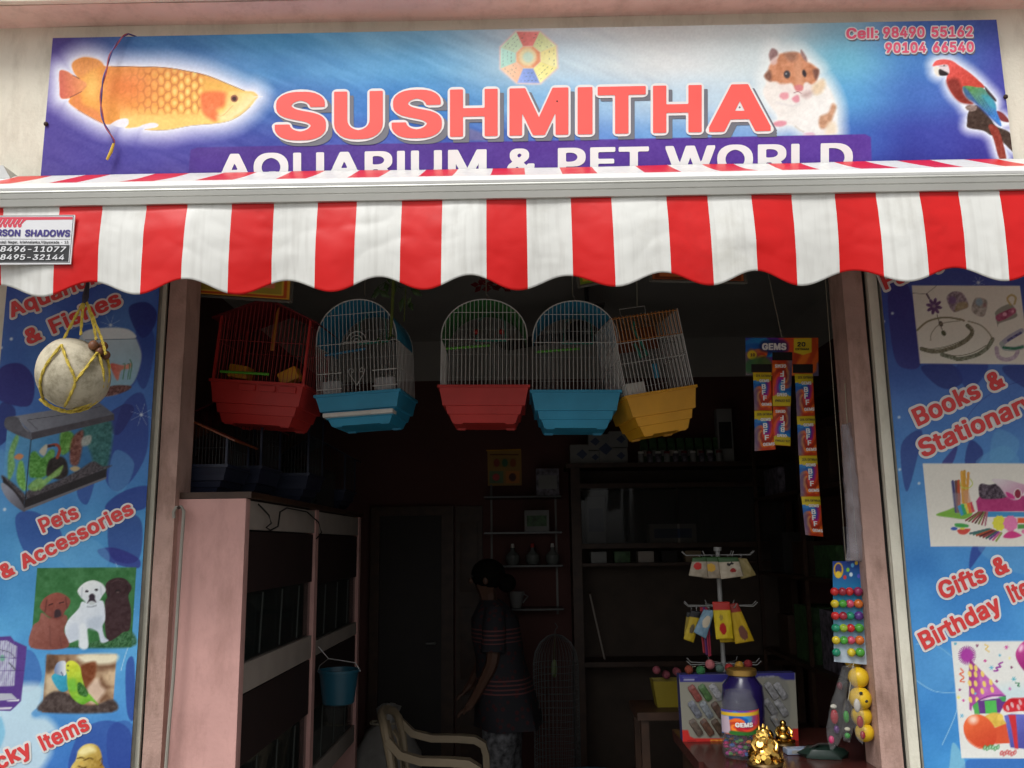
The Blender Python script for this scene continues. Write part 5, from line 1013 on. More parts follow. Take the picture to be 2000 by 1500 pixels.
    p.C = (p.C + ((vnoise(p.x, p.y, 3.0, 17, 2) - 0.5) * 10)[:, None]) * 0.97 + np.array([4, 6, 7.])
    p.at(0, 0, 1)
def paint_right(p):
    p.at(0, 0, 1)
    t = np.clip((p.y - 540) / 960, 0, 1)
    ky = np.array([0, .1, .25, .42, .6, .8, 1.0])
    kc = np.array([(72, 84, 160), (74, 98, 174), (76, 114, 184), (78, 136, 198), (68, 136, 202), (72, 142, 208), (70, 146, 210)], float)
    p.C = np.stack([np.interp(t, ky, kc[:, i]) for i in range(3)], 1)
    p.C += ((vnoise(p.x, p.y, 100, 14, 3) - 0.5) * 44)[:, None] * np.array([0.8, 1, 0.8])
    D1, D2, D3, L1 = (44, 48, 116), (48, 62, 140), (58, 42, 112), (104, 164, 208)
    petals(p, [([(1735, 560), (1775, 560), (1800, 700), (1770, 720), (1745, 690)], D3, .6), ([(1800, 715), (1860, 712), (1880, 745), (1850, 760), (1820, 745)], D1, .7), ([(1870, 712), (1930, 712), (1900, 760), (1880, 750)], D2, .7),
        ([(1760, 870), (1800, 840), (1790, 900), (1770, 960)], D1, .6), ([(1895, 860), (1920, 880), (1910, 905), (1885, 905)], D1, .7), ([(1945, 840), (1990, 860), (1975, 900), (1935, 905)], L1, .5), ([(1905, 905), (1960, 870), (1990, 905)], L1, .5),
        ([(1850, 890), (1870, 870), (1860, 905), (1840, 906)], D3, .7), ([(1900, 1066), (1925, 1066), (1910, 1090), (1893, 1110)], D2, .8), ([(1910, 1068), (1990, 1068), (2020, 1120), (1960, 1110)], L1, .4), ([(1960, 715), (2040, 720), (2040, 770), (1980, 745)], D1, .6),
        ([(1885, 1490), (1920, 1482), (2040, 1484), (2040, 1540), (1880, 1540)], (54, 100, 180), .7), ([(1855, 1490), (1862, 1450), (1885, 1490), (1875, 1540), (1850, 1540)], (140, 196, 214), .7), ([(1790, 1255), (1850, 1270), (1868, 1310), (1850, 1350), (1790, 1330)], L1, .3)])
    p.line([(1790, 1258), (1830, 1262), (1862, 1285)], 1.4, (150, 200, 224), 0.6).line([(1784, 1325), (1825, 1350), (1870, 1352)], 1.6, (170, 210, 228), 0.7).line([(1840, 1455), (1868, 1390), (1872, 1340)], 1.6, (180, 216, 230), 0.7)
    p.line([(2010, 740), (1950, 760), (1900, 800), (1860, 870)], 1.2, (50, 50, 130), 0.6)
    p.star(1911, 552, 12, (210, 222, 230), 4, 0.8)
    for x, y in ((1743, 612), (1726, 628), (1756, 815), (1757, 917), (1795, 944)): p.ell(x, y, 2.6, 2.6, (200, 214, 226), f=3)
    # ---- jewellery
    T = p.at(1750, 540, 0.125)
    T.fill([(245, 140), (1935, 145), (2100, 1375), (375, 1360)], (228, 222, 208), 1.6, sm=False)
    T.line([(260, 260), (470, 275), (630, 150)], 1.0, (120, 112, 96), 0.9, False).line([(480, 275), (520, 345)], 3.5, (84, 64, 78), 1, False)
    for k in range(8):
        a = k * math.pi / 4 + 0.2; T.ell(595 + 72 * math.cos(a), 465 + 78 * math.sin(a), 56, 26, nzc((104, 70, 112), 24, 3), math.degrees(a), 1.4)
    T.ell(595, 465, 22, 22, (150, 130, 140)).line([(640, 600), (660, 660), (720, 830)], 1.6, (96, 90, 70), 0.9, False).ell(700, 740, 34, 46, (96, 84, 72), -20).ell(745, 885, 34, 46, (84, 88, 62), -30)
    T.line([(330, 840), (500, 700), (760, 640), (1000, 670), (1060, 690)], 3.6, (130, 122, 92), 0.95).line([(1000, 690), (700, 740), (560, 880), (540, 1000)], 1.8, (140, 132, 106), 0.8)
    T.line([(400, 1130), (560, 1170), (760, 1150), (1000, 1060), (1150, 950), (1190, 850), (1120, 770)], 8, nzc((124, 118, 96), 50, 3), 1).line([(380, 1110), (560, 1130), (800, 1090), (1050, 990), (1170, 880)], 1.2, (84, 80, 56), 0.9)
    T.line([(720, 1220), (900, 1270), (1000, 1290), (1250, 1230), (1420, 1120), (1510, 980)], 8, nzc((122, 124, 104), 50, 3, 4), 1).line([(1130, 700), (1320, 760), (1450, 880), (1510, 990)], 2.4, (140, 134, 106), 0.9).line([(760, 1215), (950, 1240), (1200, 1190), (1400, 1080)], 1.2, (88, 84, 60), 0.9)
    T.fill([(790, 330), (880, 240), (1020, 250), (1100, 350), (1130, 470), (1000, 530), (910, 555), (840, 480)], nzc((150, 132, 140), 54, 4, 3), 2).ell(880, 370, 60, 60, (120, 90, 138), f=3, a=0.8).fill([(960, 420), (1100, 400), (1120, 480), (990, 530), (920, 540)], nzc((176, 160, 110), 30, 4), 4, 0.7)
    T.fill([(1180, 520), (1230, 350), (1330, 335), (1420, 380), (1420, 500), (1370, 620), (1270, 610)], nzc((170, 160, 150), 46, 4, 5), 2).ell(1300, 400, 56, 60, (140, 168, 186), f=4, a=0.8).ell(1385, 450, 28, 34, (150, 110, 110), f=3, a=0.8)
    T.fill([(1550, 560), (1640, 480), (1800, 430), (1880, 560), (1870, 640), (1620, 730), (1590, 780), (1560, 640)], (150, 148, 134), 2).fill([(1560, 620), (1700, 540), (1840, 490), (1870, 560), (1740, 650), (1600, 700)], nzc((168, 84, 112), 40, 4), 2).ell(1700, 590, 34, 30, (226, 160, 180)).ell(1825, 545, 22, 22, (220, 150, 170)).line([(1790, 440), (1740, 350), (1800, 290), (1870, 330), (1850, 430)], 4, (190, 166, 104), 0.9)
    T.line([(1680, 1030), (1780, 950), (1960, 850)], 10, (168, 164, 178), 1, False).line([(1750, 1000), (1950, 880)], 5, nzc((90, 84, 130), 50, 2.5), 1, False).line([(1650, 1050), (1700, 1120), (1860, 1130), (1980, 1100)], 9, (170, 176, 172), 1).line([(1680, 1110), (1850, 1125), (1980, 1100)], 5, nzc((60, 120, 92), 24, 3), 1)
    T.line([(1570, 1120), (1600, 1250), (1720, 1300), (1850, 1260), (1900, 1180)], 8, nzc((190, 170, 182), 24, 3), 1)
    # ---- stationery
    T = p.at(1790, 890, 210 / 1658)
    T.fill([(95, 120), (1720, 118), (1760, 1400), (220, 1400)], (228, 222, 210), 1.6, sm=False)
    T.fill([(300, 915), (480, 840), (620, 800), (860, 880), (750, 975), (560, 960)], (124, 174, 66), 2)
    for k, (a, b, c, d, col) in enumerate(((560, 400, 610, 860, (62, 60, 110)), (610, 400, 640, 860, (110, 70, 60)), (650, 390, 660, 760, (190, 76, 44)), (700, 250, 720, 720, (220, 160, 60)), (740, 240, 740, 720, (206, 150, 50)), (800, 270, 770, 720, (214, 150, 66)))):
        T.line([(a, b), (c, d)], 5.5, col, 1, False)
    T.fill([(555, 570), (690, 580), (700, 900), (610, 890)], (150, 140, 150), 4, 0.55, sm=False).fill([(700, 540), (800, 530), (840, 720), (740, 740)], (206, 150, 120), 3, 0.7, sm=False).line([(670, 400), (690, 470), (740, 500), (820, 490), (865, 430), (830, 360)], 2, (190, 200, 90), 0.9)
    for q, col in (([(630, 780), (690, 750), (740, 900), (690, 930)], (70, 150, 196)), ([(680, 750), (730, 740), (780, 890), (730, 920)], (60, 160, 100)), ([(730, 745), (770, 740), (810, 890), (780, 895)], (214, 206, 70)), ([(770, 735), (820, 720), (860, 880), (815, 890)], (226, 120, 60)), ([(820, 720), (855, 715), (900, 860), (860, 880)], (206, 66, 80))): T.fill(q, col, 1.6, sm=False)
    T.fill([(920, 700), (970, 630), (1720, 620), (1760, 860), (945, 860)], nzc((176, 56, 112), 10, 6), 1.8, sm=False).fill([(1040, 860), (1760, 870), (1760, 945), (1070, 945)], (70, 140, 190), 1.8, sm=False)
    T.fill([(960, 480), (1010, 430), (1120, 450), (1250, 430), (1300, 500), (1380, 640), (1100, 670), (980, 640)], nzc((84, 70, 80), 60, 4, 3), 2).fill([(1160, 370), (1380, 370), (1640, 440), (1700, 480), (1560, 680), (1400, 640), (1300, 500)], lg((220, 206, 208), (1950, 940), (204, 150, 176), (1975, 975)), 2).ell(1560, 590, 62, 86, (232, 220, 216)).ell(1562, 588, 48, 70, (140, 40, 60)).fill([(1380, 560), (1480, 600), (1520, 660), (1420, 650)], (206, 60, 130), 2)
    for k in range(7): T.line([(960 + 22 * k, 870), (760 + 50 * k, 1000 + 12 * k)], 3.4, ((130, 60, 60), (110, 110, 60), (150, 60, 70), (90, 60, 50), (120, 120, 70), (150, 70, 80), (170, 110, 120))[k], 1, False)
    for k in range(9): T.line([(1120 + 24 * k, 1130 + 8 * k), (830 + 50 * k, 1200 + 14 * k)], 4.0, ((60, 100, 100), (70, 110, 100), (170, 80, 50), (90, 40, 40), (140, 60, 60), (60, 90, 80), (110, 60, 130), (190, 90, 130), (140, 160, 80))[k], 1, False)
    T.fill([(590, 1050), (700, 1045), (800, 1070), (780, 1105), (620, 1100)], (74, 160, 76), 2).ell(580, 1125, 52, 26, (60, 90, 170)).fill([(640, 1140), (830, 1130), (760, 1210), (660, 1205)], (206, 76, 66), 2).ell(710, 1125, 40, 16, (214, 206, 80))
    for cx_, cy_, r_, col in ((1280, 1040, 100, (220, 212, 70)), (1450, 1045, 105, (226, 124, 170))):
        T.ell(cx_, cy_, r_, r_ * 1.1, col)
        for k in range(10): a = k * math.pi / 5; T.ell(cx_ + r_ * 0.86 * math.cos(a), cy_ + r_ * 0.95 * math.sin(a), 26, 26, col)
    T.fill([(1340, 1260), (1390, 1190), (1480, 1160), (1600, 1210), (1610, 1240), (1480, 1275)], (206, 60, 124), 2).fill([(1560, 960), (1760, 960), (1760, 1040), (1560, 1040)], (226, 90, 50), 2, sm=False).fill([(1560, 1060), (1760, 1055), (1760, 1120), (1560, 1130)], (90, 150, 80), 2, sm=False).ell(1680, 1170, 60, 40, (226, 120, 160))
    # ---- party picture
    T = p.at(1840, 1240, 160 / 923)
    T.fill([(103, 75), (1000, 68), (1050, 1392), (218, 1390)], (230, 228, 222), 1.6, sm=False)
    T.fill([(560, 620), (760, 560), (1000, 600), (1000, 760), (700, 760)], (190, 220, 226), 22, 0.6)
    for k in range(30): a = k * 2 * math.pi / 30; T.line([(282, 230), (282 + 98 * math.cos(a), 230 + 104 * math.sin(a))], 1.8, (150, 50, 140), 1, False)
    T.ell(282, 230, 70, 74, (168, 60, 156), f=4)
    T.fill([(312, 270), (720, 690), (560, 700), (420, 740), (340, 800), (330, 860), (308, 840), (300, 420)], lg((150, 50, 130), (1890, 1330), (196, 100, 180), (1925, 1335), 6, 6), 1.8, sm=False)
    T.fill([(400, 400), (520, 640), (470, 660)], (206, 130, 196), 5, 0.7, sm=False)
    for cx_, cy_ in ((325, 360), (380, 375), (378, 445), (455, 440), (378, 548), (475, 553), (550, 535), (344, 635), (452, 635), (565, 618), (312, 440), (312, 545), (320, 730), (396, 735)): T.ell(cx_, cy_, 20, 36, (238, 206, 110), -15)
    T.line([(400, 745), (520, 690), (640, 680), (715, 692)], 2, (84, 30, 100), 0.8)
    T.fill([(345, 790), (400, 745), (720, 700), (715, 760), (650, 880), (370, 890)], (104, 56, 130), 1.8, sm=False).fill([(345, 800), (400, 750), (425, 895), (370, 895)], (84, 170, 84), 1.6, sm=False).fill([(480, 745), (610, 735), (620, 880), (490, 890)], (84, 184, 84), 1.6, sm=False).fill([(640, 700), (720, 695), (715, 750), (680, 750)], (70, 160, 90), 1.6, sm=False)
    T.fill([(690, 790), (760, 720), (860, 710), (1000, 720), (1000, 850), (870, 860), (740, 870), (690, 840)], nzc((206, 40, 50), 26, 8), 2)
    for q in ((790, 790), (880, 760), (740, 825), (860, 815)): T.ell(q[0], q[1], 16, 34, (226, 206, 206), -20, a=0.8)
    T.fill([(700, 910), (780, 890), (1000, 900), (1000, 1290), (770, 1270)], lg((110, 110, 196), (1970, 1400), (80, 80, 160), (2000, 1450)), 1.8, sm=False).fill([(745, 900), (830, 900), (860, 1285), (820, 1282), (780, 1040)], (206, 50, 56), 1.8, sm=False)
    T.fill([(470, 930), (560, 880), (660, 890), (690, 950), (720, 1010), (590, 1040), (500, 990)], nzc((226, 186, 80), 20, 8), 2).ell(655, 930, 34, 40, (240, 200, 90))
    T.fill([(560, 1060), (720, 1000), (765, 1220), (600, 1230)], (220, 84, 50), 1.8, sm=False)
    T.fill([(240, 1040), (290, 930), (390, 895), (500, 930), (590, 1040), (615, 1170), (570, 1250), (470, 1285), (380, 1265), (280, 1180)], lg((240, 110, 60), (1895, 1400), (206, 66, 40), (1930, 1460)), 1.8).ell(350, 955, 50, 46, (250, 220, 200), f=10, a=0.9).line([(290, 1180), (380, 1255), (480, 1278)], 2, (250, 160, 120), 0.7)
    T.fill([(830, 200), (900, 90), (1000, 60), (1000, 460), (920, 400), (850, 300)], lg((206, 76, 150), (1990, 1260), (150, 30, 110), (2000, 1310)), 1.8).ell(890, 150, 24, 40, (250, 210, 230), 20, f=6, a=0.9)
    for a, b, col in ((480, 1270, (70, 150, 80)), (670, 1330, (206, 66, 66))):
        for k in range(6): T.ell(a + 30 * k, b + 10 * math.sin(k * 2), 18, 30, col, 20, a=0.9).ell(a + 30 * k + 3, b + 10 * math.sin(k * 2), 9, 18, (214, 220, 216), 20, a=0.7)
    for x, y, c, r_ in ((150, 100, (90, 170, 200), 13), (396, 122, (120, 50, 90), 14), (724, 140, (206, 70, 150), 22), (650, 230, (90, 170, 200), 12), (484, 293, (206, 80, 150), 15), (556, 370, (90, 176, 206), 22), (783, 365, (120, 50, 90), 10), (616, 520, (140, 40, 110), 14), (808, 496, (70, 170, 190), 24), (764, 606, (206, 120, 180), 15), (200, 620, (140, 50, 110), 12), (186, 705, (236, 224, 120), 20), (240, 740, (206, 70, 150), 11), (222, 912, (90, 170, 206), 18), (760, 262, (240, 226, 150), 12), (375, 660, (120, 180, 210), 10)):
        for k in range(3): a = k * math.pi / 3; T.line([(x - r_ * math.cos(a), y - r_ * math.sin(a)), (x + r_ * math.cos(a), y + r_ * math.sin(a))], 1.6, c, 0.9, False)
    T.line([(210, 380), (240, 420), (200, 440), (245, 480), (205, 520), (250, 530)], 2.6, (226, 96, 56), 1).line([(680, 310), (640, 330), (660, 360), (610, 370), (630, 400), (585, 405)], 3, (150, 50, 150), 1).line([(480, 110), (520, 130), (490, 160), (530, 190)], 2.2, (226, 190, 90), 1).line([(830, 540), (870, 550), (850, 570), (870, 580)], 2.4, (60, 130, 90), 1)
    p.C = (p.C + ((vnoise(p.x, p.y, 3.0, 19, 2) - 0.5) * 10)[:, None]) * 0.97 + np.array([4, 6, 7.])
    p.at(0, 0, 1)

def board(name, label, x0, x1, painter):
    o = thing(name, label, 'sign board')
    z0, z1 = 0.55, 2.60
    MB().box((x0, Y_PAN + 0.003, z0), (x1, -0.002, z1)).build('board', M_steel, o)
    print_sheet('printed_face', o, x0, x1, z0, z1, Y_PAN, 0.0028, painter, M_panprint)
    return o
def board_text(o, rows):
    items = [(s_, a, b, upv(a, b, h)) for (s_, a, b, h) in rows]
    for it in items:
        lettering(o, M_halo, lambda x, y: pp(x, y, 0.0014), [it], 0.10)
        lettering(o, M_txt, lambda x, y: pp(x, y, 0.0032), [it], 0.03)
bl_ = board('printed_side_board', 'blue printed side board with aquarium, puppies and budgerigars, behind the hanging gourd', -1.682, -1.180, paint_left)
board_text(bl_, [('Aquarium', (24, 622), (212, 545), 30), ('& Fishes', (57, 675), (240, 595), 31), ('Pets', (85, 1042), (157, 1011), 30), ('& Accessories', (9, 1132), (264, 1003), 29), ('Lucky', (-46, 1526), (66, 1472), 32), ('Items', (87, 1467), (178, 1424), 32)])
br_ = board('printed_side_board', 'blue printed side board with jewellery, stationery and party pictures', 1.161, 1.68, paint_right)
board_text(br_, [('Fancy', (1729, 568), (1850, 516), 34), ('Books &', (1793, 834), (1964, 754), 37), ('Stationary', (1803, 895), (2026, 797), 37), ('Gifts &', (1841, 1172), (1972, 1116), 36), ('Birthday', (1806, 1270), (1958, 1192), 37), ('Items', (1978, 1178), (2060, 1140), 37)])

# ================================================================ things hanging in and around the doorway
def plastic(name, rgb, rough=0.38): return mat(name, rgb, rough, var=0.16, scale=9)
M_string = mat('pale_string', (0.42, 0.38, 0.28), 0.8)
M_clear = mat('clear_polythene', (0.75, 0.76, 0.78), 0.12, alpha=0.22, var=0.05)
M_wirew = mat('white_wire', (0.62, 0.62, 0.60), 0.35, var=0.05)
M_wirer2 = mat('red_wire', (0.42, 0.05, 0.05), 0.4, var=0.1)

rail = thing('hanging_rail', 'steel pipe across the shop ceiling from which the bird cages hang', 'rail')
RAIL_Y, RAIL_Z = 0.42, 2.80
MB().tube([(RX0, RAIL_Y, RAIL_Z), (RX1, RAIL_Y, RAIL_Z)], 0.011, 10).build('pipe', M_steel, rail, True)
for x in (-0.9, 0.0, 0.9): MB().tube([(x, RAIL_Y, RAIL_Z), (x, RAIL_Y, RZ)], 0.005, 6).build('hanger', M_steel, rail, True)

# ---- ash gourd in a yellow rope net
gd = thing('hanging_gourd', 'pale ash gourd in a yellow rope net with brown nuts hanging from the awning', 'gourd')
gc = PY(143, 729, -0.50); GR = Vector((0.0895, 0.088, 0.098))
def ray_g(px, py, off):
    d = Vector(_ray(px, py)).normalized(); o = Vector(CAM_POS) - gc
    a = sum((d[i] / (GR[i] + off)) ** 2 for i in range(3)); b = 2 * sum(o[i] * d[i] / (GR[i] + off) ** 2 for i in range(3)); c = sum((o[i] / (GR[i] + off)) ** 2 for i in range(3)) - 1
    D = b * b - 4 * a * c
    if D < 0: return PY(px, py, gc.y)
    return Vector(CAM_POS) + d * ((-b - math.sqrt(D)) / (2 * a))
vs = []; fs = []; n_, m_ = 36, 24
for i in range(m_ + 1):
    t = math.pi * i / m_
    for k in range(n_):
        w = 2 * math.pi * k / n_
        q = Vector((math.sin(t) * math.cos(w), math.sin(t) * math.sin(w), math.cos(t)))
        bump = 1 + 0.03 * math.sin(2 * w + 1) * math.sin(t) + 0.02 * math.cos(3 * t) - 0.05 * max(0, q.z) ** 6 + 0.035 * (float(vnoise(np.array([q.x * 9 + 40]), np.array([q.z * 9 + q.y * 5 + 40]), 6, 3, 3)[0]) - 0.5) - 0.06 * max(0, q.x) * max(0, q.z)
        vs.append(gc + Vector((q.x * GR.x * bump + 0.012 * q.z * -0.6, q.y * GR.y * bump, q.z * GR.z * bump)))
for i in range(m_):
    for k in range(n_):
        l = (k + 1) % n_; fs.append((i * n_ + k, i * n_ + l, (i + 1) * n_ + l, (i + 1) * n_ + k))
M_gourd = bpy.data.materials.new('waxy_gourd_rind'); M_gourd.use_nodes = True
t_ = M_gourd.node_tree; b_ = t_.nodes['Principled BSDF']; b_.inputs['Roughness'].default_value = 0.75
tc_ = t_.nodes.new('ShaderNodeTexCoord'); n1_ = t_.nodes.new('ShaderNodeTexNoise'); n1_.inputs['Scale'].default_value = 14; n1_.inputs['Detail'].default_value = 8; n1_.inputs['Roughness'].default_value = 0.75
t_.links.new(tc_.outputs['Object'], n1_.inputs['Vector'])
r_ = t_.nodes.new('ShaderNodeValToRGB'); r_.color_ramp.elements[0].position = 0.36; r_.color_ramp.elements[0].color = (0.25, 0.215, 0.14, 1); r_.color_ramp.elements[1].position = 0.56; r_.color_ramp.elements[1].color = (0.56, 0.50, 0.37, 1)
t_.links.new(n1_.outputs['Fac'], r_.inputs['Fac']); t_.links.new(r_.outputs['Color'], b_.inputs['Base Color'])
MB().add(vs, fs).build('gourd', M_gourd, gd, True)
M_rope = mat('yellow_nylon_rope', (0.62, 0.46, 0.06), 0.6, var=0.35, scale=120, bump=0.5, bscale=300)
def gpt(u, v): return (u / 3.0, 500 + v / 3.0)
def rope(pts, r=0.0038, wrap=True):
    q = smooth_poly([gpt(*p) for p in pts], 6, False)
    P_ = [ray_g(x, y, r * 0.8) if wrap else PY(x, y, gc.y - 0.03) for x, y in q]
    # a two-strand twist
    mb = MB()
    for ph in (0, math.pi):
        mb.tube([p + Vector((r * 0.45 * math.cos(i * 1.1 + ph), 0.0, r * 0.45 * math.sin(i * 1.1 + ph))) for i, p in enumerate(P_)], r * 0.72, 5)
    return mb.build('rope', M_rope, gd, True)
rope([(495, 262), (440, 360), (378, 478), (360, 520)], wrap=False)
rope([(360, 520), (270, 640), (236, 740), (250, 830), (300, 878), (380, 905)])
rope([(360, 520), (395, 620), (440, 730), (410, 820), (380, 880)])
rope([(570, 565), (500, 660), (440, 735)])
rope([(575, 560), (605, 680), (595, 780), (540, 855), (420, 908)])
rope([(620, 575), (640, 650), (630, 740), (590, 810), (480, 900)])
rope([(238, 838), (300, 885), (400, 912), (500, 895), (570, 845)], 0.005)
rope([(495, 262), (482, 350), (474, 462)], wrap=False)
rope([(508, 270), (545, 390), (565, 490)], wrap=False)
rope([(515, 285), (575, 430), (604, 510), (620, 575)], wrap=False)
kt = PY(165, 588, gc.y - 0.03)
MB().tube([kt + Vector((0, 0, -0.006)), kt + Vector((0.002, 0, 0.012)), kt + Vector((0, 0.01, 0.05)), (kt.x + 0.01, -0.585, 2.515)], [0.006, 0.009, 0.005, 0.004], 8).build('tie', mat('dark_twine', (0.05, 0.05, 0.07), 0.8), gd, True)
M_nut = mat('brown_nutshell', (0.22, 0.09, 0.045), 0.45, var=0.3, scale=60)
for (u, v, r) in ((552, 525, 0.0132), (608, 530, 0.0128), (622, 582, 0.0126), (588, 560, 0.011)):
    x, y = gpt(u, v); MB().ball(ray_g(x, y, 0.004) + Vector((0, -0.004, 0)), r, 14, 10).build('nut', M_nut, gd, True)

# ---- bird cages
def rect(hx, y0, y1, z): return [(-hx, y0, z), (hx, y0, z), (hx, y1, z), (-hx, y1, z)]
def tray(o, w, d, h, m, arch=0.0, name='tray'):
    """stepped, tapering base tray; front at y=0"""
    hx = w / 2 + 0.010
    st_ = [(0, 0.0), (-0.004, 0.0), (-0.010, 0.0), (-0.010, 0.006), (-0.35 * h, 0.014), (-0.53 * h, 0.018), (-0.54 * h, 0.028), (-0.75 * h, 0.035), (-0.76 * h, 0.041), (-0.97 * h, 0.052)]
    rings = [rect(hx - i, -0.010 + i * 0.8, d + 0.010 - i * 0.8, z) for z, i in st_]
    inner = [rect(hx - 0.012, 0.0, d, -0.002), rect(hx - 0.02, 0.006, d - 0.006, -0.03)]
    mb = MB(); mb.loft(rings + [rect(hx - 0.06, 0.045, d - 0.045, -0.955 * h)], cap=False); mb.loft(list(reversed(inner)), cap=False)
    n = len(mb.v); mb.add(rect(hx - 0.02, 0.006, d - 0.006, -0.03), [(0, 1, 2, 3)]); mb.add(rect(hx - 0.06, 0.045, d - 0.045, -0.955 * h), [(3, 2, 1, 0)])
    mb.add(rect(hx, -0.010, d + 0.010, 0) + rect(hx - 0.012, 0.0, d, -0.002), [(0, 1, 5, 4), (1, 2, 6, 5), (2, 3, 7, 6), (3, 0, 4, 7)])
    t = mb.build(name, m, o)
    for sx in (-1, 1):
        for yy in (0.045, d - 0.045):
            xx = sx * (hx - 0.072)
            MB().loft([[(xx - a, yy - b, z), (xx + a, yy - b, z), (xx + a, yy + b, z), (xx - a, yy + b, z)] for z, a, b in ((-0.90 * h, 0.024, 0.012), (-1.0 * h, 0.014, 0.008))]).build('foot', m, t)
    return t
def wires(o, name, segs, r, m):
    mb = MB()
    for s_ in segs: mb.tube(s_, r, 5)
    g = mb.build(name, m, o, True); g['kind'] = 'stuff'; return g
def arc(w, h1, h, n=24):
    return [(-w / 2 * math.cos(math.pi * i / n), h1 + (h - h1) * math.sin(math.pi * i / n) ** 0.9) for i in range(n + 1)]
def arch_h(x, w, h1, h): 
    c = max(-1, min(1, 2 * x / w)); return h1 + (h - h1) * math.sqrt(max(0, 1 - c * c)) ** 0.9
def arch_cage(label, L, R_, apex, Y, yaw, d, th, m_tray, m_roof, hw=0.5, extra=None, shift=0.0):
    A, B, T_ = PY(*L, Y), PY(*R_, Y), PY(*apex, Y)
    mid = (A + B) / 2; w = (B - A).length / max(0.9, math.cos(rad(yaw))); h = (T_ - mid).length; h1 = h * hw
    roll = -math.atan2(B.z - A.z, B.x - A.x)
    o = thing('bird_cage', label, 'bird cage', mid, (0, roll, rad(yaw)), 'bird cages hanging in the doorway')
    w2 = w - 0.012
    tray(o, w2, d, th, m_tray)
    n = 21; fr = []; bk = []
    for i in range(1, n):
        x = -w2 / 2 + w2 * i / n; zt_ = arch_h(x, w2, h1, h)
        fr.append([(x, 0.004, -0.008), (x, 0.004, zt_)]); bk.append([(x, d - 0.004, -0.008), (x, d - 0.004, zt_)])
    for z_, k in ((h1 * 0.98, 1.0), (h1 + (h - h1) * 0.66, 0.73)):
        fr.append([(-w2 / 2 * k, 0.002, z_), (w2 / 2 * k, 0.002, z_)]); bk.append([(-w2 / 2 * k, d - 0.002, z_), (w2 / 2 * k, d - 0.002, z_)])
    bk.append([(-w2 / 2, d - 0.002, h1 * 0.45), (w2 / 2, d - 0.002, h1 * 0.45)])
    wires(o, 'front_grille', fr, 0.0012, M_wirew); wires(o, 'back_grille', bk, 0.0010, M_wirew)
    for sx in (-1, 1):
        sd_ = [[(sx * w2 / 2, d * i / 12, -0.008), (sx * w2 / 2, d * i / 12, h1)] for i in range(0, 13)] + [[(sx * w2 / 2, 0, h1 * q), (sx * w2 / 2, d, h1 * q)] for q in (0.45, 0.98)]
        wires(o, 'side_grille', sd_, 0.0012, M_wirew)
    for yy in (0.003, d - 0.003):
        MB().tube([(x, yy, z) for x, z in arc(w2, h1, h)], 0.0024, 6).build('arch_frame', M_wirew, o, True)
    # curved plastic roof
    ar = [(x * 1.004, z + 0.001) for x, z in arc(w2, h1, h)]
    mb = MB(); k = len(ar)
    vs_ = [(x, 0.006, z) for x, z in ar] + [(x, d - 0.006, z) for x, z in ar] + [(x * 0.985, 0.006, z - 0.003) for x, z in ar] + [(x * 0.985, d - 0.006, z - 0.003) for x, z in ar]
    fs_ = [(i, i + 1, k + i + 1, k + i) for i in range(k - 1)] + [(2 * k + i, 3 * k + i, 3 * k + i + 1, 2 * k + i + 1) for i in range(k - 1)]
    mb.add(vs_, fs_).build('roof', m_roof, o, True)
    # fittings
    MB().tube([(-w2 * 0.46, d * 0.25, h1 * 0.86), (w2 * 0.06, d * 0.25, h1 * 0.93)], 0.0048, 8).build('perch', extra or M_perch, o, True)
    MB().tube([(0.02 - 0.06, d * 0.6, h1 * 1.16), (0.02 + 0.06, d * 0.6, h1 * 1.16)], 0.004, 8).tube([(0.02 - 0.055, d * 0.6, h1 * 1.16), (0.02 - 0.05, d * 0.6, h1 * 1.6), (0.02, d * 0.6, h * 0.99), (0.02 + 0.05, d * 0.6, h1 * 1.6), (0.02 + 0.055, d * 0.6, h1 * 1.16)], 0.0016, 6).build('swing', M_swing, o, True)
    hk = MB().tube([(0, d / 2, h - 0.004), (0, d / 2, h + 0.03), (0.008, d / 2, h + 0.045), (0, d / 2, h + 0.058)], 0.002, 6).build('hook', M_steel, o, True)
    Mw = Matrix.Translation(mid) @ Matrix.Rotation(rad(yaw), 4, 'Z') @ Matrix.Rotation(roll, 4, 'Y')
    e = Mw.inverted() @ Vector(((Mw @ Vector((0, d / 2, h))).x, RAIL_Y, RAIL_Z))
    MB().tube([(0, d / 2, h + 0.05), e], 0.0018, 5).build('cord', M_string, o, True)
    return o, w2, h1, h, d
M_perch = plastic('lime_plastic', (0.11, 0.42, 0.04)); M_swing = plastic('teal_plastic', (0.03, 0.28, 0.20)); M_red = plastic('red_plastic', (0.52, 0.035, 0.03)); M_blue = plastic('sky_blue_plastic', (0.03, 0.30, 0.50)); M_green = plastic('green_plastic', (0.05, 0.24, 0.06)); M_yel = plastic('yellow_plastic', (0.70, 0.34, 0.02)); M_orange = plastic('orange_plastic', (0.55, 0.20, 0.03)); M_wh = plastic('white_plastic', (0.68, 0.67, 0.62))
M_bluep = plastic('blue_perch_plastic', (0.03, 0.22, 0.40))
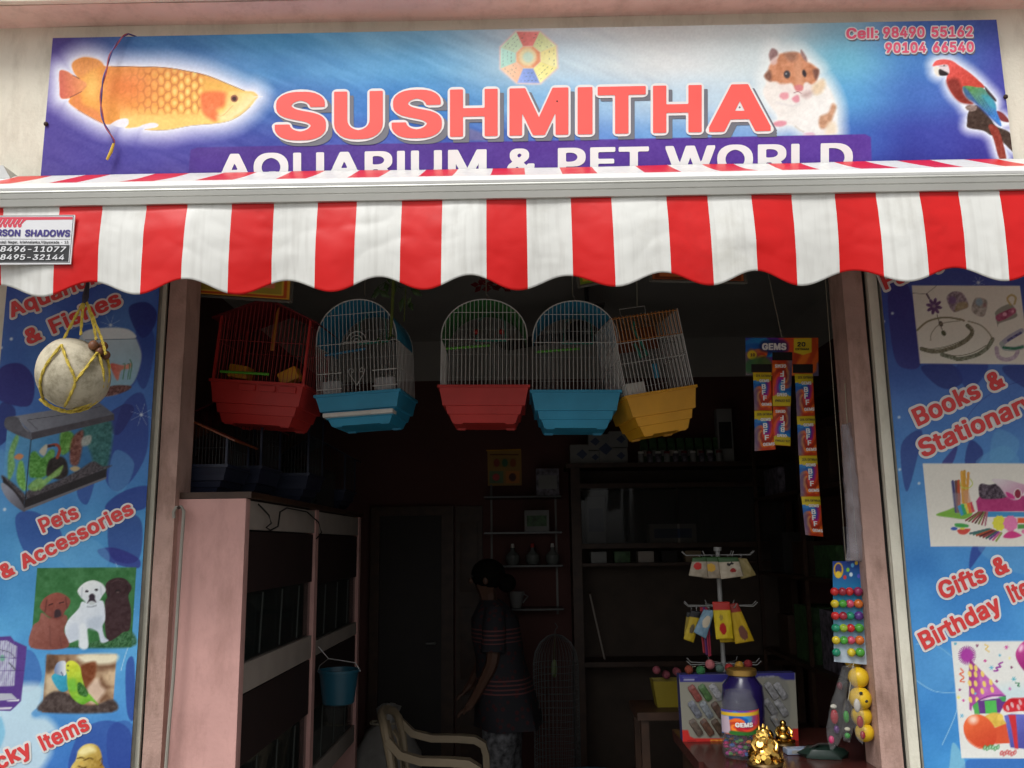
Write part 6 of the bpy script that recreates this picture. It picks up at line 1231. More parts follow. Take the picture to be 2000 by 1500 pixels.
# blue cage with the white drawer
o, w2, h1, h, d = arch_cage('blue arched wire bird cage with white pull-out drawer and heart ornament', (614, 771), (782, 761), (700, 584), 0.30, -6, 0.26, 0.115, M_blue, M_blue, 0.54, M_bluep)
MB().box((-w2 * 0.43, -0.006, -0.083), (w2 * 0.43, 0.05, -0.068)).box((-w2 * 0.16, -0.010, -0.081), (w2 * 0.16, 0.0, -0.070)).build('drawer', M_wh, o, bevel=0.002)
for sx in (-1, 1):
    MB().box((sx * w2 * 0.33 - 0.035, 0.012, 0.004), (sx * w2 * 0.33 + 0.03, 0.05, 0.05)).build('feeder_cup', mat('frosted_plastic', (0.6, 0.62, 0.64), 0.3, alpha=0.6), o, bevel=0.003)
    wires(o, 'feeder_door', [[(sx * w2 * 0.34 - 0.045, -0.001, z), (sx * w2 * 0.34 + 0.045, -0.001, z)] for z in (0.018, 0.075)], 0.0018, M_wirew)
for r in (0.012, 0.024, 0.036): 
    pass
wires(o, 'rainbow_ornament', [[(0.002 + r * math.cos(a), -0.003, h1 * 0.98 + 0.004 + r * math.sin(a)) for a in np.linspace(0, math.pi, 12)] for r in (0.010, 0.022, 0.036)] + [[(-0.045, -0.003, h1 * 0.98 + 0.003), (0.05, -0.003, h1 * 0.98 + 0.003)]], 0.0013, M_wirew)
wires(o, 'heart_ornament', [[(0, -0.003, 0.025), (sx * 0.026, -0.003, 0.066), (sx * 0.030, -0.003, 0.080), (sx * 0.020, -0.003, 0.088), (sx * 0.010, -0.003, 0.080), (sx * 0.014, -0.003, 0.072), (sx * 0.020, -0.003, 0.074)] for sx in (-1, 1)], 0.0013, M_wirew)
# green-roofed cage with the red tray
o, w2, h1, h, d = arch_cage('arched wire bird cage with green roof and red tray', (857, 752), (1033, 752), (944, 584), 0.30, 0, 0.26, 0.135, M_red, M_green, 0.54)
for sx in (-1, 1): MB().ball((0.01 + sx * 0.048, d * 0.6, h1 * 1.36), 0.011, 10, 8).build('swing_bead', M_red, o, True)
# plain blue cage
o, w2, h1, h, d = arch_cage('blue arched wire bird cage hanging beside the tilted yellow cage', (1037, 762), (1212, 762), (1121, 587), 0.30, 0, 0.26, 0.135, M_blue, M_blue, 0.54)

# red house-shaped cage
def house_cage(label, mid, roll, yaw, w, d, h1, h, th, mt, mr, mw, grp, fittings=True, rail_cord=True):
    o = thing('bird_cage', label, 'bird cage', mid, (0, roll, rad(yaw)), grp)
    tray(o, w, d, th, mt)
    def top(x): return h1 + (h - h1) * (1 - abs(2 * x / w))
    n = 22
    for nm, yy in (('front_grille', 0.004), ('back_grille', d - 0.004)):
        wires(o, nm, [[(-w / 2 + w * i / n, yy, -0.008), (-w / 2 + w * i / n, yy, top(-w / 2 + w * i / n))] for i in range(1, n)] + [[(-w / 2, yy - 0.002, z), (w / 2, yy - 0.002, z)] for z in (h1 * 0.62,)], 0.0011, mw)
    for sx in (-1, 1):
        wires(o, 'side_grille', [[(sx * w / 2, d * i / 12, -0.008), (sx * w / 2, d * i / 12, h1)] for i in range(1, 12)] + [[(sx * w / 2, 0, h1 * 0.6), (sx * w / 2, d, h1 * 0.6)]], 0.0011, mw)
        for yy in (0.004, d - 0.004): MB().box((sx * w / 2 - 0.004, yy - 0.004, -0.008), (sx * w / 2 + 0.004, yy + 0.004, h1)).build('corner_post', mt, o)
        # roof slope, overhanging
        ex = w / 2 + 0.03; ez = h1 - 0.03 * (h - h1) / (w / 2)
        MB().prism([(0, h + 0.004), (sx * ex, ez + 0.004), (sx * ex, ez - 0.002), (0, h - 0.002)], lambda u, v, q: (u, -0.012 + q, v), d + 0.024).build('roof_slope', mr, o)
    if fittings:
        MB().tube([(-w * 0.42, -0.003, 0.028), (w * 0.12, -0.003, 0.028)], 0.005, 8).build('perch', M_perch, o, True)
        for a, b, rz in ((-0.09, 0.035, 0.1), (0.10, 0.03, -0.5)):
            M_ = Matrix.Translation((a, d * 0.22, b)) @ Matrix.Rotation(rz, 4, 'Y')
            MB().box((-0.036, -0.03, -0.022), (0.036, 0.03, 0.026), M_).build('feeder_cup', M_yel, o, bevel=0.006)
        MB().tube([(0.01, d * 0.3, h1 * 0.55), (0.01, d * 0.3, h1 * 0.62), (0.012, d * 0.3, h1 * 1.15), (0.014, d * 0.3, h1 * 1.25)], [0.006, 0.008, 0.006, 0.002], 8).build('hanging_toy', M_orange, o, True)
        for k in range(3): MB().box((-0.03 + 0.075 * (k - 0.4), -0.0125, -0.036), (0.028 + 0.075 * (k - 0.4), -0.006, -0.016)).build('slide_panel', mt, o)
    if rail_cord:
        Mw = Matrix.Translation(mid) @ Matrix.Rotation(rad(yaw), 4, 'Z') @ Matrix.Rotation(roll, 4, 'Y')
        e = Mw.inverted() @ Vector(((Mw @ Vector((0, d / 2, h))).x, RAIL_Y, RAIL_Z))
        MB().tube([(0, d / 2, h), e], 0.002, 5).build('cord', M_string, o, True)
    return o
M_dred = plastic('dark_red_plastic', (0.17, 0.018, 0.022))
A, B = PY(408, 738, 0.30), PY(598, 752, 0.30)
house_cage('red house-shaped bird cage with pitched roof, yellow cups and red tray', (A + B) / 2, -math.atan2(B.z - A.z, B.x - A.x), -5, 0.335, 0.25, 0.235, 0.305, 0.155, M_red, M_dred, M_wirer2, 'bird cages hanging in the doorway')

# tilted square cage with the yellow tray
A, B = PY(1221, 775, 0.30), PY(1359, 750, 0.30); mid = (A + B) / 2; roll = -math.atan2(B.z - A.z, B.x - A.x)
w, d, h = 0.25, 0.25, 0.285
o = thing('bird_cage', 'tilted square wire bird cage with orange top panel and yellow tray', 'bird cage', mid, (0, roll, rad(9)), 'bird cages hanging in the doorway')
tray(o, w, d, 0.15, M_yel)
n = 18
wires(o, 'front_grille', [[(-w / 2 + w * i / n, 0.003, -0.008), (-w / 2 * 0.97 + w * 0.97 * i / n, 0.003, h)] for i in range(0, n + 1)] + [[(-w / 2, 0.001, z), (w / 2, 0.001, z)] for z in (h * 0.40, h * 0.66)], 0.0012, M_wirew)
wires(o, 'back_grille', [[(-w / 2 + w * i / n, d, -0.008), (-w / 2 + w * i / n, d, h)] for i in range(0, n + 1)] + [[(-w / 2, d, z), (w / 2, d, z)] for z in (h * 0.2, h * 0.6)], 0.001, M_wirew)
for sx in (-1, 1):
    wires(o, 'side_grille', [[(sx * w / 2, d * i / 14, -0.008), (sx * w / 2, d * i / 14, h)] for i in range(0, 15)] + [[(sx * w / 2, 0, h * 0.45), (sx * w / 2, d, h * 0.45)]], 0.0018, M_wirew)
wires(o, 'top_panel', [[(-w / 2 * 0.97 + w * 0.97 * i / n, -0.0005, h * 0.68), (-w / 2 * 0.97 + w * 0.97 * i / n, -0.0005, h)] for i in range(0, n + 1)] + [[(-w / 2, -0.002, z), (w / 2, -0.002, z)] for z in (h * 0.68, h * 0.98)] + [[(-w / 2 + w * i / n, 0, h), (-w / 2 + w * i / n, d, h)] for i in range(0, n + 1)], 0.0013, M_orange)
MB().box((-w * 0.40, d - 0.012, h * 0.68), (w * 0.46, d - 0.006, h * 0.99)).build('back_panel', plastic('rust_plastic', (0.20, 0.055, 0.02)), o)
MB().tube([(-0.01, d * 0.4, h * 0.98), (-0.022, d * 0.4, h * 0.9), (0.0, d * 0.4, h * 0.7), (0.012, d * 0.4, h * 0.52), (-0.012, d * 0.4, h * 0.50), (-0.026, d * 0.4, h * 0.7)], 0.006, 8).build('swing', M_swing, o, True)
MB().box((0.025, d * 0.4, 0.06), (0.042, d * 0.45, 0.115)).build('bird_toy', M_blue, o, bevel=0.004)
MB().box((-w * 0.46, 0.02, -0.01), (-w * 0.18, 0.08, 0.045)).build('feeder_cup', M_wh, o, bevel=0.004)
wires(o, 'handle', [[(-0.045, d / 2, h), (-0.05, d / 2, h + 0.055), (0.05, d / 2, h + 0.055), (0.045, d / 2, h)]], 0.0016, M_wirew)
Mw = Matrix.Translation(mid) @ Matrix.Rotation(rad(9), 4, 'Z') @ Matrix.Rotation(roll, 4, 'Y')
e = Mw.inverted() @ Vector(((Mw @ Vector((0.02, d / 2, h))).x, RAIL_Y, RAIL_Z))
MB().tube([(0.02, d / 2, h + 0.054), e], 0.0018, 5).build('cord', M_string, o, True)

# ---- framed pictures hung at the lintel
def ink_quad(name, quad_px, Y, nx, nz, painter, m, parent, bulge=0.0, thick=0.0, ripple=None):
    """small printed sheet through four photo points (TL, TR, BR, BL) in a plane of constant depth"""
    c = [PY(x, y, Y) for x, y in quad_px]
    u, v = np.meshgrid(np.linspace(0, 1, nx), np.linspace(1, 0, nz)); u = u.ravel(); v = v.ravel()
    c = [np.array(q) for q in c]
    P_ = (c[3][None] * ((1 - u) * v)[:, None] + c[2][None] * (u * v)[:, None] + c[1][None] * (u * (1 - v))[:, None] + c[0][None] * ((1 - u) * (1 - v))[:, None])
    X, Yp = proj(P_); pt = Paint(X, Yp); painter(pt, u, v)
    P_[:, 1] -= bulge * np.sin(np.pi * u) ** 0.6 * np.sin(np.pi * np.clip(v * 1.0, 0, 1)) ** 0.5
    if ripple is not None: P_[:, 1] += ripple(u, v)
    me = grid_mesh(name, P_, nx, nz); set_ink(me, pt.C)
    ob = link(name, me, m, parent, True)
    if thick: so = ob.modifiers.new('thickness', 'SOLIDIFY'); so.thickness = thick; so.offset = 0
    return ob
M_gloss = print_mat('glossy_print', 0.28)
def bands(cols, edges):
    def f(pt, u, v):
        d = np.minimum(np.minimum(u, 1 - u) * 1.3, np.minimum(v, 1 - v)); C = np.zeros((len(u), 3))
        for c, e_ in zip(cols, edges): C[d >= e_] = c
        pt.C = C
    return f
M_greyfr = mat('grey_picture_frame', (0.10, 0.095, 0.08), 0.5)
def framed(label, q, Y, cols, edges, hang):
    o = thing('framed_picture', label, 'picture', (0, 0, 0), group='framed pictures above the doorway')
    ink_quad('picture', q, Y, 60, 50, bands(cols, edges), M_gloss, o)
    c = [PY(x, y, Y) for x, y in q]
    mb = MB()
    for i in range(4):
        a, b = c[i], c[(i + 1) % 4]; t = (b - a).normalized()
        mb.tube([a - t * 0.006, b + t * 0.006], 0.006, 4)
    mb.build('frame', M_greyfr, o)
    m0 = (c[0] + c[1]) / 2
    MB().tube([m0 + Vector((0, 0.004, -0.004)), (m0.x, max(Y, 0.119), OZ + 0.03), (m0.x, 0.119, OZ + 0.04)] if hang else [m0, (m0.x, 0.119, max(OZ + 0.03, m0.z + 0.02))], 0.0015, 5).build('cord', M_string, o)
    return o
framed('wide yellow bordered picture with salmon middle, above the red house cage', [(372, 470), (574, 482), (568, 589), (366, 575)], 0.135, [(226, 170, 60), (196, 84, 40), (226, 190, 70), (170, 150, 60), (226, 130, 96)], [0, 0.05, 0.09, 0.12, 0.21], True)
framed('small yellow and green printed card, above the plain blue cage', [(1118, 470), (1238, 462), (1244, 538), (1131, 560)], 0.135, [(200, 90, 40), (120, 150, 50), (206, 160, 50)], [0, 0.04, 0.09], True)
framed('wide orange framed picture, above the tilted yellow cage', [(1268, 470), (1452, 474), (1456, 552), (1271, 548)], 0.135, [(176, 92, 48), (120, 60, 36), (190, 104, 56)], [0, 0.06, 0.12], True)

# ---- trailing plastic plant beside the blue cage
M_stem = mat('olive_stem', (0.10, 0.13, 0.02), 0.6, var=0.3, scale=40)
M_leaf = mat('dark_leaf', (0.035, 0.075, 0.018), 0.5, var=0.4, scale=30)
pl = thing('hanging_plant', 'green plastic trailing plant hanging in front of the blue drawer cage', 'plant')
s0 = [PY(x, y, 0.26) for x, y in ((771, 520), (768, 560), (766, 600), (764, 640), (761, 664))]
MB().tube([(s0[0].x, RAIL_Y, RAIL_Z), (s0[0].x, 0.30, RAIL_Z - 0.05)] + s0, [0.003, 0.003, 0.006, 0.0065, 0.006, 0.005, 0.002], 8).build('stem', M_stem, pl, True)
s1 = [PY(x, y, 0.30) for x, y in ((795, 530), (792, 570), (789, 628))]
MB().tube([(s0[0].x, RAIL_Y, RAIL_Z)] + s1, 0.002, 6).build('stem', M_stem, pl, True)
rr_ = random.Random(3)
for k in range(26):
    c0 = PY(rr_.uniform(735, 808), rr_.uniform(505, 590) if k < 20 else rr_.uniform(640, 660), rr_.uniform(0.24, 0.32)); L = rr_.uniform(0.03, 0.06); a = rr_.uniform(-1.0, 1.0)
    if k >= 20: c0 = PY(rr_.uniform(738, 765), rr_.uniform(648, 668), 0.26); L = 0.02
    t = Vector((math.sin(a), rr_.uniform(-.3, .3), -math.cos(a))).normalized(); s_ = t.cross(Vector((0, 1, 0.2))).normalized() * L * 0.22
    st_ = s0[1] if k < 20 else s0[3]
    MB().add([c0, c0 + t * L * 0.45 + s_, c0 + t * L, c0 + t * L * 0.45 - s_, c0 + t * L * 0.45 + Vector((0, -0.004, 0))], [(0, 1, 4), (1, 2, 4), (2, 3, 4), (3, 0, 4)]).tube([st_ + Vector((0, 0, rr_.uniform(-.01, .05))), c0], 0.0008, 4).build('leaf', M_leaf, pl)
# ---- red paper garland
gl_ = thing('paper_garland', 'dark red paper garland hanging above the green-roofed cage', 'garland')
M_redp = mat('red_crepe', (0.22, 0.015, 0.02), 0.7)
MB().tube([PY(925, 530, 0.6), (PY(960, 520, 0.6).x, 0.6, RZ), PY(1002, 545, 0.6)], 0.001, 4).tube([PY(925, 530, 0.6), PY(945, 553, 0.6), PY(975, 566, 0.6), PY(1004, 560, 0.6), PY(1002, 545, 0.6)], 0.001, 4).build('thread', M_string, gl_)
for k in range(14):
    c0 = PY(928 + 5.6 * k, 556 + 9 * math.sin(k * 1.9), 0.6); a = k * 0.8
    MB().add([c0 + Vector((0.02 * math.cos(a), 0, 0.02 * math.sin(a))), c0 + Vector((-0.012 * math.sin(a), 0.004, 0.012 * math.cos(a))), c0 - Vector((0.02 * math.cos(a), 0, 0.02 * math.sin(a))), c0 + Vector((0.012 * math.sin(a), -0.004, -0.012 * math.cos(a)))], [(0, 1, 2), (0, 2, 3)]).build('paper_leaf', M_redp, gl_)

# ---- hang-card of chocolate sachets
Y_G = 0.20
def gp(u, v): return (1350 + 0.32 * u, 600 + 0.32 * v)
M_foil = print_mat('sachet_foil', 0.30, coat=0.0, warp=0.4)
hc = thing('sachet_hang_card', 'colourful GEMS hang card with three strips of yellow topped chocolate sachets', 'hang card')
def swirl(pt, u, v, cx, cy):
    rr = np.hypot(u - cx, v - cy); a = np.arctan2(v - cy, (u - cx) * 0.8) + 4.5 * rr
    k = (a / (2 * math.pi) * 9 + 1.2 * vnoise(u * 40, v * 40, 9, 7, 2)) % 9
    cols = np.array([(30, 84, 160), (40, 130, 190), (96, 50, 150), (170, 40, 120), (206, 70, 44), (150, 44, 30), (224, 120, 40), (176, 60, 36), (214, 96, 40), (30, 84, 160)], float)
    i = np.floor(k).astype(int); f = np.clip((k - i) * 3 - 1, 0, 1)[:, None]; c = cols[i] * (1 - f) + cols[i + 1] * f
    left = np.clip(0.8 - 2.2 * u, 0, 0.55)[:, None]; right = np.clip(1.6 * u - 1.1, 0, 0.35)[:, None]
    c = c * (1 - left) + np.array([44, 100, 170.]) * left; return (c * (1 - right) + np.array([216, 100, 40.]) * right) * 1.12
def card_paint(pt, u, v):
    pt.C = swirl(pt, u * 1.6, v, 0.45, 0.5) * 0.92
    pt.at(1350, 600, 0.32)
    pt.fill([(626, 190), (735, 188), (735, 275), (682, 292), (626, 275)], (222, 196, 50), 1.4, sm=False)
    pt.ell(371, 292, 29, 29, (222, 190, 50)).fill([(432, 205), (560, 200), (590, 240), (570, 275), (430, 272)], (40, 44, 90), 5, 0.7)
    pt.fill([(338, 330), (440, 300), (490, 330), (480, 400), (338, 400)], (50, 110, 60), 8, 0.8)
ink_quad('card', [gp(331, 186), gp(776, 186), gp(778, 420), gp(332, 415)], Y_G, 110, 60, card_paint, M_gloss, hc, thick=0.001)
for q in ([(366, 348), (490, 348), (490, 398), (366, 398)], [(494, 275), (617, 275), (617, 328), (494, 328)], [(620, 348), (742, 348), (742, 402), (620, 402)]):
    c = [PY(*gp(*p), Y_G) + Vector((0, -0.0014, 0)) for p in q]
    MB().add(c, [(3, 2, 1, 0)]).build('hang_slot', M_black, hc)
def gl2(d): return lambda x, y: PY(x, y, Y_G) + Vector((0, -d, 0))
lettering(hc, M_navy, gl2(0.0020), [('GEMS', gp(432, 262), gp(578, 262), (0, -13))], 0.075)
lettering(hc, M_white_ink, gl2(0.0032), [('GEMS', gp(432, 262), gp(578, 262), (0, -13))], 0.045)
lettering(hc, M_blk, gl2(0.0032), [('20', gp(646, 242), gp(695, 242), (0, -9)), ('EXTRAAA', gp(635, 264), gp(718, 264), (0, -4.5)), ('10', gp(360, 302), gp(388, 302), (0, -6))], 0.03)
tw = PY(*gp(555, 190), Y_G)
MB().tube([tw, (tw.x, RAIL_Y, RAIL_Z)], 0.0012, 4).build('cord', M_string, hc)
def sachet(q, flip):
    qp = [gp(*p) for p in q]
    def paint(pt, u, v):
        vv = 1 - v if flip else v; uu = 1 - u if flip else u
        C = swirl(pt, uu, vv * 1.4, 0.42, 0.75)
        y = (vv < 0.21 + 0.05 * np.sin(uu * 3.1)); C[y] = (220, 196, 44); C[vv < 0.02] = (200, 110, 40); pt.C = C * 0.95
    s_ = ink_quad('sachet', qp, Y_G - 0.003, 22, 44, paint, M_foil, hc, bulge=0.008, ripple=lambda u, v: 0.0012 * np.sin(v * 40) * (np.abs(v - 0.5) > 0.42))
    c = [np.array(p) for p in qp]
    if flip: c = [c[2], c[3], c[0], c[1]]
    def at(u, v): return tuple(c[3] * (1 - u) * v + c[2] * u * v + c[1] * u * (1 - v) + c[0] * (1 - u) * (1 - v))
    def row(s_t, u0, u1, v_, hh):
        a, b = at(u0, v_), at(u1, v_); t = at(u0, v_ - hh); return (s_t, a, b, (t[0] - a[0], t[1] - a[1]))
    f3 = lambda x, y: PY(x, y, Y_G) + Vector((0, -0.0128, 0))
    lettering(s_, M_white_ink, f3, [row('GEMS', 0.28, 0.82, 0.28, 0.075), row('B', 0.40, 0.62, 0.46, 0.13), row('F', 0.40, 0.60, 0.61, 0.13), row('F', 0.46, 0.66, 0.76, 0.13), row('GEMS', 0.36, 0.92, 0.90, 0.075)], 0.035)
    lettering(s_, M_blk, f3, [row('20% EXTRAAA', 0.10, 0.92, 0.14, 0.06)], 0.02)
for q, fl in (([(377, 397), (488, 397), (494, 628), (386, 628)], 0), ([(386, 630), (494, 630), (515, 868), (387, 878)], 0), ([(495, 325), (617, 325), (607, 605), (497, 605)], 1), ([(500, 607), (607, 607), (606, 848), (497, 840)], 1), ([(632, 405), (742, 405), (755, 660), (645, 665)], 0), ([(645, 664), (755, 662), (768, 902), (655, 905)], 0), ([(658, 905), (768, 904), (785, 1152), (668, 1155)], 0), ([(672, 1154), (787, 1154), (806, 1400), (697, 1390)], 0)):
    sachet(q, fl)

# ---- card of bouncy balls
def bp4(u, v): return (1575 + 0.3 * u, 1050 + 0.3 * v)
Y_B = 0.05
bc = thing('ball_card', 'blue display card of coloured bouncy balls hanging at the door jamb', 'toy card')
def ball_paint(pt, u, v):
    c1 = np.array([40, 60, 130.]); c2 = np.array([40, 130, 176.]); c3 = np.array([176, 190, 204.])
    t = np.clip(v / 0.3, 0, 1)[:, None]; t2 = np.clip((v - 0.3) / 0.6, 0, 1)[:, None]
    pt.C = np.where(v[:, None] < 0.3, c1 * (1 - t) + c2 * t, c2 * (1 - t2) + c3 * t2)
    pt.at(1575, 1050, 0.3); pt.ell(208, 213, 32, 52, (206, 160, 50)).ell(208, 205, 22, 34, (60, 60, 120)).ell(208, 240, 20, 22, (220, 190, 60))
    for x, y, c in ((270, 210, (120, 180, 60)), (325, 165, (200, 170, 60)), (250, 258, (206, 60, 60)), (290, 240, (200, 220, 230)), (365, 240, (200, 90, 90)), (300, 180, (90, 160, 210)), (340, 250, (90, 90, 190))): pt.ell(x, y, 11, 14, c)
ink_quad('card', [bp4(170, 155), bp4(385, 150), bp4(393, 828), bp4(180, 808)], Y_B, 70, 170, ball_paint, M_gloss, bc, thick=0.001)
BC = ['r', 'm', 'r', 'p', 'y', 'g', 'k', 'o', 'r', 'm', 't', 'v', 't', 'l', 'r', 'g', 'y', 'g', 'k', 'o', 't', None, 'y', 'g']
BCOL = {'r': (0.55, 0.03, 0.03), 'm': (0.35, 0.03, 0.05), 'p': (0.30, 0.03, 0.10), 'y': (0.62, 0.48, 0.03), 'g': (0.08, 0.36, 0.05), 'k': (0.60, 0.08, 0.14), 'o': (0.62, 0.16, 0.03), 't': (0.02, 0.25, 0.14), 'v': (0.10, 0.04, 0.22), 'l': (0.30, 0.44, 0.04)}
for i, c in enumerate(BC):
    if not c: continue
    r_i, c_i = divmod(i, 4); x = (175, 226, 272, 328)[c_i] + r_i * 2.5; y = 350 + 79 * r_i
    MB().ball(PY(*bp4(x, y), Y_B) + Vector((0, -0.011, 0)), 0.0128 if c_i < 3 else 0.0142, 14, 10).build('bouncy_ball', mat('rubber_ball_' + c, BCOL[c], 0.12, var=0.35, scale=70), bc, True)
tb_ = PY(*bp4(330, 155), Y_B)
MB().tube([tb_, (1.046, 0.05, tb_.z + 0.16)], 0.001, 4).build('cord', M_string, bc)

# ---- polythene bag strip over the ball card
pb = thing('polythene_bag', 'long crumpled clear polythene bag hanging over the ball card', 'bag')
def crumple(name, outline_px, Y, depth, m, parent, seed, nn=26):
    """soft bag between a left and a right outline, given top to bottom"""
    L_, R2 = outline_px; mb = MB(); rows = len(L_); rings = []
    rg = np.random.default_rng(seed)
    Ls = smooth_poly(L_, 5, False); Rs = smooth_poly(R2, 5, False)
    for i in range(len(Ls)):
        t = i / (len(Ls) - 1); a, b = PY(*Ls[i], Y), PY(*Rs[i], Y); ring = []
        for k in range(12):
            w = 2 * math.pi * k / 12; f = 0.5 - 0.5 * math.cos(w); p = a.lerp(b, f)
            ring.append(p + Vector((0, -math.sin(w) * depth * math.sin(math.pi * min(1, t * 0.9 + 0.08)) ** 0.5 + rg.normal() * depth * 0.16, rg.normal() * 0.0015)))
        rings.append(ring)
    return mb.loft(rings).build(name, m, parent, True)
crumple('film', ([(1642, 830), (1646, 900), (1650, 980), (1654, 1060), (1652, 1094)], [(1664, 826), (1676, 900), (1688, 980), (1700, 1060), (1702, 1098)]), 0.03, 0.026, mat('grey_polythene', (0.42, 0.40, 0.44), 0.05, alpha=0.40, var=0.3, scale=30), pb, 5)
c0 = PY(1655, 832, 0.03); MB().tube([c0, (1.046, 0.04, c0.z + 0.14)], 0.0015, 4).build('cord', M_string, pb)
# ---- smiling yellow balls in a row behind the jamb
M_smile = mat('yellow_foam', (0.72, 0.46, 0.015), 0.35, var=0.08)
prev = None
for k, (x, y, r) in enumerate(((1698, 1288, 0.028), (1689, 1323, 0.031), (1692, 1364, 0.034), (1702, 1398, 0.031), (1712, 1430, 0.028))):
    c0 = PY(x, y, (0.10 if k == 0 else 0.05) + 0.008 * (k % 2)); c0.x = min(c0.x, OX1 - r * 0.86)
    sb = thing('smiley_ball', ('yellow foam ball, topmost of the hanging string beside the jamb', 'shiny plain yellow foam ball just under the ball card', 'yellow foam ball with two black dot eyes', 'yellow foam ball half behind the pink jamb', 'lowest yellow foam ball of the hanging string')[k], 'ball', group='yellow foam balls on a string')
    MB().ball(c0, r, 20, 14).build('ball', M_smile, sb, True)
    if k == 2:
        for dx, dz in ((-0.008, 0.020), (0.006, -0.003)): MB().ball(c0 + Vector((dx, -r * 0.93, dz)), 0.006, 10, 6, (1, 0.5, 0.8)).build('eye', M_blk, sb, True)
    top = prev if prev is not None else Vector((c0.x, 0.08, OZ + 0.002))
    MB().tube([c0, top] if prev is not None else [c0, Vector((c0.x, 0.08, OZ - 0.1)), top], 0.001, 4).build('thread', M_string, sb)
    prev = c0
# ---- bags of balloons
M_bag = mat('balloon_bag_film', (0.35, 0.35, 0.36), 0.08, alpha=0.13, var=0.2, scale=40)
def toybag(label, outl, Y, blobs, seed):
    o = thing('balloon_bag', label, 'bag', group='clear bags of balloons hanging under the ball card')
    crumple('film', outl, Y, 0.016, M_bag, o, seed)
    for (x, y, rx, ry, c) in blobs:
        MB().ball(PY(x, y, Y), 0.010, 10, 8, (rx, 0.8, ry)).build('balloon', mat('balloon_%d_%d_%d' % tuple(int(q * 100) for q in c), c, 0.3), o, True)
    a = PY(*outl[0][0], Y); b = PY(*outl[1][0], Y); m_ = (a + b) / 2
    MB().tube([m_ + Vector((0, 0, -0.004)), PY(1668, 1292, Y_B + 0.004)], 0.0012, 4).build('cord', M_string, o)
toybag('clear bag of red and pink balloons, longest under the ball card', ([(1646, 1300), (1632, 1345), (1620, 1390), (1614, 1430), (1622, 1466)], [(1660, 1300), (1655, 1345), (1650, 1390), (1648, 1430), (1636, 1455)]), 0.06, [(1630, 1400, 1.2, 2.2, (0.35, 0.02, 0.03)), (1628, 1380, 1.0, 0.7, (0.6, 0.58, 0.5)), (1624, 1445, 0.9, 1.2, (0.6, 0.04, 0.16)), (1640, 1340, 0.9, 1.2, (0.12, 0.02, 0.03)), (1634, 1425, 0.9, 1.2, (0.10, 0.03, 0.16))], 8)
toybag('clear bag with green balloon, between two longer bags', ([(1652, 1366), (1646, 1385), (1645, 1420), (1648, 1446)], [(1660, 1366), (1664, 1385), (1667, 1420), (1660, 1450)]), 0.05, [(1653, 1400, 0.9, 1.8, (0.04, 0.28, 0.04)), (1655, 1424, 0.9, 0.6, (0.6, 0.58, 0.45)), (1655, 1437, 0.9, 0.9, (0.05, 0.30, 0.06))], 9)
toybag('clear bag with white and dark red balloons, beside the yellow foam balls', ([(1660, 1300), (1658, 1350), (1664, 1400), (1672, 1440)], [(1670, 1300), (1677, 1350), (1688, 1400), (1686, 1455)]), 0.0, [(1674, 1378, 1.0, 2.0, (0.55, 0.52, 0.47)), (1680, 1410, 1.0, 1.8, (0.30, 0.02, 0.02)), (1685, 1436, 0.8, 1.2, (0.28, 0.02, 0.03))], 10)
# ---- cable down the left jamb
cb = thing('hanging_cable', 'grey cable hooked on the left jamb, hanging down beside the pink rack', 'cable')
M_cab = mat('grey_pvc', (0.30, 0.28, 0.24), 0.5)
pts = [PY(x, y, -0.012) for x, y in ((340, 1012), (339, 1000), (344, 991), (354, 990), (359, 998), (358, 1020), (355, 1060), (350, 1140), (344, 1240), (338, 1330), (330, 1420), (324, 1500))]
pts.append(Vector((pts[-1].x - 0.03, -0.012, 0.02)))
MB().tube(pts, 0.0055, 8).build('cable', M_cab, cb, True)
MB().tube([PY(349, 990, 0.0), PY(349, 992, -0.03)], 0.005, 8).build('hook', M_rust, cb, True)

# ================================================================ inside the shop
M_glass = mat('tank_glass', (0.02, 0.03, 0.03), 0.06, var=0.2, alpha=1.0, spec=0.5)
M_bandw = mat('cream_band_paint', (0.36, 0.31, 0.27), 0.7, var=0.12, scale=8)
M_pinkr = mat('pink_rack_paint', (0.63, 0.355, 0.32), 0.75, var=0.1, scale=6, bump=0.15, bscale=80, grime=0.35)
M_wood = mat('brown_wood', (0.055, 0.026, 0.014), 0.5, var=0.35, scale=14)
M_dark = mat('dark_cloth', (0.025, 0.022, 0.02), 0.8)
rack = thing('aquarium_rack', 'tall pink aquarium rack with cream bands along the left wall', 'rack')
KX = -0.885
MB().box((RX0, 0.028, 0), (KX, 0.075, 1.757)).build('end_panel', M_pinkr, rack, bevel=0.004)
for i, (y0, y1) in enumerate(((0.075, 0.985), (1.035, 1.98))):
    for z0, z1 in ((1.66, 1.752), (1.152, 1.212 + 0.03 * (1 - i)), (0.62, 0.70), (0.10, 0.18)):
        MB().box((RX0 + 0.002, y0, z0), (KX - 0.004, y1, z1)).build('shelf_band', M_bandw, rack)
for y in (0.985, 1.98): MB().box((RX0 + 0.002, y, 0), (KX + 0.002, y + 0.05, 1.757)).build('post', M_pinkr, rack)
M_water = mat('dark_tank_water', (0.012, 0.022, 0.020), 0.08, var=0.6, scale=9)
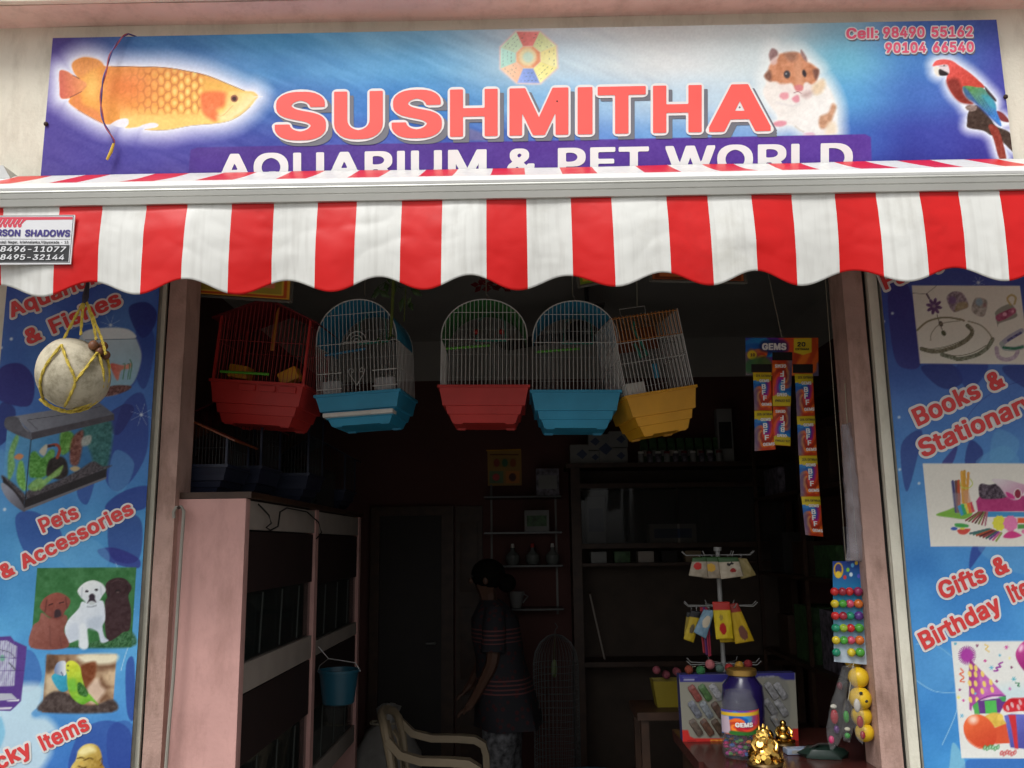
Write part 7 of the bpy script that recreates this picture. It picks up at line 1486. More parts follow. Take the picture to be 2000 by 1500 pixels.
for i, (y0, y1) in enumerate(((0.09, 0.97), (1.05, 1.965))):
    for j, z0 in enumerate((1.245 - 0.03 * i, 0.702)):
        hh = (1.66 if j == 0 else 1.152) - z0 - 0.002
        tk = thing('fish_tank', ('dark glass fish tank in the upper bay next to the pink end panel', 'dark glass fish tank in the lower bay next to the pink end panel', 'dark glass fish tank in the upper bay at the rear of the rack', 'dark glass fish tank in the lower bay at the rear of the rack')[i * 2 + j], 'fish tank', group='fish tanks in the rack')
        MB().box((RX0 + 0.02, y0, z0 + 0.001), (KX - 0.02, y1, z0 + hh)).build('water_body', M_water, tk)
        MB().box((KX - 0.0195, y0, z0 + 0.001), (KX - 0.012, y1, z0 + hh)).build('front_pane', mat('front_glass', (0.03, 0.035, 0.033), 0.04, alpha=0.35), tk)
        MB().box((KX - 0.0118, y0, z0 + hh * 0.52), (KX - 0.006, y1, z0 + hh - 0.004)).build('shade_sheet', mat('maroon_sheet', (0.022, 0.010, 0.009), 0.7), tk)
        for q in range(3):
            yy = y0 + (y1 - y0) * (0.2 + 0.28 * q)
            MB().tube([(KX - 0.010, yy, z0 + 0.01), (KX - 0.010, yy + 0.02, z0 + hh * 0.5)], 0.003, 5).build('air_tube', mat('pale_tube', (0.04, 0.045, 0.04), 0.5), tk)
MB().box((RX0 + 0.002, 0.03, 1.758), (KX + 0.015, 2.03, 1.778)).build('top_board', M_wood, rack)
cab = thing('power_cable', 'thin black cable looping over the top of the aquarium rack', 'cable')
MB().tube([PXW(x, y, KX + 0.012) for x, y in ((505, 985), (512, 992), (525, 1006), (530, 1022), (520, 1030), (528, 1036), (543, 1028), (547, 1000), (560, 992), (600, 1000), (622, 1020), (628, 1040), (618, 1052))], 0.003, 5).build('cable', M_black, cab, True)
# blue bucket hung on the rack
bk = PXW(662, 1312, KX + 0.10)
bu = thing('plastic_bucket', 'small blue plastic bucket hanging from the aquarium rack', 'bucket', bk); bu.scale = (0.9, 0.9, 0.88)
MB().lathe([(0.066, -0.145), (0.072, -0.14), (0.090, 0.0), (0.097, 0.0), (0.097, 0.012), (0.088, 0.012), (0.068, -0.135), (0.0, -0.135)], 28).build('tub', plastic('deep_blue_plastic', (0.015, 0.085, 0.13)), bu, True)
MB().tube([(-0.10, 0, 0.0), (-0.09, 0, 0.03), (-0.05, 0.0, 0.06), (-0.085, 0, 0.10), (-0.098, 0, 0.115)], 0.003, 6).tube([(0.10, 0, 0.0), (0.075, 0, 0.04), (-0.05, 0, 0.06)], 0.003, 6).build('handle', M_steel, bu, True)
# things on top of the rack
zt_ = 1.779
M_dkblue = plastic('navy_plastic', (0.02, 0.025, 0.05)); M_dkor = plastic('burnt_orange_plastic', (0.20, 0.055, 0.02)); M_blackw = mat('black_wire', (0.03, 0.03, 0.03), 0.4)
house_cage('orange-roofed small cage standing on the rack beside the jamb', Vector((-1.13, 0.16, zt_ + 0.10)), 0, 0, 0.26, 0.24, 0.09, 0.15, 0.10, M_dkblue, M_dkor, M_blackw, 'small cages standing on the rack', False, False)
house_cage('maroon-roofed small cage at the wall on the rack', Vector((-1.14, 0.45, zt_ + 0.12)), 0, 0, 0.34, 0.26, 0.16, 0.24, 0.12, M_dkblue, M_dred, M_blackw, 'small cages standing on the rack', False, False)
house_cage('black-roofed cage on the rack under the red house cage', Vector((-1.03, 0.80, zt_ + 0.12)), 0, 0, 0.30, 0.26, 0.26, 0.35, 0.12, M_dkblue, plastic('black_plastic', (0.012, 0.012, 0.014)), M_blackw, 'small cages standing on the rack', False, False)
house_cage('navy-roofed cage at the rear end of the rack', Vector((-1.04, 1.55, zt_ + 0.10)), 0, 0, 0.32, 0.26, 0.17, 0.26, 0.10, M_dkblue, M_dkblue, M_blackw, 'small cages standing on the rack', False, False)
gt = thing('glass_tank', 'empty glass tank standing on the rack behind the orange-roofed cage', 'glass tank', (-1.12, 0.78 - 0.32, zt_))
tkm = mat('smoky_glass', (0.05, 0.06, 0.06), 0.05, alpha=0.45)
for a, b in (((-0.0, 0.60, 0), (0.22, 0.606, 0.17)), ((0.214, 0.606, 0), (0.22, 0.95, 0.17)), ((0.0, 0.95, 0), (0.22, 0.956, 0.17)), ((0.0, 0.606, 0), (0.006, 0.95, 0.17))): MB().box(a, b).build('pane', tkm, gt)

# back wall: doorway, shelves, glazed cabinet
YB = RY1
dr = thing('back_door', 'dark wooden door standing in the back wall', 'door')
MB().box((-0.96, YB - 0.05, 0), (-0.55, YB - 0.02, 1.80)).build('door_leaf', mat('black_brown_wood', (0.02, 0.014, 0.012), 0.6), dr)
for a, b in (((-1.02, YB - 0.07, 0), (-0.96, YB - 0.001, 1.86)), ((-0.55, YB - 0.07, 0), (-0.47, YB - 0.001, 1.86)), ((-0.96, YB - 0.07, 1.80), (-0.55, YB - 0.001, 1.86))): MB().box(a, b).build('door_frame', M_wood, dr)
MB().tube([(-0.59, YB - 0.055, 0.98), (-0.59, YB - 0.09, 0.98), (-0.65, YB - 0.09, 0.98)], 0.008, 6).build('handle', M_steel, dr)
d2 = thing('wall_panelling', 'tall carved brown wooden cupboard beside the back door', 'panelling')  # only a flat wooden panel with raised fields, no storage behind it
MB().box((-0.46, YB - 0.03, 0), (-0.28, YB - 0.001, 1.86)).build('board', M_wood, d2)
for z in (0.2, 0.75, 1.3): MB().box((-0.43, YB - 0.042, z), (-0.31, YB - 0.03, z + 0.45)).build('raised_field', M_wood, d2, bevel=0.004)
# calendar
cl = thing('wall_calendar', 'small gold printed calendar with four pictures on the maroon wall', 'calendar')
def cal_paint(pt, u, v):
    pt.C = np.tile(np.array([170, 130, 66.]), (len(u), 1)); pt.at(952, 880, 1, 1)
    pt.fill([(12, 14), (56, 14), (56, 32), (12, 32)], (150, 120, 60), 1.5, sm=False)
    for x, y, c in ((18, 24, (150, 70, 50)), (34, 24, (70, 110, 80)), (50, 24, (150, 80, 40))): pt.ell(x, y, 6, 8, c)
    pt.fill([(4, 40), (31, 40), (31, 64), (4, 64)], (110, 130, 90), 1.5, sm=False).fill([(36, 40), (63, 40), (63, 64), (36, 64)], (206, 130, 60), 1.5, sm=False).ell(17, 52, 7, 7, (200, 70, 70)).ell(49, 52, 7, 8, (90, 50, 40)).line([(6, 8), (60, 8)], 2, (90, 50, 30), 1, False)
ink_quad('sheet', [(952, 881), (1018, 879), (1019, 948), (953, 949)], YB - 0.006, 50, 50, cal_paint, M_gloss, cl)
MB().tube([PY(950, 880, YB - 0.008), PY(1017, 878, YB - 0.008)], 0.005, 6).build('top_bar', M_yel, cl)
# wall shelves on brackets
sh = thing('wall_shelf', 'set of four dark glass shelves on slotted metal uprights', 'shelf')
for x in (-0.22, 0.21): MB().box((x - 0.007, YB - 0.02, 1.15), (x + 0.007, YB - 0.001, 2.0)).build('upright', mat('dull_steel', (0.16, 0.15, 0.14), 0.5, 0.3), sh)
SZ = (1.90, 1.67, 1.46, 1.19)
for z in SZ: MB().box((-0.26, YB - 0.24, z), (0.24, YB - 0.0205, z + 0.012)).build('shelf_board', mat('shelf_glass', (0.02, 0.022, 0.022), 0.25), sh)
def boxy(name, label, cat, a, b, m, grp=None, bev=0.002, lid=None):
    o = thing(name, label, cat, ((a[0] + b[0]) / 2, (a[1] + b[1]) / 2, a[2]), group=grp)
    c = Vector(o.location); A_ = Vector(a) - c; B_ = Vector(b) - c
    MB().box(A_, B_).build('carton', m, o, bevel=bev)
    if lid: MB().box((A_.x * 0.8, A_.y - 0.0015, A_.z + (B_.z - A_.z) * 0.25), (B_.x * 0.8, A_.y + 0.002, A_.z + (B_.z - A_.z) * 0.75)).build('front_label', lid, o)
    return o
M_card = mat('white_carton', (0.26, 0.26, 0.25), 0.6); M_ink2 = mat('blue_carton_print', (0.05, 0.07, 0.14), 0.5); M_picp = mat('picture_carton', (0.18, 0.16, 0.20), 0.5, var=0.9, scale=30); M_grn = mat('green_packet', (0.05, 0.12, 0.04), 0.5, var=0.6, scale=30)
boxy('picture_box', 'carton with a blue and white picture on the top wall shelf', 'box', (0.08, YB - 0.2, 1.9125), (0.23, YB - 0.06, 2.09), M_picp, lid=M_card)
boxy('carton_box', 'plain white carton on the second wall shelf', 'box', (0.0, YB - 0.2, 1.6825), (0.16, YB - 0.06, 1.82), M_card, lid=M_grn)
for k in range(3):
    x = -0.08 + 0.13 * k; o = thing('glass_bottle', ('clear bottle with pale stopper, next to the slotted upright on the third shelf', 'clear bottle with red stopper, middle of the third shelf', 'clear bottle with pale stopper, outer end of the third shelf')[k], 'bottle', (x, YB - 0.12, 1.4725), group='bottles on the third shelf')
    MB().lathe([(0.028, 0), (0.045, 0.02), (0.045, 0.06), (0.014, 0.09), (0.012, 0.11)], 16).build('body', mat('bottle_glass', (0.16, 0.17, 0.16), 0.08), o, True); MB().lathe([(0.013, 0.11), (0.010, 0.135)], 10).build('stopper', M_red if k == 1 else M_wh, o, True)
cp = thing('white_cup', 'white cup on the lowest wall shelf behind the person', 'cup', (-0.06, YB - 0.13, 1.2025)); MB().lathe([(0.03, 0), (0.05, 0.08), (0.052, 0.10), (0.047, 0.10), (0.028, 0.01)], 18).build('bowl', M_card, cp, True); MB().tube([(0.048, 0, 0.085), (0.075, 0, 0.07), (0.042, 0, 0.03)], 0.006, 6).build('handle', M_card, cp, True)
# glazed wall cabinet
gcb = thing('wall_cabinet', 'brown wall cabinet with glazed upper part and open lower shelf', 'cabinet')
CX0, CX1, CY = 0.30, 1.70, YB - 0.30
for nm, a, b in (('side_panel', (CX0, CY, 0), (CX0 + 0.06, YB - 0.001, 2.08)), ('side_panel', (CX1 - 0.04, CY, 0), (CX1, YB - 0.001, 2.08)), ('top_panel', (CX0 - 0.03, CY - 0.02, 2.081), (CX1 + 0.03, YB - 0.001, 2.11)), ('shelf_board', (CX0 + 0.061, CY, 1.95), (CX1 - 0.041, YB - 0.02, 1.98)), ('shelf_board', (CX0 + 0.061, CY, 1.57), (CX1 - 0.041, YB - 0.02, 1.60)), ('shelf_board', (CX0 + 0.061, CY, 1.46), (CX1 - 0.041, YB - 0.02, 1.48)), ('shelf_board', (CX0 + 0.061, CY, 0.85), (CX1 - 0.041, YB - 0.02, 0.88))):
    MB().box(a, b).build(nm, M_wood, gcb)
MB().box((CX0 + 0.061, YB - 0.0195, 0), (CX1 - 0.041, YB - 0.002, 2.08)).build('back_panel', mat('tan_ply', (0.075, 0.052, 0.038), 0.7, var=0.2), gcb)
for x0, x1 in ((CX0 + 0.065, 0.97), (0.985, CX1 - 0.045)): MB().box((x0, CY + 0.01, 1.602), (x1, CY + 0.015, 1.948)).build('sliding_pane', mat('cabinet_glass', (0.06, 0.065, 0.065), 0.04, alpha=0.35), gcb)
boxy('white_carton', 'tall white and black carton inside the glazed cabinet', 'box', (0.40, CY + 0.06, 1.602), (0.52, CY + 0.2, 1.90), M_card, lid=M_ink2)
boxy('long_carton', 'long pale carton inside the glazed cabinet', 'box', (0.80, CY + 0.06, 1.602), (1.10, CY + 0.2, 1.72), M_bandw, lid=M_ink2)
for k in range(5):
    boxy('small_jar_box', ('small pale box under the glazing next to the cabinet side', 'small green box under the glazing', 'yellowish box under the glazing', 'dark box under the glazing', 'tan box under the glazing, last of the row')[k], 'box', (0.42 + 0.15 * k, CY + 0.05, 1.481), (0.52 + 0.15 * k, CY + 0.16, 1.55), (M_card, M_grn, M_bandw, M_dark, mat('tan_carton', (0.25, 0.18, 0.10), 0.6))[k], 'small boxes under the glazing')
# boxes and packets along the cabinet's top
bx0 = PY(1115, 910, CY + 0.05)
for k, (x0, x1, y0, y1) in enumerate(((1114, 1150, 908, 868), (1150, 1170, 908, 880), (1150, 1170, 879, 846), (1171, 1190, 908, 848), (1190, 1226, 908, 875), (1190, 1226, 874, 842))):
    a = PY(x0, y0, CY + 0.04); b = PY(x1, y1, CY + 0.04); z0 = max(2.111, a.z) if k not in (2, 5) else a.z
    if k not in (2, 5): z0 = 2.111
    o = thing('lamp_carton', ('wide white carton with dark diamond print at the end of the cabinet top', 'small white carton at the bottom of a stack on the cabinet top', 'small white carton stacked on another on the cabinet top', 'narrow tall white carton between stacks on the cabinet top', 'white carton with diamond print carrying another on the cabinet top', 'white carton with diamond print, topmost of its stack on the cabinet top')[k], 'box', group='white cartons on the cabinet')
    MB().box((a.x, CY + 0.04, z0 if k not in (2, 5) else a.z), (b.x - 0.002, CY + 0.18, b.z)).build('carton', M_card, o, bevel=0.002)
    cx_, cz_ = (a.x * 0.35 + b.x * 0.65), (max(z0, a.z) + b.z) / 2; r_ = min(0.05, (b.z - z0) * 0.32)
    MB().add([(cx_ - r_, CY + 0.0385, cz_), (cx_, CY + 0.0385, cz_ - r_ * 0.8), (cx_ + r_ * 0.8, CY + 0.0385, cz_), (cx_, CY + 0.0385, cz_ + r_ * 0.8)], [(0, 1, 2, 3)]).build('diamond_print', M_ink2, o)
for k in range(9):
    x0 = PY(1252 + 18 * k, 900, CY + 0.05).x
    o = thing('food_packet', 'upright dark green packet in the row on the cabinet top', 'packet', (x0 + 0.024, CY + 0.08, 2.111), group='green packets on the cabinet')
    MB().loft([[(-0.024 * s_, -0.02 * q, z), (0.024 * s_, -0.02 * q, z), (0.024 * s_, 0.02 * q, z), (-0.024 * s_, 0.02 * q, z)] for z, s_, q in ((0, 0.9, 1.0), (0.05, 1, 1.1), (0.13, 1, 0.7), (0.155, 1, 0.12), (0.165, 1, 0.1))]).build('pouch', M_grn, o, True)
    MB().box((-0.016, -0.024, 0.045), (0.016, -0.0205, 0.085)).build('front_label', M_card if k % 3 else M_bandw, o)
boxy('phone_carton', 'white carton standing on the green packets near the shop corner', 'box', (PY(1402, 855, CY + 0.05).x, CY + 0.05, 2.111), (PY(1432, 855, CY + 0.05).x, CY + 0.13, PY(1432, 798, CY + 0.05).z), M_card, lid=M_dark)
# lower cabinet items
st_ = thing('long_stick', 'thin pale stick leaning in the open cabinet', 'stick'); MB().tube([PY(1152, 1160, CY + 0.1), Vector((PY(1180, 1240, CY + 0.1).x, CY + 0.12, 0.882))], 0.006, 6).build('rod', M_bandw, st_)
MB().ball(PY(1152, 1158, CY + 0.1), 0.01, 8, 6).build('knob', M_wood, st_)
# shelves on the right wall
rs = thing('side_shelf', 'dark shelving along the right wall full of goods', 'shelf')
for z in (0.5, 0.95, 1.4, 1.85, 2.3): MB().box((RX1 - 0.30, 1.0, z), (RX1 - 0.002, 2.85, z + 0.02)).build('shelf_board', M_wood, rs)
for y in (1.0, 1.92, 2.83): MB().box((RX1 - 0.30, y, 0), (RX1 - 0.28, y + 0.02, 2.4)).build('upright', M_wood, rs)
rg_ = random.Random(5)
for j, z in enumerate((0.95, 1.4, 1.85)):
    for k in range(4):
        y0 = 1.1 + 0.44 * k
        boxy('goods_box', 'dark carton on the %s shelf of the right wall, %s' % (('lower', 'middle', 'upper')[j], ('front end', 'second from the front end', 'third from the front end', 'rear end')[k]), 'box', (RX1 - 0.26, y0, z + 0.021), (RX1 - 0.08, y0 + rg_.uniform(0.2, 0.34), z + 0.021 + rg_.uniform(0.14, 0.3)), (M_dark, M_picp, M_grn, M_wood)[(j + k) % 4], 'cartons on the right wall shelves')
# ceiling fan
fan = thing('ceiling_fan', 'dark ceiling fan behind the hanging cages', 'fan', (0.36, 1.9, RZ))
M_fan = mat('fan_paint', (0.05, 0.045, 0.04), 0.4)
MB().tube([(0, 0, 0), (0, 0, -0.22)], 0.012, 8).build('rod', M_fan, fan, True); MB().lathe([(0.03, -0.2), (0.10, -0.22), (0.12, -0.26), (0.10, -0.30), (0.03, -0.32)], 20).build('motor', M_fan, fan, True)
for k in range(3):
    M_ = Matrix.Rotation(k * 2 * math.pi / 3 + 0.5, 4, 'Z') @ Matrix.Translation((0, 0, -0.27)) @ Matrix.Rotation(0.2, 4, 'X')
    MB().prism([(0.1, -0.03), (0.2, -0.06), (0.56, -0.07), (0.58, 0.0), (0.56, 0.06), (0.2, 0.05), (0.1, 0.03)], lambda u, v, q: M_ @ Vector((u, v, q)), 0.005).build('blade', M_fan, fan)

# ---- counter
M_top = mat('red_brown_laminate', (0.06, 0.016, 0.013), 0.22, var=0.3, scale=6)
CT = 0.93
ctr = thing('shop_counter', 'red-brown topped shop counter just inside the right of the doorway', 'counter')
MB().box((0.53, 0.125, CT - 0.035), (1.70, 0.62, CT)).box((0.545, -0.05, CT - 0.035), (1.044, 0.124, CT - 0.0003)).build('counter_top', M_top, ctr)
MB().box((0.56, 0.0, 0), (1.04, 0.122, CT - 0.036)).box((0.56, 0.128, 0), (1.68, 0.60, CT - 0.036)).build('cabinet_body', M_wood, ctr)
def on_top(px, py): return PZ(px, py, CT)
# toy car set
YC = 0.41
c00, c11 = PY(1327, 1451, YC), PY(1556, 1318, YC)
tc = thing('toy_car_box', 'blue and red window box of toy cars standing on the counter', 'toy box')
def car_paint(pt, u, v):
    pt.C = np.tile(np.array([140, 138, 126.]), (len(u), 1)); pt.at(1310, 1290, 0.14)
    pt.fill([(100, 190), (860, 190), (820, 255), (760, 265), (720, 300), (130, 300)], (54, 52, 124), 1.6, sm=False).fill([(1180, 180), (1730, 160), (1730, 270), (1540, 270), (1500, 220), (1180, 240)], (54, 52, 124), 1.6, sm=False)
    pt.fill([(150, 970), (240, 970), (270, 1060), (330, 1085), (1700, 1085), (1700, 950), (1800, 950), (1800, 1200), (150, 1200)], (196, 50, 46), 1.6, sm=False)
    pt.fill([(180, 258), (330, 258), (330, 280), (180, 280)], (190, 190, 200), 2, 0.8, sm=False).line([(165, 238), (370, 236)], 1.2, (120, 120, 170), 0.8, False).line([(1230, 230), (1440, 224)], 3.4, nzc((150, 150, 160), 70, 3), 0.9, False).line([(560, 1112), (745, 1110)], 2.6, nzc((220, 150, 50), 50, 3), 0.9, False).line([(240, 1118), (350, 1116)], 2, (140, 30, 30), 0.8, False)
    pt.fill([(1300, 300), (1620, 300), (1640, 900), (1300, 950)], (120, 120, 116), 4, 0.7)
ink_quad('printed_front', [(1326, 1318), (1553, 1314), (1560, 1450), (1334, 1452)], YC, 120, 80, car_paint, M_gloss, tc)
q_ = [PY(1326, 1318, YC), PY(1553, 1314, YC), PY(1560, 1450, YC), PY(1334, 1452, YC)]
for p_ in q_[2:]: p_.z = CT + 0.001
MB().add([p + Vector((0, 0.0015, 0)) for p in q_] + [p + Vector((0, 0.05, 0)) for p in q_], [(0, 1, 2, 3), (7, 6, 5, 4), (0, 4, 5, 1), (1, 5, 6, 2), (2, 6, 7, 3), (3, 7, 4, 0)]).build('carton', mat('blue_carton', (0.04, 0.04, 0.14), 0.5), tc)
CARS = [((335, 455), (0.22, 0.06, 0.05)), ((478, 445), (0.07, 0.14, 0.05)), ((630, 440), (0.32, 0.32, 0.34)), ((335, 680), (0.16, 0.17, 0.20)), ((495, 685), (0.20, 0.22, 0.24)), ((655, 690), (0.10, 0.06, 0.045)), ((350, 930), (0.12, 0.09, 0.07)), ((505, 930), (0.12, 0.06, 0.04)), ((660, 930), (0.09, 0.06, 0.04)), ((1400, 420), (0.25, 0.25, 0.26)), ((1530, 420), (0.25, 0.25, 0.26)), ((1390, 650), (0.22, 0.22, 0.23)), ((1540, 660), (0.25, 0.25, 0.26)), ((1480, 870), (0.22, 0.22, 0.22))]
for (u, v), c in CARS:
    k = PY(1310 + 0.14 * u, 1290 + 0.14 * v, YC); a = rad(-58); L, W = 0.030, 0.0125
    M_ = Matrix.Translation(k + Vector((0, -0.004, 0))) @ Matrix.Rotation(-a, 4, 'Y')
    MB().loft([[M_ @ Vector((x * s_, y, z * s2)) for x, z in ((-L, -W * 0.7), (-L * 0.8, -W), (L * 0.8, -W), (L, -W * 0.7), (L, W * 0.7), (L * 0.8, W), (-L * 0.8, W), (-L, W * 0.7))] for y, s_, s2 in ((0.0035, 1, 1), (-0.001, 1, 1), (-0.004, 0.6, 0.85))]).build('toy_car', mat('toy_paint_%d_%d_%d' % tuple(int(q * 100) for q in c), c, 0.3, var=0.5, scale=90), tc)
# navy jar with gold lid
def jar(name, label, px, py, prof, m, back=0.0):
    b = on_top(px, py); o = thing(name, label, 'jar', (b.x, b.y + back, CT + 0.001))
    return o
nj = thing('navy_jar', 'large navy blue plastic jar with gold lid standing on the counter', 'jar', (PY(1456, 1440, 0.32).x, 0.325, CT + 0.001))
MB().lathe([(0.062, 0), (0.068, 0.01), (0.068, 0.10), (0.070, 0.155), (0.066, 0.195), (0.046, 0.220), (0.044, 0.228)], 28).build('body', mat('navy_plastic_jar', (0.016, 0.010, 0.075), 0.18), nj, True)
M_gold = mat('gold_lacquer', (0.80, 0.50, 0.12), 0.22, 1.0, var=0.15, scale=40)
MB().lathe([(0.047, 0.228), (0.050, 0.230), (0.050, 0.246), (0.047, 0.249), (0.0, 0.249)], 28).build('lid', mat('dull_gold_lid', (0.50, 0.30, 0.08), 0.35, 0.8), nj, True)
gm = on_top(1447, 1474)
gj = thing('sweet_jar', 'clear plastic GEMS sweet jar with rainbow label on the counter', 'jar', (gm.x - 0.004, 0.185, CT + 0.001))
JR = 0.060
MB().lathe([(0.052, 0), (JR, 0.010), (JR, 0.040), (JR - 0.002, 0.045), (JR, 0.05), (JR, 0.150), (JR - 0.008, 0.172), (JR - 0.018, 0.188), (JR - 0.019, 0.20)], 36).build('body', mat('clear_pet', (0.30, 0.31, 0.33), 0.05, alpha=0.16, var=0.02), gj, True)
nu = 90; us = np.linspace(rad(180 + 10), rad(360 - 10), nu); zs = np.linspace(0.075, 0.148, 40)
U, Z_ = np.meshgrid(us, zs); P_ = np.stack([(JR + 0.0012) * np.cos(U).ravel(), (JR + 0.0012) * np.sin(U).ravel(), Z_.ravel()], 1)
me = grid_mesh('label', P_, nu, 40); uu = ((U - us[0]) / (us[-1] - us[0])).ravel(); vv = 1 - ((Z_ - zs[0]) / (zs[-1] - zs[0])).ravel()
pt = Paint(uu * 100, vv * 60); pt.C = swirl(pt, uu * 1.3, vv, 0.62, 0.55); pt.fill([(0, 6), (100, 3), (100, 12), (0, 15)], (222, 180, 50), 2, sm=False); pt.fill([(0, 16), (22, 15), (24, 56), (0, 58)], (196, 176, 190), 2, sm=False).fill([(26, 50), (60, 52), (80, 44), (76, 60), (26, 60)], (50, 110, 50), 3).fill([(30, 40), (60, 30), (72, 38), (50, 48)], (196, 40, 60), 4, 0.8)
set_ink(me, pt.C); link('label', me, M_gloss, gj, True)
def jl(x, y): 
    a = rad(190) + rad(160) * x / 100; return Vector(((JR + 0.003) * math.cos(a), (JR + 0.003) * math.sin(a), 0.148 - 0.073 * y / 60))
lettering(gj, M_white_ink, jl, [('GEMS', (34, 40), (66, 40), (0, -11))], 0.045)
rj = random.Random(9); cm = MB()
SWC = [(0.45, 0.03, 0.14), (0.10, 0.25, 0.07), (0.30, 0.04, 0.20), (0.50, 0.15, 0.03), (0.05, 0.10, 0.30)]
for ci, c in enumerate(SWC):
    mb = MB()
    for k in range(26):
        a = rj.uniform(0, 6.28); r = (JR - 0.012) * math.sqrt(rj.random()); z = 0.008 + rj.random() * 0.056
        mb.ball((r * math.cos(a), r * math.sin(a), z), 0.0092, 8, 5, (1, 1, 0.7))
    o_ = mb.build('sweets', mat('sweet_shell_%d' % ci, c, 0.25), gj, True); o_['kind'] = 'stuff'
# golden figurines
def figurine(name, label, px, py, s, coins):
    b = on_top(px, py); o = thing(name, label, 'figurine', (b.x, b.y, CT + 0.001))
    MB().lathe([(0.050 * s, 0), (0.054 * s, 0.006 * s), (0.050 * s, 0.012 * s), (0.040 * s, 0.014 * s)], 24).build('base', mat('dark_gold_base', (0.10, 0.06, 0.02), 0.4, 0.6), o, True)
    MB().ball((0, 0, 0.034 * s), 0.032 * s, 18, 12, (1.15, 0.95, 0.85)).ball((0, -0.004 * s, 0.070 * s), 0.024 * s, 16, 10, (1.05, 0.9, 0.95)).ball((0, -0.006 * s, 0.098 * s), 0.015 * s, 14, 10).build('body', M_gold, o, True)
    for sx in (-1, 1):
        MB().tube([(sx * 0.022 * s, -0.006 * s, 0.080 * s), (sx * 0.036 * s, -0.012 * s, 0.062 * s), (sx * 0.030 * s, -0.026 * s, 0.046 * s)], [0.008 * s, 0.008 * s, 0.006 * s], 8).build('arm', M_gold, o, True)
        MB().tube([(sx * 0.014 * s, -0.016 * s, 0.020 * s), (sx * 0.042 * s, -0.020 * s, 0.020 * s), (sx * 0.020 * s, -0.036 * s, 0.018 * s)], 0.009 * s, 8).build('leg', M_gold, o, True)
    if coins:
        r2 = random.Random(4)
        for k in range(60):
            a = r2.uniform(3.3, 6.1); zz = r2.random(); rr = (0.050 - 0.028 * zz) * s
            c = Vector((rr * math.cos(a) * 1.05, rr * math.sin(a) * 0.9, (0.014 + 0.085 * zz) * s)); n_ = Vector((math.cos(a) * 0.7, math.sin(a), r2.uniform(-0.2, 0.7))).normalized()
            MB().tube([c, c + n_ * 0.0018], 0.0098 * s * r2.uniform(0.7, 1.1), 10).build('coin', M_gold, o)
        for sx in (-1, 0, 1): MB().lathe([(0.004 * s, 0), (0.006 * s, 0.004 * s), (0.001, 0.016 * s)], 8, (sx * 0.012 * s, -0.004 * s, (0.106 if sx == 0 else 0.100) * s)).build('crown_point', M_gold, o, True)
    return o
figurine('gold_figurine', 'shiny golden seated figurine heaped with coins in front of the sweet jar', 1494, 1496, 1.0, True)
figurine('gold_figurine', 'small plain golden seated figurine beside the toy car box', 1531, 1456, 0.72, False)
sb_ = on_top(1560, 1472); o = thing('soap_packet', 'blue and white flat packet lying on the counter', 'packet', (sb_.x, sb_.y, CT + 0.001), (0, 0, 0.1)); MB().box((-0.045, -0.02, 0), (0.045, 0.02, 0.018)).build('wrapper', mat('pale_blue_wrapper', (0.30, 0.36, 0.48), 0.25, var=0.3, scale=40), o, bevel=0.004); MB().box((-0.03, -0.0212, 0.004), (0.02, -0.0195, 0.014)).build('front_label', M_card, o)
gb = on_top(1610, 1478); o = thing('green_bag', 'crumpled dark green bag lying on the counter', 'bag', (gb.x, gb.y, CT + 0.001))
rg2 = np.random.default_rng(2); MB().loft([[(0.07 * s_ * math.cos(a) + rg2.normal() * 0.006, 0.045 * s_ * math.sin(a) + rg2.normal() * 0.005, z) for a in np.linspace(0, 2 * math.pi, 16, endpoint=False)] for z, s_ in ((0, 1), (0.012, 1.05), (0.026, 0.8), (0.032, 0.3))]).build('bag_body', mat('dark_green_film', (0.012, 0.026, 0.02), 0.3), o, True); MB().tube([(-0.05, 0.0, 0.024), (-0.02, -0.02, 0.042), (0.03, -0.01, 0.04), (0.05, 0.01, 0.022)], 0.003, 6).build('handle', M_dark, o, True)
# yellow basket with flowers
yb = PY(1305, 1378, 0.9); bo = thing('yellow_basket', 'yellow plastic basket of pink flowers standing on a stool behind the counter', 'basket', (yb.x, yb.y, yb.z))
MB().loft([[(0.06 * s_ * x, 0.05 * s_ * y, z) for x, y in ((-1, -1), (1, -1), (1, 1), (-1, 1))] for z, s_ in ((0, 0.8), (0.10, 1.05), (0.10, 0.98), (0.01, 0.74))]).build('tub', plastic('dull_yellow_plastic', (0.26, 0.20, 0.02)), bo)
for k in range(6): MB().ball((0.05 * math.sin(k * 2.1), 0.03 * math.cos(k * 1.7), 0.115 + 0.012 * (k % 3)), 0.016, 8, 6).build('flower', mat('dusty_pink', (0.25, 0.06, 0.08), 0.7), bo, True)
stl_ = thing('wooden_stool', 'dark wooden stool carrying the yellow basket', 'stool', (yb.x, yb.y, 0)); MB().box((-0.14, -0.14, yb.z - 0.03), (0.14, 0.14, yb.z - 0.001)).build('seat', M_wood, stl_)
for sx in (-1, 1):
    for sy in (-1, 1): MB().box((sx * 0.11 - 0.015, sy * 0.11 - 0.015, 0), (sx * 0.11 + 0.015, sy * 0.11 + 0.015, yb.z - 0.031)).build('leg', M_wood, stl_)

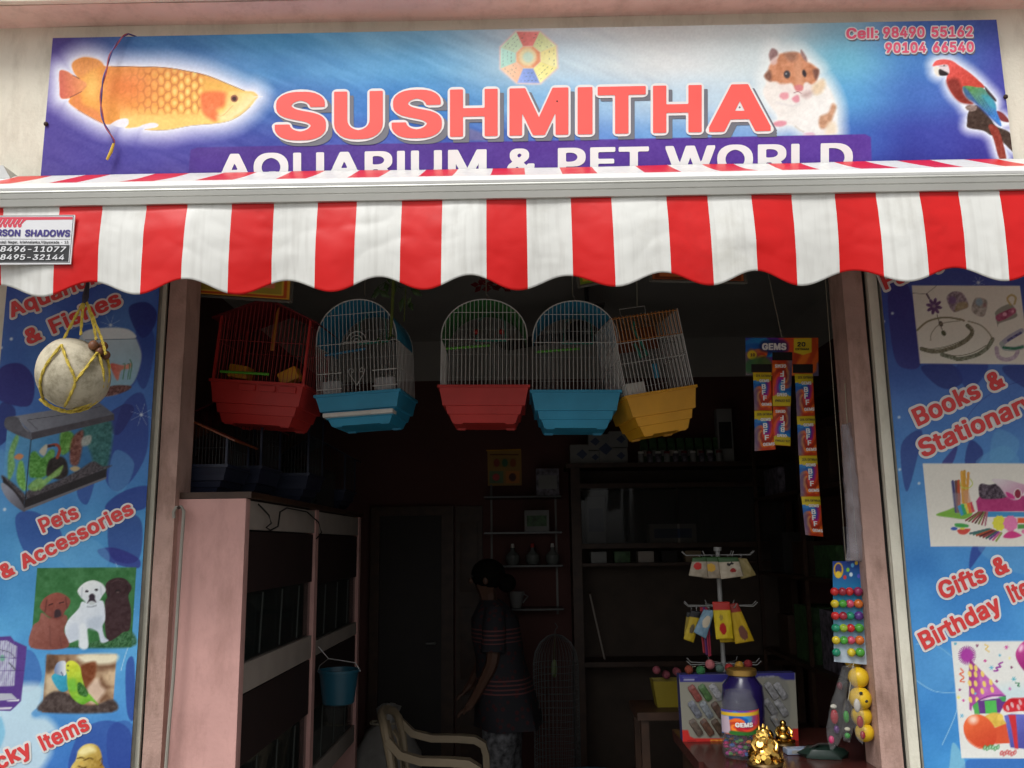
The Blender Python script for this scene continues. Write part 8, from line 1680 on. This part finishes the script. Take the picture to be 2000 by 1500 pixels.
# ---- revolving rack of small packets
YR = 0.52
tp_ = PY(1399, 1074, YR)
sp_ = thing('spinner_rack', 'white three-tier spinner rack with wire hooks standing on the counter', 'display rack')
RXc = PY(1408, 1200, YR).x
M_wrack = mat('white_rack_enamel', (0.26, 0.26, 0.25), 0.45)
MB().tube([(RXc, YR, CT + 0.001), (RXc, YR, tp_.z)], 0.0085, 10).lathe([(0.014, 0), (0.014, 0.014)], 12, (RXc, YR, tp_.z - 0.004)).build('pole', M_wrack, sp_, True)
MB().lathe([(0.08, 0), (0.08, 0.006), (0.012, 0.014)], 24, (RXc, YR, CT + 0.001)).build('base', M_wrack, sp_, True)
tiers = [PY(1400, 1084, YR).z, PY(1405, 1183, YR).z, PY(1412, 1296, YR).z]
for z in tiers:
    for k in range(8):
        a = 2 * math.pi * k / 8 + 0.25; c, s_ = math.cos(a), math.sin(a); L = 0.125
        MB().tube([(RXc, YR, z), (RXc + L * c, YR + L * s_ * 0.75, z), (RXc + (L + 0.016) * c, YR + (L + 0.016) * s_ * 0.75, z + 0.014)], 0.0018, 5).build('hook', M_wrack, sp_)
def rack_packet(label, q, dy, painter, tier, name='toy_packet', cat='packet', grp='packets on the spinner rack'):
    cu = (q[0][0] + q[1][0]) / 2; q = [(cu + (u - cu) * 1.25, q[0][1] + (v - q[0][1]) * 1.14) for u, v in q]
    o = thing(name, label, cat, group=grp)
    ink_quad('pack', [(1300 + u * 0.1734, 1060 + v * 0.1734) for u, v in q], YR + dy, 24, 30, painter, M_gloss, o, bulge=0.006, thick=0.003)
    a = [(1300 + u * 0.1734, 1060 + v * 0.1734) for u, v in q]; m0 = (PY(*a[0], YR + dy) + PY(*a[1], YR + dy)) / 2
    MB().tube([m0 + Vector((0, 0, -0.004)), Vector((m0.x, YR + dy, tiers[tier] + 0.001)), Vector((m0.x, YR + dy * 0.7, tiers[tier] + 0.002))], 0.0012, 4).build('tab', M_clear, o)
def pkt(bg_, blobs, top=None):
    def f(pt, u, v):
        pt.C = np.tile(np.array(bg_, float), (len(u), 1)) + ((vnoise(u * 50, v * 50, 9, 3, 2) - 0.5) * 40)[:, None]
        if top is not None: pt.C[v < 0.22] = top
        for (cu, cv, r, c) in blobs:
            d = np.hypot(u - cu, (v - cv) * 1.3); pt.C = np.where((d < r)[:, None], np.array(c, float), pt.C)
    return f
rack_packet('white toy packet with red shape on the top tier of the spinner', [(320, 170), (440, 160), (460, 370), (285, 345)], -0.085, pkt((150, 140, 124), [(0.4, 0.45, 0.25, (176, 44, 40))], (50, 80, 46)), 0)
rack_packet('toy packet with yellow shape on the top tier of the spinner', [(440, 160), (600, 160), (625, 370), (440, 370)], -0.080, pkt((146, 134, 118), [(0.4, 0.5, 0.25, (190, 150, 60))], (50, 80, 46)), 0)
rack_packet('white toy packet with dark dots on the top tier of the spinner', [(610, 165), (790, 165), (840, 350), (640, 380)], -0.088, pkt((170, 160, 142), [(0.45, 0.35, 0.10, (30, 26, 24)), (0.62, 0.3, 0.08, (30, 26, 24)), (0.6, 0.65, 0.14, (140, 40, 40))], (50, 80, 46)), 0)
rack_packet('tan striped packet, outermost on the top tier of the spinner', [(800, 170), (900, 180), (985, 340), (850, 380)], -0.070, pkt((140, 126, 84), []), 0)
rack_packet('yellow key ring packet with dark top, next to the blue packet on the spinner', [(300, 760), (400, 770), (320, 1080), (232, 1045)], -0.070, pkt((170, 146, 40), [(0.5, 0.6, 0.2, (90, 80, 60))], (30, 30, 34)), 1)
rack_packet('pale blue key ring packet on the middle tier of the spinner', [(440, 755), (540, 760), (460, 1040), (350, 975)], -0.085, pkt((110, 140, 160), [(0.6, 0.45, 0.3, (190, 180, 160))]), 1)
rack_packet('yellow packet with red star key ring on the middle tier of the spinner', [(545, 665), (700, 665), (735, 1030), (580, 1035)], -0.092, pkt((196, 172, 40), [(0.45, 0.72, 0.2, (170, 36, 36)), (0.4, 0.42, 0.10, (150, 130, 60))], (170, 50, 44)), 1)
rack_packet('yellow packet with brown beaded key ring on the middle tier of the spinner', [(715, 690), (800, 680), (950, 1055), (780, 1085)], -0.078, pkt((180, 150, 36), [(0.55, 0.75, 0.24, (110, 70, 60))], (140, 50, 44)), 1)
rack_packet('yellow packet behind the red star packet on the spinner', [(530, 800), (620, 800), (770, 1075), (610, 1085)], -0.060, pkt((176, 150, 36), []), 1)
for k, (x, y, r, c, lb) in enumerate(((262, 1430, 46, (0.22, 0.04, 0.02), 'dark red'), (395, 1440, 50, (0.03, 0.16, 0.05), 'green'), (500, 1370, 52, (0.40, 0.12, 0.13), 'fluffy pink'), (610, 1415, 46, (0.08, 0.13, 0.11), 'grey green'), (715, 1410, 46, (0.34, 0.02, 0.02), 'bright red'), (830, 1385, 48, (0.42, 0.22, 0.02), 'yellow'), (930, 1365, 46, (0.22, 0.015, 0.02), 'maroon'))):
    c0 = PY(1300 + x * 0.1734, 1060 + y * 0.1734, YR - 0.09); o = thing('soft_ball', '%s soft ball hanging under the lowest tier of the spinner' % lb, 'ball', group='soft balls under the spinner')
    MB().ball(c0, r * 0.1734 * 3.3 / 1729, 14, 10).build('ball', mat('soft_%d' % k, c, 0.8, var=0.3, scale=60, bump=0.5, bscale=200), o, True)
    MB().tube([c0, (c0.x, c0.y, tiers[2]), (c0.x * 0.8 + RXc * 0.2, c0.y * 0.8 + YR * 0.2, tiers[2] + 0.001)], 0.001, 4).build('thread', M_string, o)
for k, c in enumerate(((0.28, 0.02, 0.03), (0.10, 0.02, 0.12), (0.30, 0.02, 0.05))):
    o = thing('hair_band', ('red', 'purple', 'crimson')[k] + ' cord band hanging between the tiers of the spinner', 'hair band', group='cord bands on the spinner'); x = 410 + 30 * k
    a, b = PY(1300 + x * 0.1734, 1060 + 1040 * 0.1734, YR - 0.07), PY(1300 + (x + 20) * 0.1734, 1060 + (1240 + 20 * k) * 0.1734, YR - 0.07)
    MB().tube([(a.x, a.y, tiers[1] + 0.001), a, b, b + Vector((0.006, 0.004, 0.0)), a + Vector((0.008, 0.006, 0)), (a.x + 0.004, a.y, tiers[1] + 0.001)], 0.003, 6).build('band', mat('cord_%d' % k, c, 0.7), o, True)

# ---- white sack, blue tub on the floor
sk = PY(735, 1440, 2.0); o = thing('white_sack', 'slumped white sack on the floor near the back door', 'sack', (sk.x, 2.25, 0))
rg3 = np.random.default_rng(6); MB().loft([[(0.20 * s_ * math.cos(a) + rg3.normal() * 0.008 + 0.03 * z, 0.17 * s_ * math.sin(a) + rg3.normal() * 0.008, z) for a in np.linspace(0, 2 * math.pi, 20, endpoint=False)] for z, s_ in ((0, 0.9), (0.08, 1.05), (0.3, 1.0), (0.5, 0.92), (0.62, 0.6), (0.66, 0.22), (0.74, 0.30), (0.76, 0.1))]).build('sack_body', mat('woven_sack', (0.30, 0.29, 0.27), 0.8, var=0.15, scale=20), o, True); MB().tube([(0.075 * math.cos(a), 0.06 * math.sin(a), 0.66) for a in np.linspace(0, 6.28, 12, endpoint=False)], 0.006, 6, closed=True).build('tie', M_string, o, True)
tb2 = PY(1160, 1550, 1.5); o = thing('blue_tub', 'round blue plastic tub standing on the floor behind the counter', 'tub', (tb2.x, 1.72, 0)); MB().lathe([(0.16, 0), (0.17, 0.01), (0.21, tb2.z), (0.225, tb2.z), (0.225, tb2.z + 0.012), (0.205, tb2.z + 0.012), (0.16, 0.02), (0, 0.02)], 32).build('tub_body', plastic('dark_blue_plastic', (0.015, 0.09, 0.16)), o, True)
for sx in (-1, 1): MB().tube([(sx * 0.222, -0.05, tb2.z), (sx * 0.26, -0.03, tb2.z - 0.01), (sx * 0.26, 0.03, tb2.z - 0.01), (sx * 0.222, 0.05, tb2.z)], 0.007, 6).build('handle', M_bluep, o, True)
# ---- tall domed cage beside the person
b0, b1 = PY(1042, 1330, 2.25), PY(1133, 1330, 2.25); zd = PY(1085, 1243, 2.25).z; w = b1.x - b0.x; cx_ = (b0.x + b1.x) / 2
o = thing('domed_cage', 'tall grey domed wire cage standing on the floor beside the person', 'bird cage', (cx_, 2.25 + w / 2, 0)); M_gw = mat('grey_wire', (0.07, 0.075, 0.075), 0.4)
segs = []; R2 = w / 2; zs_ = zd - 0.16
for k in range(36):
    a = 2 * math.pi * k / 36; c, s_ = math.cos(a), math.sin(a)
    segs.append([(R2 * c, R2 * s_, 0.05), (R2 * c, R2 * s_, zs_)] + [(R2 * math.cos(t) * c, R2 * math.cos(t) * s_, zs_ + 0.16 * math.sin(t)) for t in (0.4, 0.8, 1.2, 1.5)])
for z in np.linspace(0.1, zs_, 24): segs.append([(R2 * math.cos(a), R2 * math.sin(a), z) for a in np.linspace(0, 2 * math.pi, 25)])
wires(o, 'wire_body', segs, 0.0013, M_gw); MB().lathe([(R2 + 0.01, 0), (R2 + 0.015, 0.05), (R2, 0.055), (R2 - 0.01, 0.02), (0, 0.02)], 32).build('tray', M_dark, o, True)
MB().tube([(0, 0, zd - 0.002), (0, 0, zd + 0.02), (0.015, 0, zd + 0.04), (0, 0, zd + 0.06)], 0.003, 6).build('hook', M_gw, o, True); MB().ball((-0.01, -0.05, zs_ - 0.02), 0.022, 10, 8, (0.8, 0.6, 2.2)).tube([(-0.01, -0.05, zs_ + 0.02), (-0.01, -0.05, zs_ + 0.06), (0, 0, zd)], 0.0015, 4).build('hanging_toy', mat('pale_green', (0.12, 0.16, 0.06), 0.5), o, True)

# ---- moulded chair
ch = thing('plastic_chair', 'beige moulded plastic armchair facing the counter', 'chair', (-0.42, 1.60, 0))
M_chair = plastic('beige_plastic', (0.33, 0.26, 0.17), 0.4); ch.scale = (0.93, 0.93, 0.98)
def slab(path, hw, th, axis=(0, 1, 0)):
    ax = Vector(axis); rings = []
    P_ = [Vector(p) for p in path]
    for i, p in enumerate(P_):
        t = (P_[min(i + 1, len(P_) - 1)] - P_[max(i - 1, 0)]).normalized(); n_ = t.cross(ax).normalized()
        w_ = hw[i] if isinstance(hw, list) else hw
        rings.append([p - ax * w_ - n_ * th, p + ax * w_ - n_ * th, p + ax * w_ + n_ * th, p - ax * w_ + n_ * th])
    return MB().loft(rings)
slab([(-0.17, 0, 0.41), (-0.05, 0, 0.42), (0.10, 0, 0.425), (0.20, 0, 0.43), (0.235, 0, 0.41)], [0.20, 0.22, 0.23, 0.23, 0.22], 0.006).build('seat', M_chair, ch, True)
for k in range(5):
    yy = -0.15 + 0.075 * k; zt2 = 0.85 - 0.03 * abs(k - 2) ** 1.5; bx_ = -0.02 * (2 - abs(k - 2))
    slab([(-0.17 + bx_, yy, 0.41), (-0.20 + bx_, yy, 0.55), (-0.225 + bx_, yy, 0.70), (-0.25 + bx_, yy, zt2 - 0.03)], 0.035, 0.004).build('back_slat', M_chair, ch, True)
MB().tube([(-0.17, -0.22, 0.42), (-0.19, -0.23, 0.55), (-0.215, -0.235, 0.70), (-0.235, -0.22, 0.78), (-0.255, -0.17, 0.822), (-0.28, -0.08, 0.845), (-0.285, 0, 0.85), (-0.28, 0.08, 0.845), (-0.255, 0.17, 0.822), (-0.235, 0.22, 0.78), (-0.215, 0.235, 0.70), (-0.19, 0.23, 0.55), (-0.17, 0.22, 0.42)], [0.014, 0.016, 0.02, 0.022, 0.022, 0.022, 0.022, 0.022, 0.022, 0.022, 0.02, 0.016, 0.014], 8).build('back_rim', M_chair, ch, True)
for sy in (-1, 1):
    slab([(-0.225, sy * 0.235, 0.76), (-0.16, sy * 0.245, 0.70), (-0.06, sy * 0.255, 0.675), (0.08, sy * 0.26, 0.672), (0.17, sy * 0.26, 0.665), (0.215, sy * 0.26, 0.64), (0.23, sy * 0.26, 0.59), (0.235, sy * 0.255, 0.43)], [0.016, 0.022, 0.026, 0.030, 0.032, 0.032, 0.030, 0.026], 0.017).build('armrest', M_chair, ch, True)
    MB().loft([[(0.235 + a - 0.02, sy * 0.25 - b, z), (0.235 + a + 0.02, sy * 0.25 - b, z), (0.235 + a + 0.02, sy * 0.25 + b, z), (0.235 + a - 0.02, sy * 0.25 + b, z)] for z, a, b in ((0, 0.03, 0.02), (0.43, 0, 0.028))]).build('leg', M_chair, ch)
    MB().loft([[(-0.17 + a - 0.02, sy * 0.22 - b, z), (-0.17 + a + 0.02, sy * 0.22 - b, z), (-0.17 + a + 0.02, sy * 0.22 + b, z), (-0.17 + a - 0.02, sy * 0.22 + b, z)] for z, a, b in ((0, -0.08, 0.02), (0.42, 0, 0.028))]).build('leg', M_chair, ch)

# ---- person bending forward at the back, facing the back door
pe = thing('person', 'person in a dark striped dress standing at the back, leaning forward', 'person', (-0.15, 2.3, 0))
M_skin = mat('brown_skin', (0.10, 0.048, 0.03), 0.5, var=0.1)
J = {'pel': (0.02, 0, 0.84), 'wai': (0.0, 0, 1.00), 'che': (-0.02, 0, 1.16), 'nec': (-0.05, 0, 1.28), 'nk2': (-0.065, 0, 1.33), 'hea': (-0.075, 0, 1.41), 'top': (-0.07, 0, 1.48),
     'ls': (-0.02, -0.15, 1.22), 'le': (-0.03, -0.19, 0.98), 'lw': (-0.13, -0.16, 0.80), 'lh': (-0.165, -0.14, 0.745), 'rs': (-0.04, 0.15, 1.22), 're': (-0.09, 0.19, 0.98), 'rw': (-0.16, 0.10, 0.84), 'rh': (-0.185, 0.06, 0.80),
     'lhp': (0.02, -0.085, 0.80), 'lk': (-0.01, -0.09, 0.44), 'la': (0.03, -0.09, 0.07), 'lt': (-0.10, -0.10, 0.025), 'rhp': (0.02, 0.085, 0.80), 'rk': (0.03, 0.09, 0.44), 'ra': (0.08, 0.09, 0.07), 'rt': (-0.05, 0.10, 0.025)}
RDI = {'pel': .13, 'wai': .115, 'che': .12, 'nec': .05, 'nk2': .045, 'hea': .085, 'top': .06, 'ls': .05, 'le': .038, 'lw': .026, 'lh': .03, 'rs': .05, 're': .038, 'rw': .026, 'rh': .03, 'lhp': .085, 'lk': .055, 'la': .038, 'lt': .03, 'rhp': .085, 'rk': .055, 'ra': .038, 'rt': .03}
ED = [('pel', 'wai'), ('wai', 'che'), ('che', 'nec'), ('nec', 'nk2'), ('nk2', 'hea'), ('hea', 'top'), ('che', 'ls'), ('ls', 'le'), ('le', 'lw'), ('lw', 'lh'), ('che', 'rs'), ('rs', 're'), ('re', 'rw'), ('rw', 'rh'), ('pel', 'lhp'), ('lhp', 'lk'), ('lk', 'la'), ('la', 'lt'), ('pel', 'rhp'), ('rhp', 'rk'), ('rk', 'ra'), ('ra', 'rt')]
# fingers and thumb of both hands
for s_ in ('l', 'r'):
    h_ = Vector(J[s_ + 'h'])
    for k in range(5):
        off = Vector((-0.015, (k - 2) * 0.013, -0.008)); ln = (0.030, 0.042, 0.046, 0.042, 0.034)[k]
        if k == 0: off = Vector((0.005, -0.028 if s_ == 'l' else 0.028, 0.0)); 
        a, b, c = '%sf%da' % (s_, k), '%sf%db' % (s_, k), '%sf%dc' % (s_, k)
        J[a] = tuple(h_ + off); J[b] = tuple(h_ + off + Vector((-ln * 0.6, 0, -ln * 0.3))); J[c] = tuple(h_ + off + Vector((-ln, 0, -ln * 0.9)))
        RDI[a] = .010; RDI[b] = .008; RDI[c] = .007; ED += [(s_ + 'h', a), (a, b), (b, c)]
names = list(J); me = bpy.data.meshes.new('body'); me.from_pydata([J[k] for k in names], [(names.index(a), names.index(b)) for a, b in ED], []); me.update()
bo_ = link('body', me, M_skin, pe); bo_.modifiers.new('skin', 'SKIN'); ss = bo_.modifiers.new('smooth', 'SUBSURF'); ss.levels = 1; ss.render_levels = 1
for i, k in enumerate(names):
    sv = me.skin_vertices[0].data[i]; sv.radius = (RDI[k], RDI[k]); sv.use_root = (k == 'pel')
MB().ball((-0.155, 0.0, 1.405), 0.014, 8, 6, (1, 0.8, 1.2)).build('nose', M_skin, pe, True)
for sy in (-1, 1): MB().ball((-0.142, sy * 0.032, 1.43), 0.010, 8, 6).build('eye', M_dark, pe, True); MB().ball((-0.07, sy * 0.083, 1.41), 0.02, 8, 6, (0.8, 0.4, 1.2)).build('ear', M_skin, pe, True)
MB().ball((-0.058, 0, 1.440), 0.098, 20, 14, (0.98, 0.95, 0.88)).ball((0.045, 0, 1.39), 0.052, 14, 10).build('hair', mat('black_hair', (0.008, 0.007, 0.006), 0.95, bump=1.0, bscale=70, spec=0.1), pe, True)
def stripes_mat():
    m = bpy.data.materials.new('striped_cotton'); m.use_nodes = True; t = m.node_tree; b = t.nodes['Principled BSDF']; b.inputs['Roughness'].default_value = 0.85
    tc = t.nodes.new('ShaderNodeTexCoord'); sx = t.nodes.new('ShaderNodeSeparateXYZ'); t.links.new(tc.outputs['Object'], sx.inputs[0])
    def modlt(src, per, lim):
        a = t.nodes.new('ShaderNodeMath'); a.operation = 'MODULO'; a.inputs[1].default_value = per; t.links.new(src, a.inputs[0])
        c = t.nodes.new('ShaderNodeMath'); c.operation = 'LESS_THAN'; c.inputs[1].default_value = lim; t.links.new(a.outputs[0], c.inputs[0]); return c.outputs[0]
    fine = modlt(sx.outputs['Z'], 0.022, 0.008); wide = modlt(sx.outputs['Z'], 0.27, 0.08)
    mu = t.nodes.new('ShaderNodeMath'); mu.operation = 'MULTIPLY'; t.links.new(fine, mu.inputs[0]); t.links.new(wide, mu.inputs[1])
    n = t.nodes.new('ShaderNodeTexVoronoi'); n.inputs['Scale'].default_value = 28; t.links.new(tc.outputs['Object'], n.inputs['Vector'])
    r = t.nodes.new('ShaderNodeValToRGB'); r.color_ramp.elements[0].color = (0.07, 0.014, 0.016, 1); r.color_ramp.elements[1].color = (0.02, 0.02, 0.026, 1); r.color_ramp.elements[0].position = 0.2; r.color_ramp.elements[1].position = 0.4; t.links.new(n.outputs['Distance'], r.inputs['Fac'])
    mx = t.nodes.new('ShaderNodeMix'); mx.data_type = 'RGBA'; t.links.new(mu.outputs[0], mx.inputs['Factor']); t.links.new(r.outputs['Color'], mx.inputs['A']); mx.inputs['B'].default_value = (0.16, 0.05, 0.05, 1)
    t.links.new(mx.outputs['Result'], b.inputs['Base Color']); return m
M_dress = stripes_mat()
def ering(cx, cy, z, rx, ry, n=24, wob=0.0): return [(cx + (rx + wob * math.sin(5 * a + z * 9)) * math.cos(a), cy + (ry + wob * math.sin(6 * a)) * math.sin(a), z) for a in np.linspace(0, 2 * math.pi, n, endpoint=False)]
MB().loft([ering(0.05, 0, 0.63, 0.185, 0.215, wob=0.02), ering(0.04, 0, 0.72, 0.175, 0.205, wob=0.014), ering(0.025, 0, 0.82, 0.16, 0.19, wob=0.006), ering(0.005, 0, 0.98, 0.135, 0.165), ering(-0.015, 0, 1.10, 0.14, 0.17), ering(-0.025, 0, 1.20, 0.13, 0.175), ering(-0.035, 0, 1.27, 0.085, 0.12), ering(-0.045, 0, 1.30, 0.056, 0.066)], cap=False).build('dress', M_dress, pe, True)
for s_, a, b in ((-1, J['ls'], J['le']), (1, J['rs'], J['re'])):
    a, b = Vector(a), Vector(b); MB().tube([a + Vector((0, -s_ * 0.03, 0.03)), a + (b - a) * 0.2, a + (b - a) * 0.5, a + (b - a) * 0.78], [0.055, 0.066, 0.064, 0.068], 14, cap=False).build('sleeve', M_dress, pe, True)
M_flor = mat('grey_floral_cotton', (0.16, 0.16, 0.17), 0.85, var=0.8, scale=34)
for sy, hp, kn, an in ((-1, 'lhp', 'lk', 'la'), (1, 'rhp', 'rk', 'ra')):
    MB().tube([Vector(J[hp]) + Vector((0, 0, -0.08)), Vector(J[hp]).lerp(Vector(J[kn]), 0.5), J[kn], Vector(J[kn]).lerp(Vector(J[an]), 0.5), Vector(J[an]) + Vector((0, 0, 0.03))], [0.105, 0.10, 0.085, 0.078, 0.07], 16, cap=False).build('trouser_leg', M_flor, pe, True)
# more small stock: jars before the green packets, packets on the spinner's rear hooks
for k in range(10):
    x0 = PY(1246 + 17 * k, 900, CY + 0.02).x
    o = thing('small_jar', 'small jar with %s lid in the row in front of the green packets' % ('dark red' if k % 2 else 'white'), 'jar', (x0 + 0.02, CY + 0.02, 2.111), group='small jars on the cabinet')
    MB().lathe([(0.018, 0), (0.02, 0.004), (0.02, 0.05), (0.016, 0.058)], 12).build('body', M_picp if k % 3 else M_card, o, True); MB().lathe([(0.019, 0.058), (0.019, 0.072), (0.0, 0.073)], 12).build('lid', M_dred if k % 2 else M_wh, o, True)
for k, (q, ti, c, t_, lb) in enumerate((([(360, 190), (470, 185), (480, 330), (350, 320)], 0, (120, 112, 96), (40, 66, 40), 'grey packet with green header, rear of the top tier on the spinner'), ([(700, 180), (800, 185), (860, 330), (740, 340)], 0, (128, 118, 90), (60, 80, 46), 'tan packet with green header, rear of the top tier on the spinner'), ([(420, 770), (500, 770), (510, 1010), (430, 1010)], 1, (60, 70, 96), (30, 30, 40), 'dark blue packet, rear of the middle tier on the spinner'), ([(690, 760), (780, 760), (860, 1060), (760, 1070)], 1, (150, 120, 40), (150, 60, 50), 'mustard packet with red header, rear of the middle tier on the spinner'), ([(250, 780), (330, 780), (300, 1030), (225, 1000)], 1, (150, 130, 50), (40, 40, 40), 'yellow packet with grey header, outer hook of the middle tier on the spinner'))):
    rack_packet(lb, q, -0.04 + 0.006 * k, pkt(c, [(0.5, 0.6, 0.2, (90, 60, 60))], t_), ti)
